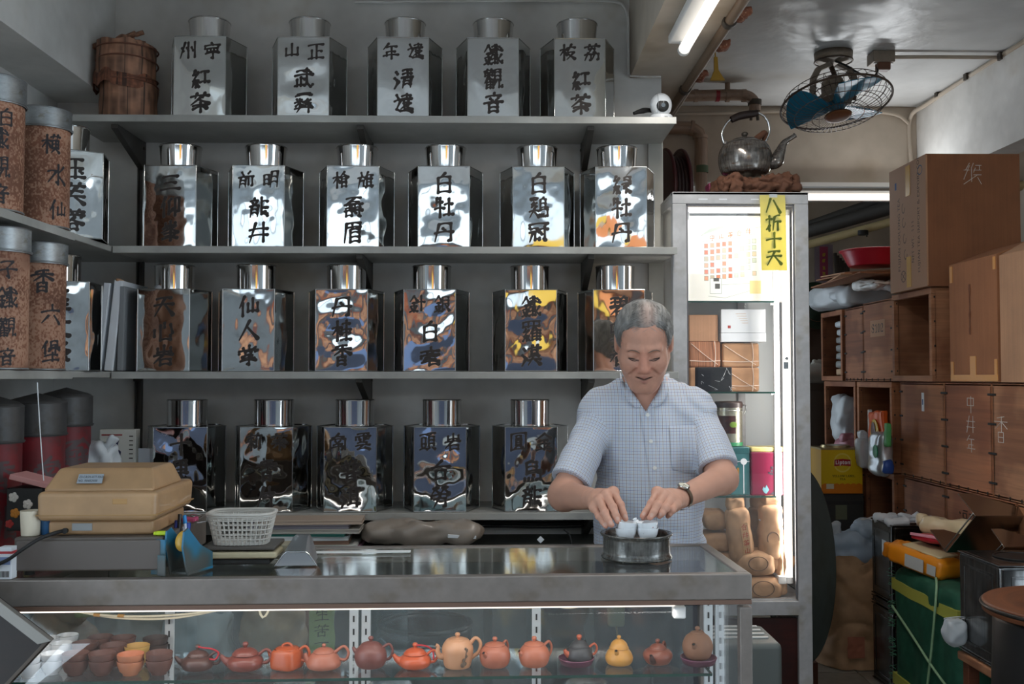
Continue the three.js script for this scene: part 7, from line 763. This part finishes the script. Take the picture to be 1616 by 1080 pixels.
const cap = (a, b, ra, rb = ra) => { const [ax, ay, az] = a.isVector3 ? a.toArray() : a, [bx, by, bz] = b.isVector3 ? b.toArray() : b, dx = bx - ax, dy = by - ay, dz = bz - az, q = 1 / (dx * dx + dy * dy + dz * dz); return (x, y, z) => { x -= ax; y -= ay; z -= az; const t = Math.min(1, Math.max(0, (x * dx + y * dy + z * dz) * q)); return Math.hypot(x - dx * t, y - dy * t, z - dz * t) - ra - (rb - ra) * t; }; };
const ell = (c, r) => { const [cx, cy, cz] = c.isVector3 ? c.toArray() : c; return (x, y, z) => { x = (x - cx) / r[0]; y = (y - cy) / r[1]; z = (z - cz) / r[2]; const k = Math.hypot(x, y, z), m = Math.hypot(x / r[0], y / r[1], z / r[2]); return m < 1e-9 ? -Math.min(...r) : k * (k - 1) / m; }; };
const blend = (list, k) => (x, y, z) => { let d = list[0](x, y, z); for (let i = 1; i < list.length; i++) d = smin(d, list[i](x, y, z), k); return d; };
const hitRay = (f, px, py, from = 2.6) => { const d = ray(px, py), o = V(0, EYE, 0).addScaledVector(d, from / -d.z); for (let i = 0; i < 600 && o.z > -3.6; i++) { const s = f(o.x, o.y, o.z); if (s < .0004) return o; o.addScaledVector(d, Math.max(.0006, s * .7)); } return o; };
{
  const J = { pel: P(1026, 905, 3.22), belly: P(1024, 790, 3.175), chest: P(1019, 690, 3.175), neck: P(1017, 622, 3.165), sL: P(949, 652, 3.17), sR: P(1097, 650, 3.17), eL: P(890, 782, 3.02), eR: P(1140, 756, 3.02), wL: P(931, 787, 2.835), wR: P(1073, 787, 2.80) };
  const HO = P(1016, 541, 3.04), HQ = new THREE.Quaternion().setFromEuler(new THREE.Euler(.54, -.14, 0, 'YXZ')), toHead = new THREE.Matrix4().compose(HO, HQ, V(1, 1, 1)), inv = toHead.clone().invert();
  const person = thing('person', 'grey-haired man in a pale checked short-sleeved shirt bending over tea cups', 'person', [J.pel.x, 0, J.pel.z]); const base = person.position;
  // --- head, in its own frame: y up, z towards the face
  const m2 = (fn) => (x, y, z) => fn(Math.abs(x), y, z), nl = J.neck.clone().applyMatrix4(inv), cranium = ell([0, .036, -.012], [.0765, .089, .099]);
  const headBase = [cranium, ell([0, -.03, .022], [.063, .085, .072]), ell([0, -.08, .034], [.045, .05, .052]), m2(ell([.037, -.034, .058], [.03, .03, .028])), cap([0, -.05, -.02], nl, .056, .058)];
  const hb = blend(headBase, .03), chin = ell([0, -.118, .058], [.024, .02, .022]), jaw = m2(cap([.058, -.05, .0], [.022, -.11, .055], .018, .02)), brow = m2(cap([.012, .024, .0865], [.044, .02, .071], .0085, .008)), socket = m2(ell([.031, .002, .1], [.019, .013, .022])), lid = m2(ell([.031, .0, .0755], [.0165, .0115, .0125])), bag = m2(cap([.02, -.013, .084], [.042, -.012, .073], .0055, .005));
  const nose = blend([cap([0, .012, .086], [0, -.03, .1055], .0085, .0135), ell([0, -.034, .104], [.0145, .0115, .013]), m2(ell([.0145, -.036, .093], [.0095, .0088, .012]))], .009), nostril = m2(ell([.0075, -.0445, .1], [.0035, .0028, .004])), lipU = m2(cap([0, -.0655, .094], [.028, -.062, .079], .0062, .0035)), lipL = m2(cap([0, -.081, .0905], [.024, -.069, .079], .0072, .0035)), slit = m2(cap([0, -.0732, .099], [.0275, -.0658, .0835], .0027, .0012)), fold = m2(cap([.021, -.036, .0985], [.041, -.066, .0785], .0022, .002)), ear = m2(ell([.081, -.004, -.012], [.0105, .034, .0205])), earIn = m2(ell([.0905, -.002, -.006], [.006, .022, .012])), lash = m2(cap([.018, -.0075, .094], [.044, -.0065, .0835], .0024, .002));
  const head = (x, y, z) => {
    let d = hb(x, y, z); d = smin(d, chin(x, y, z), .03); d = smin(d, jaw(x, y, z), .03); d = smin(d, brow(x, y, z), .014); d = smax(d, -socket(x, y, z), .014); d = smin(d, lid(x, y, z), .006); d = smin(d, bag(x, y, z), .01); d = smin(d, nose(x, y, z), .013); d = smax(d, -nostril(x, y, z), .003); d = smin(d, lipU(x, y, z), .006); d = smin(d, lipL(x, y, z), .007); d = smax(d, -slit(x, y, z), .003); d = smax(d, -fold(x, y, z), .012); d = smax(d, -lash(x, y, z), .002);
    let e = ear(x, y, z); e = smax(e, -earIn(x, y, z), .006); return smin(d, e, .008);
  };
  const hg = surfaceNets(head, [-.105, -.175, -.125], [.105, .14, .135], .0029), SK = [.53, .275, .195];
  const paint = (g, fn) => { const p = g.attributes.position, c = new Float32Array(p.count * 3); for (let i = 0; i < p.count; i++) { const k = fn(p.getX(i), p.getY(i), p.getZ(i)); c.set(k, i * 3); } g.setAttribute('color', new THREE.BufferAttribute(c, 3)); return g; };
  paint(hg, (x, y, z) => { const n = n3(x * 60, y * 60, z * 60, 3) - .5, m = n3(x * 190, y * 190, z * 190, 6) - .5; let c = [SK[0] * (1 + n * .16 + m * .08), SK[1] * (1 + n * .12 + m * .1), SK[2] * (1 + n * .1 + m * .1)]; const red = clamp(1 - nose(x, y, z) / .014) * .5 + clamp(1 - Math.hypot(Math.abs(x) - .04, y + .035, z - .07) / .03) * .4; c = [c[0] * (1 + .02 * red), c[1] * (1 - .2 * red), c[2] * (1 - .22 * red)]; const lip = Math.max(clamp(1 - lipU(x, y, z) / .0022), clamp(1 - lipL(x, y, z) / .0022)) * (z > .07 ? 1 : 0); c = [mix(c[0], .36, lip * .7), mix(c[1], .15, lip * .7), mix(c[2], .12, lip * .7)]; const dk = Math.max(clamp(1 - slit(x, y, z) / .0022), clamp(1 - nostril(x, y, z) / .002)) * (z > .06 ? 1 : 0), ls = clamp(1 - lash(x, y, z) / .0016) * (z > .06 ? 1 : 0); c = c.map((v, i) => mix(v, [.05, .022, .018][i], dk)); return c.map((v, i) => mix(v, [.06, .035, .03][i], ls)); });
  hg.applyMatrix4(toHead);
  // --- body
  const armL = [cap(J.sL, J.eL, .043, .044), cap(J.eL, J.wL, .045, .031)], armR = [cap(J.sR, J.eR, .043, .044), cap(J.eR, J.wR, .044, .029)];
  const hipL = V(J.pel.x - .085, J.pel.y, J.pel.z), hipR = V(J.pel.x + .085, J.pel.y, J.pel.z), foot = (s) => V(J.pel.x + .1 * s, .07, J.pel.z + .0), knee = (s) => V(J.pel.x + .095 * s, .46, J.pel.z + .03);
  const torso = blend([ell(J.chest, [.158, .19, .108]), ell(J.belly, [.155, .17, .118]), ell(J.pel, [.158, .13, .112]), cap(J.sL, J.sR, .04), cap(J.neck, J.sL, .048, .038), cap(J.neck, J.sR, .048, .038)], .06), neck = cap(J.neck.clone().add(V(0, -.03, 0)), V(0, -.055, -.022).applyMatrix4(toHead), .062, .055);
  const legs = blend([cap(hipL, knee(-1), .085, .06), cap(hipR, knee(1), .085, .06), cap(knee(-1), foot(-1), .058, .042), cap(knee(1), foot(1), .058, .042), cap(foot(-1), foot(-1).add(V(0, -.02, .12)), .035, .03), cap(foot(1), foot(1).add(V(0, -.02, .12)), .035, .03)], .03);
  const body = (x, y, z) => { let d = smin(torso(x, y, z), neck(x, y, z), .03); d = smin(d, smin(armL[0](x, y, z), armL[1](x, y, z), .025), .035); d = smin(d, smin(armR[0](x, y, z), armR[1](x, y, z), .025), .035); return smin(d, legs(x, y, z), .05); };
  const bb = [J.eL.x - .1, .0, J.chest.z - .2], bt = [J.eR.x + .1, EYE + .06, J.wR.z + .06];
  const skin = (g) => paint(g, (x, y, z) => { const n = n3(x * 45, y * 45, z * 45, 8) - .5; return [SK[0] * (1.06 + n * .12), SK[1] * (1.1 + n * .1), SK[2] * (1.12 + n * .1)]; });
  const parts = [hg, skin(surfaceNets(body, bb, bt, .011))];
  // --- hands: palm, four fingers of three joints each, thumb
  const hand = (w, fingers, thumb) => {
    const F = fingers.map((f) => f.map((q) => P(...q))), Tm = thumb.map((q) => P(...q)), R = [[.0112, .0102, .0092, .0078], [.0116, .0106, .0094, .008], [.0112, .0102, .009, .0076], [.0098, .0088, .0078, .0068]];
    const palm = blend([...F.map((f, i) => cap(w, f[0], .021, .0125)), cap(F[0][0], F[3][0], .0125, .011), cap(w, Tm[0], .02, .016), cap(Tm[0], Tm[1], .0165, .0125), cap(w.clone().lerp(F[1][0], .5), w.clone().lerp(F[2][0], .62), .018)], .014), fin = F.map((f, i) => { const L = [0, 1, 2].map((k) => cap(f[k], f[k + 1], R[i][k], R[i][k + 1])), kn = ell(f[1], [R[i][1] * 1.12, R[i][1] * 1.12, R[i][1] * 1.12]); return (x, y, z) => smin(smin(smin(L[0](x, y, z), L[1](x, y, z), .004), L[2](x, y, z), .003), kn(x, y, z), .004); }), th = blend([cap(Tm[0], Tm[1], .0155, .0125), cap(Tm[1], Tm[2], .0125, .011), cap(Tm[2], Tm[3], .011, .0085)], .005);
    const f = (x, y, z) => { let d = palm(x, y, z), e = 9; for (const q of fin) { const v = q(x, y, z); e = smin(e, v, .0012); } return smin(smin(d, e, .009), th(x, y, z), .006); }, all = [...F.flat(), ...Tm, w], lo = V(9, 9, 9), hi = V(-9, -9, -9); all.forEach((p) => { lo.min(p); hi.max(p); }); lo.addScalar(-.03); hi.addScalar(.03);
    const g = surfaceNets(f, lo.toArray(), hi.toArray(), .0026); paint(g, (x, y, z) => { let tip = 0, kn = 0, nail = 0; F.forEach((q, i) => { const t = q[3], d = Math.hypot(x - t.x, y - t.y, z - t.z); tip = Math.max(tip, clamp(1 - d / .02)); const nn = q[3].clone().lerp(q[2], .25).add(V(0, R[i][3] * .55, R[i][3] * .9)); nail = Math.max(nail, clamp((.0062 - Math.hypot(x - nn.x, y - nn.y, z - nn.z)) / .0015)); for (const k of [0, 1]) kn = Math.max(kn, clamp(1 - Math.hypot(x - q[k].x, y - q[k].y, z - q[k].z) / .016)); }); const n = n3(x * 120, y * 120, z * 120, 4) - .5, r = tip * .8 + kn * .5; let c = [SK[0] * (1.1 + n * .12), SK[1] * (1.14 - r * .22 + n * .12), SK[2] * (1.16 - r * .26 + n * .12)]; return c.map((v, i) => mix(v, [.6, .4, .33][i], nail * .7)); }); return g;
  };
  parts.push(hand(J.wL, [[[968, 777, 2.745], [979, 797, 2.695], [984, 811, 2.68], [987, 819, 2.675]], [[956, 780, 2.73], [967, 801, 2.68], [972, 814, 2.662], [975, 823, 2.655]], [[946, 789, 2.72], [954, 809, 2.672], [960, 821, 2.655], [965, 829, 2.648]], [[938, 801, 2.722], [945, 815, 2.685], [951, 824, 2.665], [956, 831, 2.655]]], [[946, 795, 2.805], [962, 806, 2.755], [974, 817, 2.72], [981, 826, 2.7]]));
  parts.push(hand(J.wR, [[[1037, 777, 2.74], [1028, 795, 2.695], [1020, 807, 2.68], [1014, 815, 2.67]], [[1049, 781, 2.725], [1038, 798, 2.68], [1031, 809, 2.665], [1026, 817, 2.66]], [[1058, 788, 2.72], [1050, 802, 2.675], [1045, 810, 2.668], [1041, 815, 2.672]], [[1066, 797, 2.72], [1061, 805, 2.68], [1057, 811, 2.682], [1054, 815, 2.692]]], [[1061, 799, 2.785], [1042, 806, 2.75], [1028, 812, 2.72], [1017, 819, 2.705]]));
  const skinM = phy(0xffffff, .52, { vertexColors: true, sheen: .15, specularIntensity: .6 }), whole = mergeGeometries(parts.map((g) => { const q = g.toNonIndexed(); for (const k of Object.keys(q.attributes)) if (!['position', 'normal', 'color'].includes(k)) q.deleteAttribute(k); return q; })); part(person, 'body', mergeVertices(whole, 1e-6), skinM, { world: true });
  // --- hair: a close shell and short combed strands; thin over the crown
  const line = (x, z) => { const a = Math.atan2(Math.abs(x), z); return a < .45 ? mix(.082, .088, a / .45) : a < .95 ? mix(.088, .064, (a - .45) / .5) : a < 1.28 ? mix(.064, -.012, (a - .95) / .33) : a < 1.45 ? mix(-.012, .02, (a - 1.28) / .17) : a < 1.8 ? mix(.02, .018, (a - 1.45) / .35) : a < 2.1 ? mix(.018, -.05, (a - 1.8) / .3) : -.055; };
  const hairShell = (x, y, z) => { const side = smooth(.02, .07, Math.abs(x)) , s = n3(x * 150, y * 28, z * 28, 5) - .5, e = smooth(-.004, .03, y - line(x, z)), t = (.002 + .0075 * side) * (.25 + .75 * e) + s * .0025; return smax(Math.max(cranium(x, y, z) - t, -.010 - cranium(x, y, z)), line(x, z) - y + (n3(x * 90, y * 90, z * 90, 2) - .5) * .008, .004); };
  const hair = surfaceNets(hairShell, [-.1, -.09, -.125], [.1, .15, .11], .003), hairCol = (x, y, z, j = 0) => { const s = n3(x * 170, y * 30, z * 30, 15), thin = clamp(1 - Math.abs(x - .012) / .034) * smooth(.075, .1, y) * smooth(-.05, .02, z), k = .095 + .17 * s + j; let c = [k * 1.03, k, k * .95]; return c.map((v, i) => mix(v, SK[i] * .8, thin * .42)); };
  paint(hair, hairCol); const rs = rng(99), strands = [];
  for (let i = 0; i < 6500; i++) {
    const u = rs() * 2 - 1, a = rs() * 6.283, s = Math.sqrt(1 - u * u), n = V(s * Math.cos(a), u, s * Math.sin(a)), p = V(n.x * .0765, .036 + n.y * .089, -.012 + n.z * .099); if (p.y < line(p.x, p.z) - .004 + rs() * .012) continue; if (Math.abs(p.x - .012) < .02 && p.y > .08 && p.z > -.05 && rs() < .8) continue;
    const crown = V(.012, .125, -.045), nn = V(n.x / .0765, n.y / .089, n.z / .099).normalize(), f = p.clone().sub(crown); f.addScaledVector(nn, -f.dot(nn)).normalize(); if (p.z > .02 && p.y > .07) f.add(V(Math.sign(p.x - .012) * .9, 0, -.7)).addScaledVector(nn, -f.dot(nn)).normalize(); const sd = smooth(.02, .07, Math.abs(p.x)) * smooth(-.004, .03, p.y - line(p.x, p.z)) * .0075, L = .012 + rs() * .014, o = .0015 + rs() * .003 + sd, q1 = p.clone().addScaledVector(nn, .001 + sd), q2 = p.clone().addScaledVector(f, L * .5).addScaledVector(nn, o + .002), q3 = p.clone().addScaledVector(f, L).addScaledVector(nn, sd + .0012), rad = .00042; const sg = new THREE.TubeGeometry(new THREE.QuadraticBezierCurve3(q1, q2, q3), 3, rad, 3, false), j = rs() * .16 - .02; paint(sg, (x, y, z) => hairCol(x, y, z, j)); strands.push(sg);
  }
  const hm = mergeGeometries([hair, ...strands].map((g) => { const q = g.toNonIndexed(); for (const k of Object.keys(q.attributes)) if (!['position', 'normal', 'color'].includes(k)) q.deleteAttribute(k); return q; })); hm.applyMatrix4(toHead); part(person, 'hair', hm, std(0xffffff, .55, { vertexColors: true }), { world: true, label: 'short thinning grey hair' });
  const zAt = (x, y) => { let z = .14; while (z > 0 && head(x, y, z) > .0004) z -= .0006; return z; };
  for (const s of [-1, 1]) { const bp = [[.012, .019], [.024, .0235], [.037, .022], [.047, .015]].map(([x, y]) => V(x * s, y, zAt(x * s, y) + .0008)); part(person, 'eyebrow', taper(bp, [.0008, .0018, .0016, .0006], 20, 8).applyMatrix4(toHead), std(0x6b5a4f, .85), { world: true }); const lp = [[.018, -.0085], [.026, -.0112], [.035, -.0112], [.0455, -.0065]].map(([x, y]) => V(x * s, y, zAt(x * s, y) + .0004)); part(person, 'eyelash', taper(lp, [.0006, .0011, .0011, .0006], 18, 6).applyMatrix4(toHead), std(0x2a1d18, .7), { world: true }); }
  // --- shirt
  const cutL = J.sL.clone().lerp(J.eL, .84), dL = J.eL.clone().sub(J.sL).normalize(), cutR = J.sR.clone().lerp(J.eR, .84), dR = J.eR.clone().sub(J.sR).normalize(), slL = cap(J.sL, J.sL.clone().lerp(J.eL, 1.1), .056, .063), slR = cap(J.sR, J.sR.clone().lerp(J.eR, 1.1), .056, .063), hang = blend([ell(J.chest.clone().add(V(0, .02, 0)), [.165, .17, .112]), ell(J.belly, [.168, .26, .128]), ell(J.pel.clone().add(V(0, .06, 0)), [.172, .16, .126]), cap(J.sL, J.sR, .05), cap(J.neck.clone().add(V(0, -.022, 0)), J.sL, .053, .05), cap(J.neck.clone().add(V(0, -.022, 0)), J.sR, .053, .05)], .06);
  const vBot = P(1020, 650, 3.06), hem = EYE - .53, nA = J.neck.clone().add(V(0, -.05, -.005)), nB = J.neck.clone().add(V(0, .12, .02)), hole = cap(nA, nB, .06, .07);
  const cloth = (x, y, z) => { const a = slL(x, y, z), b = slR(x, y, z); let d = smin(smin(hang(x, y, z), a, .03), b, .03); const w = (n3(x * 9 + y * 5, y * 7 - x * 4, z * 9, 2) - .5) * .011 + (n3(x * 22 + y * 12, y * 12 - x * 9, z * 20, 12) - .5) * .006, folds = Math.sin(n3(x * 6, y * 5, z * 6, 33) * 26 + y * 22 + Math.abs(x - J.chest.x) * 34) * .0022; return d + w + folds; };
  const shirtF = (x, y, z) => {
    const d0 = cloth(x, y, z); let d = Math.max(d0 - .003, -(d0 + .016)); const along = (x - cutL.x) * dL.x + (y - cutL.y) * dL.y + (z - cutL.z) * dL.z, along2 = (x - cutR.x) * dR.x + (y - cutR.y) * dR.y + (z - cutR.z) * dR.z; if (slL(x, y, z) < .05 && x < J.sL.x + .03) d = Math.max(d, along); if (slR(x, y, z) < .05 && x > J.sR.x - .03) d = Math.max(d, along2);
    d = Math.max(d, hem - y); d = Math.max(d, -hole(x, y, z)); const vx = Math.abs(x - vBot.x) - (y - vBot.y) * .62; if (z > J.neck.z - .01) d = Math.max(d, -Math.max(vx, vBot.y - y)); return d;
  };
  let sg = surfaceNets(shirtF, [J.eL.x - .1, hem - .02, J.chest.z - .17], [J.eR.x + .1, J.neck.y + .05, J.eR.z + .1], .0056);
  const fr = (d) => { const a = V(0, 0, 1).addScaledVector(d, -d.z).normalize(); return [a, d.clone().cross(a)]; }, fL = fr(dL), fR = fr(dR);
  const clothUV = (g) => { g = g.index ? g.toNonIndexed() : g; const p = g.attributes.position, uv = new Float32Array(p.count * 2), c = V(0, 0, 0), q = V(0, 0, 0); for (let i = 0; i < p.count; i += 3) { c.set(0, 0, 0); for (let k = 0; k < 3; k++) c.add(q.fromBufferAttribute(p, i + k)); c.divideScalar(3); const h0 = hang(c.x, c.y, c.z), la = slL(c.x, c.y, c.z), ra = slR(c.x, c.y, c.z), [s, dd, ff, R] = la < ra ? [J.sL, dL, fL, la] : [J.sR, dR, fR, ra], sleeve = R < h0 - .004 && (c.x < J.sL.x + .02 || c.x > J.sR.x - .02); const nn = g.attributes.normal, side = Math.abs(nn.getX(i) + nn.getX(i + 1) + nn.getX(i + 2)) > 2.6; let a0 = null; for (let k = 0; k < 3; k++) { q.fromBufferAttribute(p, i + k); let u, v; if (sleeve) { q.sub(s); v = q.dot(dd); let a = Math.atan2(q.dot(ff[1]), q.dot(ff[0])); if (a0 === null) a0 = a; if (a - a0 > 3) a -= 6.283; if (a - a0 < -3) a += 6.283; u = a * .066; } else { const dx = q.x - J.chest.x; u = side ? Math.sign(c.x - J.chest.x) * .24 - q.z : .185 * Math.asin(clamp(dx / .21, -1, 1)) + (c.z < J.chest.z ? .5 : 0); v = q.y; } uv[(i + k) * 2] = u * 17; uv[(i + k) * 2 + 1] = v * 17; } } g.setAttribute('uv', new THREE.BufferAttribute(uv, 2)); return g; };
  const clothM = phy(0xffffff, .8, { map: T.cloth, sheen: .3, sheenColor: new THREE.Color(.5, .5, .55), side: THREE.DoubleSide }), shirt = part(person, 'shirt', clothUV(sg), clothM, { world: true, label: 'pale blue and white checked short-sleeved shirt' });
  // placket, pocket and buttons lie on the cloth as thin raised pieces
  const patch = (rows, lift, f = (x, y, z) => cloth(x, y, z) - .003) => { const pos = [], idx = [], W = rows[0].length, pts = rows.map((r) => r.map(([px, py]) => hitRay(f, px, py))), cam = V(0, EYE, 0); for (const l of [lift, -.004]) pts.forEach((r) => r.forEach((p) => { const d = cam.clone().sub(p).normalize(); pos.push(...p.clone().addScaledVector(d, l).toArray()); })); const N = rows.length * W, q = (a, b, c, d) => idx.push(a, b, c, a, c, d); for (let j = 0; j < rows.length - 1; j++) for (let i = 0; i < W - 1; i++) { const a = j * W + i; q(a, a + W, a + W + 1, a + 1); } const rim = []; for (let i = 0; i < W; i++) rim.push(i); for (let j = 1; j < rows.length; j++) rim.push(j * W + W - 1); for (let i = W - 2; i >= 0; i--) rim.push((rows.length - 1) * W + i); for (let j = rows.length - 2; j >= 0; j--) rim.push(j * W); for (let k = 0; k < rim.length - 1; k++) q(rim[k], rim[k + 1], rim[k + 1] + N, rim[k] + N); const g = new THREE.BufferGeometry(); g.setAttribute('position', new THREE.BufferAttribute(new Float32Array(pos), 3)); g.setIndex(idx); g.computeVertexNormals(); return clothUV(g); };
  const shirtPart = (n, g, m, l) => { const o = part(shirt, n, g, m, l ? { label: l } : {}); g.translate(-base.x, -base.y, -base.z); return o; };
  shirtPart('placket', patch([...Array(16)].map((_, j) => { const py = 652 + j * 12, cx = 1020 + (py - 650) * .135; return [cx - 9, cx, cx + 9].map((x) => [x, py]); }), .0022), clothM); shirtPart('pocket', patch([...Array(9)].map((_, j) => [...Array(7)].map((_, i) => [1056 + i * 7 + j * .6, 672 + j * 8.6 + (j === 8 ? (3 - Math.abs(i - 3)) * 1.6 : 0)])), .0025), clothM);
  for (const [x, y] of [[1022, 655], [1027, 697], [1033, 739], [1040, 790]]) { const p = hitRay((a, b, c) => cloth(a, b, c) - .0055, x, y), g = lathe([[0, .0015], [.0035, .0012], [.0055, .0018], [.006, .0008], [.0055, 0], [0, 0]], 20).rotateX(Math.PI / 2).translate(p.x, p.y, p.z); shirtPart('button', g, std(0xe4e2dc, .3)); }
  // collar: two leaves lying on the shirt and a stand round the neck
  const stand = cap(J.neck.clone().add(V(0, -.06, 0)), J.neck.clone().add(V(0, .045, .006)), .07, .064), collarF = (x, y, z) => smin(cloth(x, y, z) - .003, stand(x, y, z), .03);
  const leaf = (rows) => { const g = patch(rows.map(([a, b]) => [0, .33, .66, 1].map((t) => [mix(a[0], b[0], t), mix(a[1], b[1], t)])), .009, collarF); return g; };
  shirtPart('collar', leaf([[[978, 588], [987, 594]], [[979, 601], [992, 606]], [[982, 617], [999, 620]], [[989, 631], [1007, 633]], [[999, 643], [1013, 643]]]), clothM); shirtPart('collar', leaf([[[1047, 593], [1056, 588]], [[1044, 605], [1057, 602]], [[1038, 619], [1055, 618]], [[1031, 632], [1050, 631]], [[1026, 643], [1042, 640]]]), clothM);
  shirtPart('collar_stand', new THREE.CylinderGeometry(.064, .07, .05, 40, 3, true, .75, 4.78).scale(1, 1, 1.06).translate(J.neck.x, J.neck.y + .014, J.neck.z + .004), clothM);
  // --- trousers, belt, shoes
  const trousers = blend([ell(J.pel, [.168, .14, .12]), cap(hipL, knee(-1), .098, .078), cap(hipR, knee(1), .098, .078), cap(knee(-1), foot(-1).add(V(0, .02, 0)), .078, .066), cap(knee(1), foot(1).add(V(0, .02, 0)), .078, .066)], .03), tf = (x, y, z) => Math.max(trousers(x, y, z) + (n3(x * 10, y * 12, z * 10, 4) - .5) * .012, y - (J.pel.y + .1), .05 - y); part(person, 'trousers', triUV(surfaceNets(tf, [J.pel.x - .25, .03, J.pel.z - .2], [J.pel.x + .25, J.pel.y + .15, J.pel.z + .2], .012)), std(0x20242f, .85), { world: true, label: 'dark navy trousers' });
  part(person, 'belt', new THREE.TorusGeometry(.146, .016, 8, 48).rotateX(Math.PI / 2).scale(1.08, .9, .78).translate(J.pel.x, J.pel.y + .085, J.pel.z), std(0x1a1512, .45), { world: true }); for (const s of [-1, 1]) part(person, 'shoe', crumple(.1, .08, .26, 70 + s, .004, 8, 16, .45).translate(J.pel.x + .1 * s, .042, J.pel.z + .07), std(0x171412, .45), { world: true });
  // --- watch on the wrist at the right of the picture
  const ax = J.wR.clone().sub(J.eR).normalize(), wp = J.wR.clone().addScaledVector(ax, -.006), up = V(0, 1, 0).addScaledVector(ax, -ax.y).normalize().add(V(0, 0, .55)).normalize(); up.addScaledVector(ax, -up.dot(ax)).normalize(); const wq = new THREE.Quaternion().setFromRotationMatrix(new THREE.Matrix4().makeBasis(up.clone().cross(ax), up, ax.clone())), place = (g) => g.applyQuaternion(wq).translate(wp.x, wp.y, wp.z); const watch = part(person, 'wristwatch', place(new THREE.CylinderGeometry(.0335, .0335, .015, 40, 1, true).rotateX(Math.PI / 2)), new THREE.MeshStandardMaterial({ color: 0x9a9488, roughness: .3, metalness: .85, side: THREE.DoubleSide }), { world: true, label: 'steel wristwatch' }); const wpart = (n, g, m) => { part(watch, n, place(g).translate(-base.x, -base.y, -base.z), m); };
  wpart('case', lathe([[0, 0], [.016, 0], [.0175, .003], [.0165, .0075], [.0148, .008], [.0148, .0065], [0, .0065]], 36).translate(0, .032, 0), std(0xc0bcb4, .2, { metalness: .9 })); wpart('dial', cyl(.0146, .0146, .0006, 32, 0, .0386, 0), std(0xcfcab8, .4)); wpart('hands', join([box(.001, .0006, .009, 0, .0396, .003), box(.008, .0006, .001, .003, .0396, 0)]), M.black);
}
// ---------- the street outside, which the polished tins mirror ----------
{
  struct('pavement', slab(-10, 12, -.16, -.02, 1.2, 10), std(0x8a8a88, .8, { map: rep(T.plaster, .3) }));
  struct('canopy_slab', slab(-3.2, 4.4, EYE + 1.72, EYE + 1.82, FRONT, 1.3), M.gloss);
  const fz = 7.2; struct('facade_wall', slab(-10, 12, -.05, 6.2, fz, fz + .3), std(0x6e7276, .8, { map: rep(T.plaster, .25) }));
  const aw = thing('street_awning', 'white shop awning across the street, mirrored in the tins', 'awning', [-.6, EYE + 2.55, fz - .3]); part(aw, 'canvas_top', rbox(8.4, .05, .7, .02), std(0x5c6064, .6), { rot: [-.5, 0, 0] }); for (let k = 0; k < 7; k++) part(aw, 'valance', rbox(1.14, .95, .03, .01, -3.6 + k * 1.2, -.62, -.25), std(k % 3 === 1 ? 0xd8dce0 : 0xf2f2f0, .6));
  const sg = thing('street_sign', 'yellow and orange shop sign across the street, mirrored in the tins', 'sign', [.9, EYE + 1.5, fz - .75]); part(sg, 'yellow_board', rbox(1.0, .95, .06, .01), std(0xd8a838, .5)); part(sg, 'orange_board', rbox(.9, .8, .06, .01, 1.05, .0, 0), std(0xd07a40, .5)); part(sg, 'post', rbox(.06, EYE + 1.5, .06, .01, .5, -(EYE + 1.5) / 2, .08), M.iron);
  for (let k = 0; k < 8; k++) { const d = solo('street_shutter', `brown wooden shutter panel across the street, ${['first', 'second', 'third', 'fourth', 'fifth', 'sixth', 'seventh', 'eighth'][k]} in the mirrored row`, 'shutter', rbox(.56, 2.6, .05, .01, 0, 1.3, 0), std([0xa87048, 0xd08a54, 0x8a5a3c, 0xe09a60, 0xa06a44, 0xd88c50, 0x84583e, 0xc88450][k], .6, { map: rep(T.wood, .8) }), [-3.0 + k * .78, .0, fz - .06]); part(d, 'panel', rbox(.42, 1.0, .03, .008, 0, 1.9, -.03), M.wood); part(d, 'panel', rbox(.42, .9, .03, .008, 0, .7, -.03), M.wood); }
  const st = thing('street_stall', 'dark blue market stall across the street, mirrored in the tins', 'stall', [.0, -.02, fz - 1.4]); part(st, 'counter', rbox(5.6, 1.5, .6, .02, 0, .75, 0), std(0x22283a, .6)); part(st, 'cloth', rbox(1.4, .4, .62, .02, -1.2, 1.5, 0), std(0x5a6a8a, .7)); part(st, 'crate', rbox(.6, .35, .5, .01, 1.4, 1.68, 0), M.wood);
}
renderer.render(scene, camera);
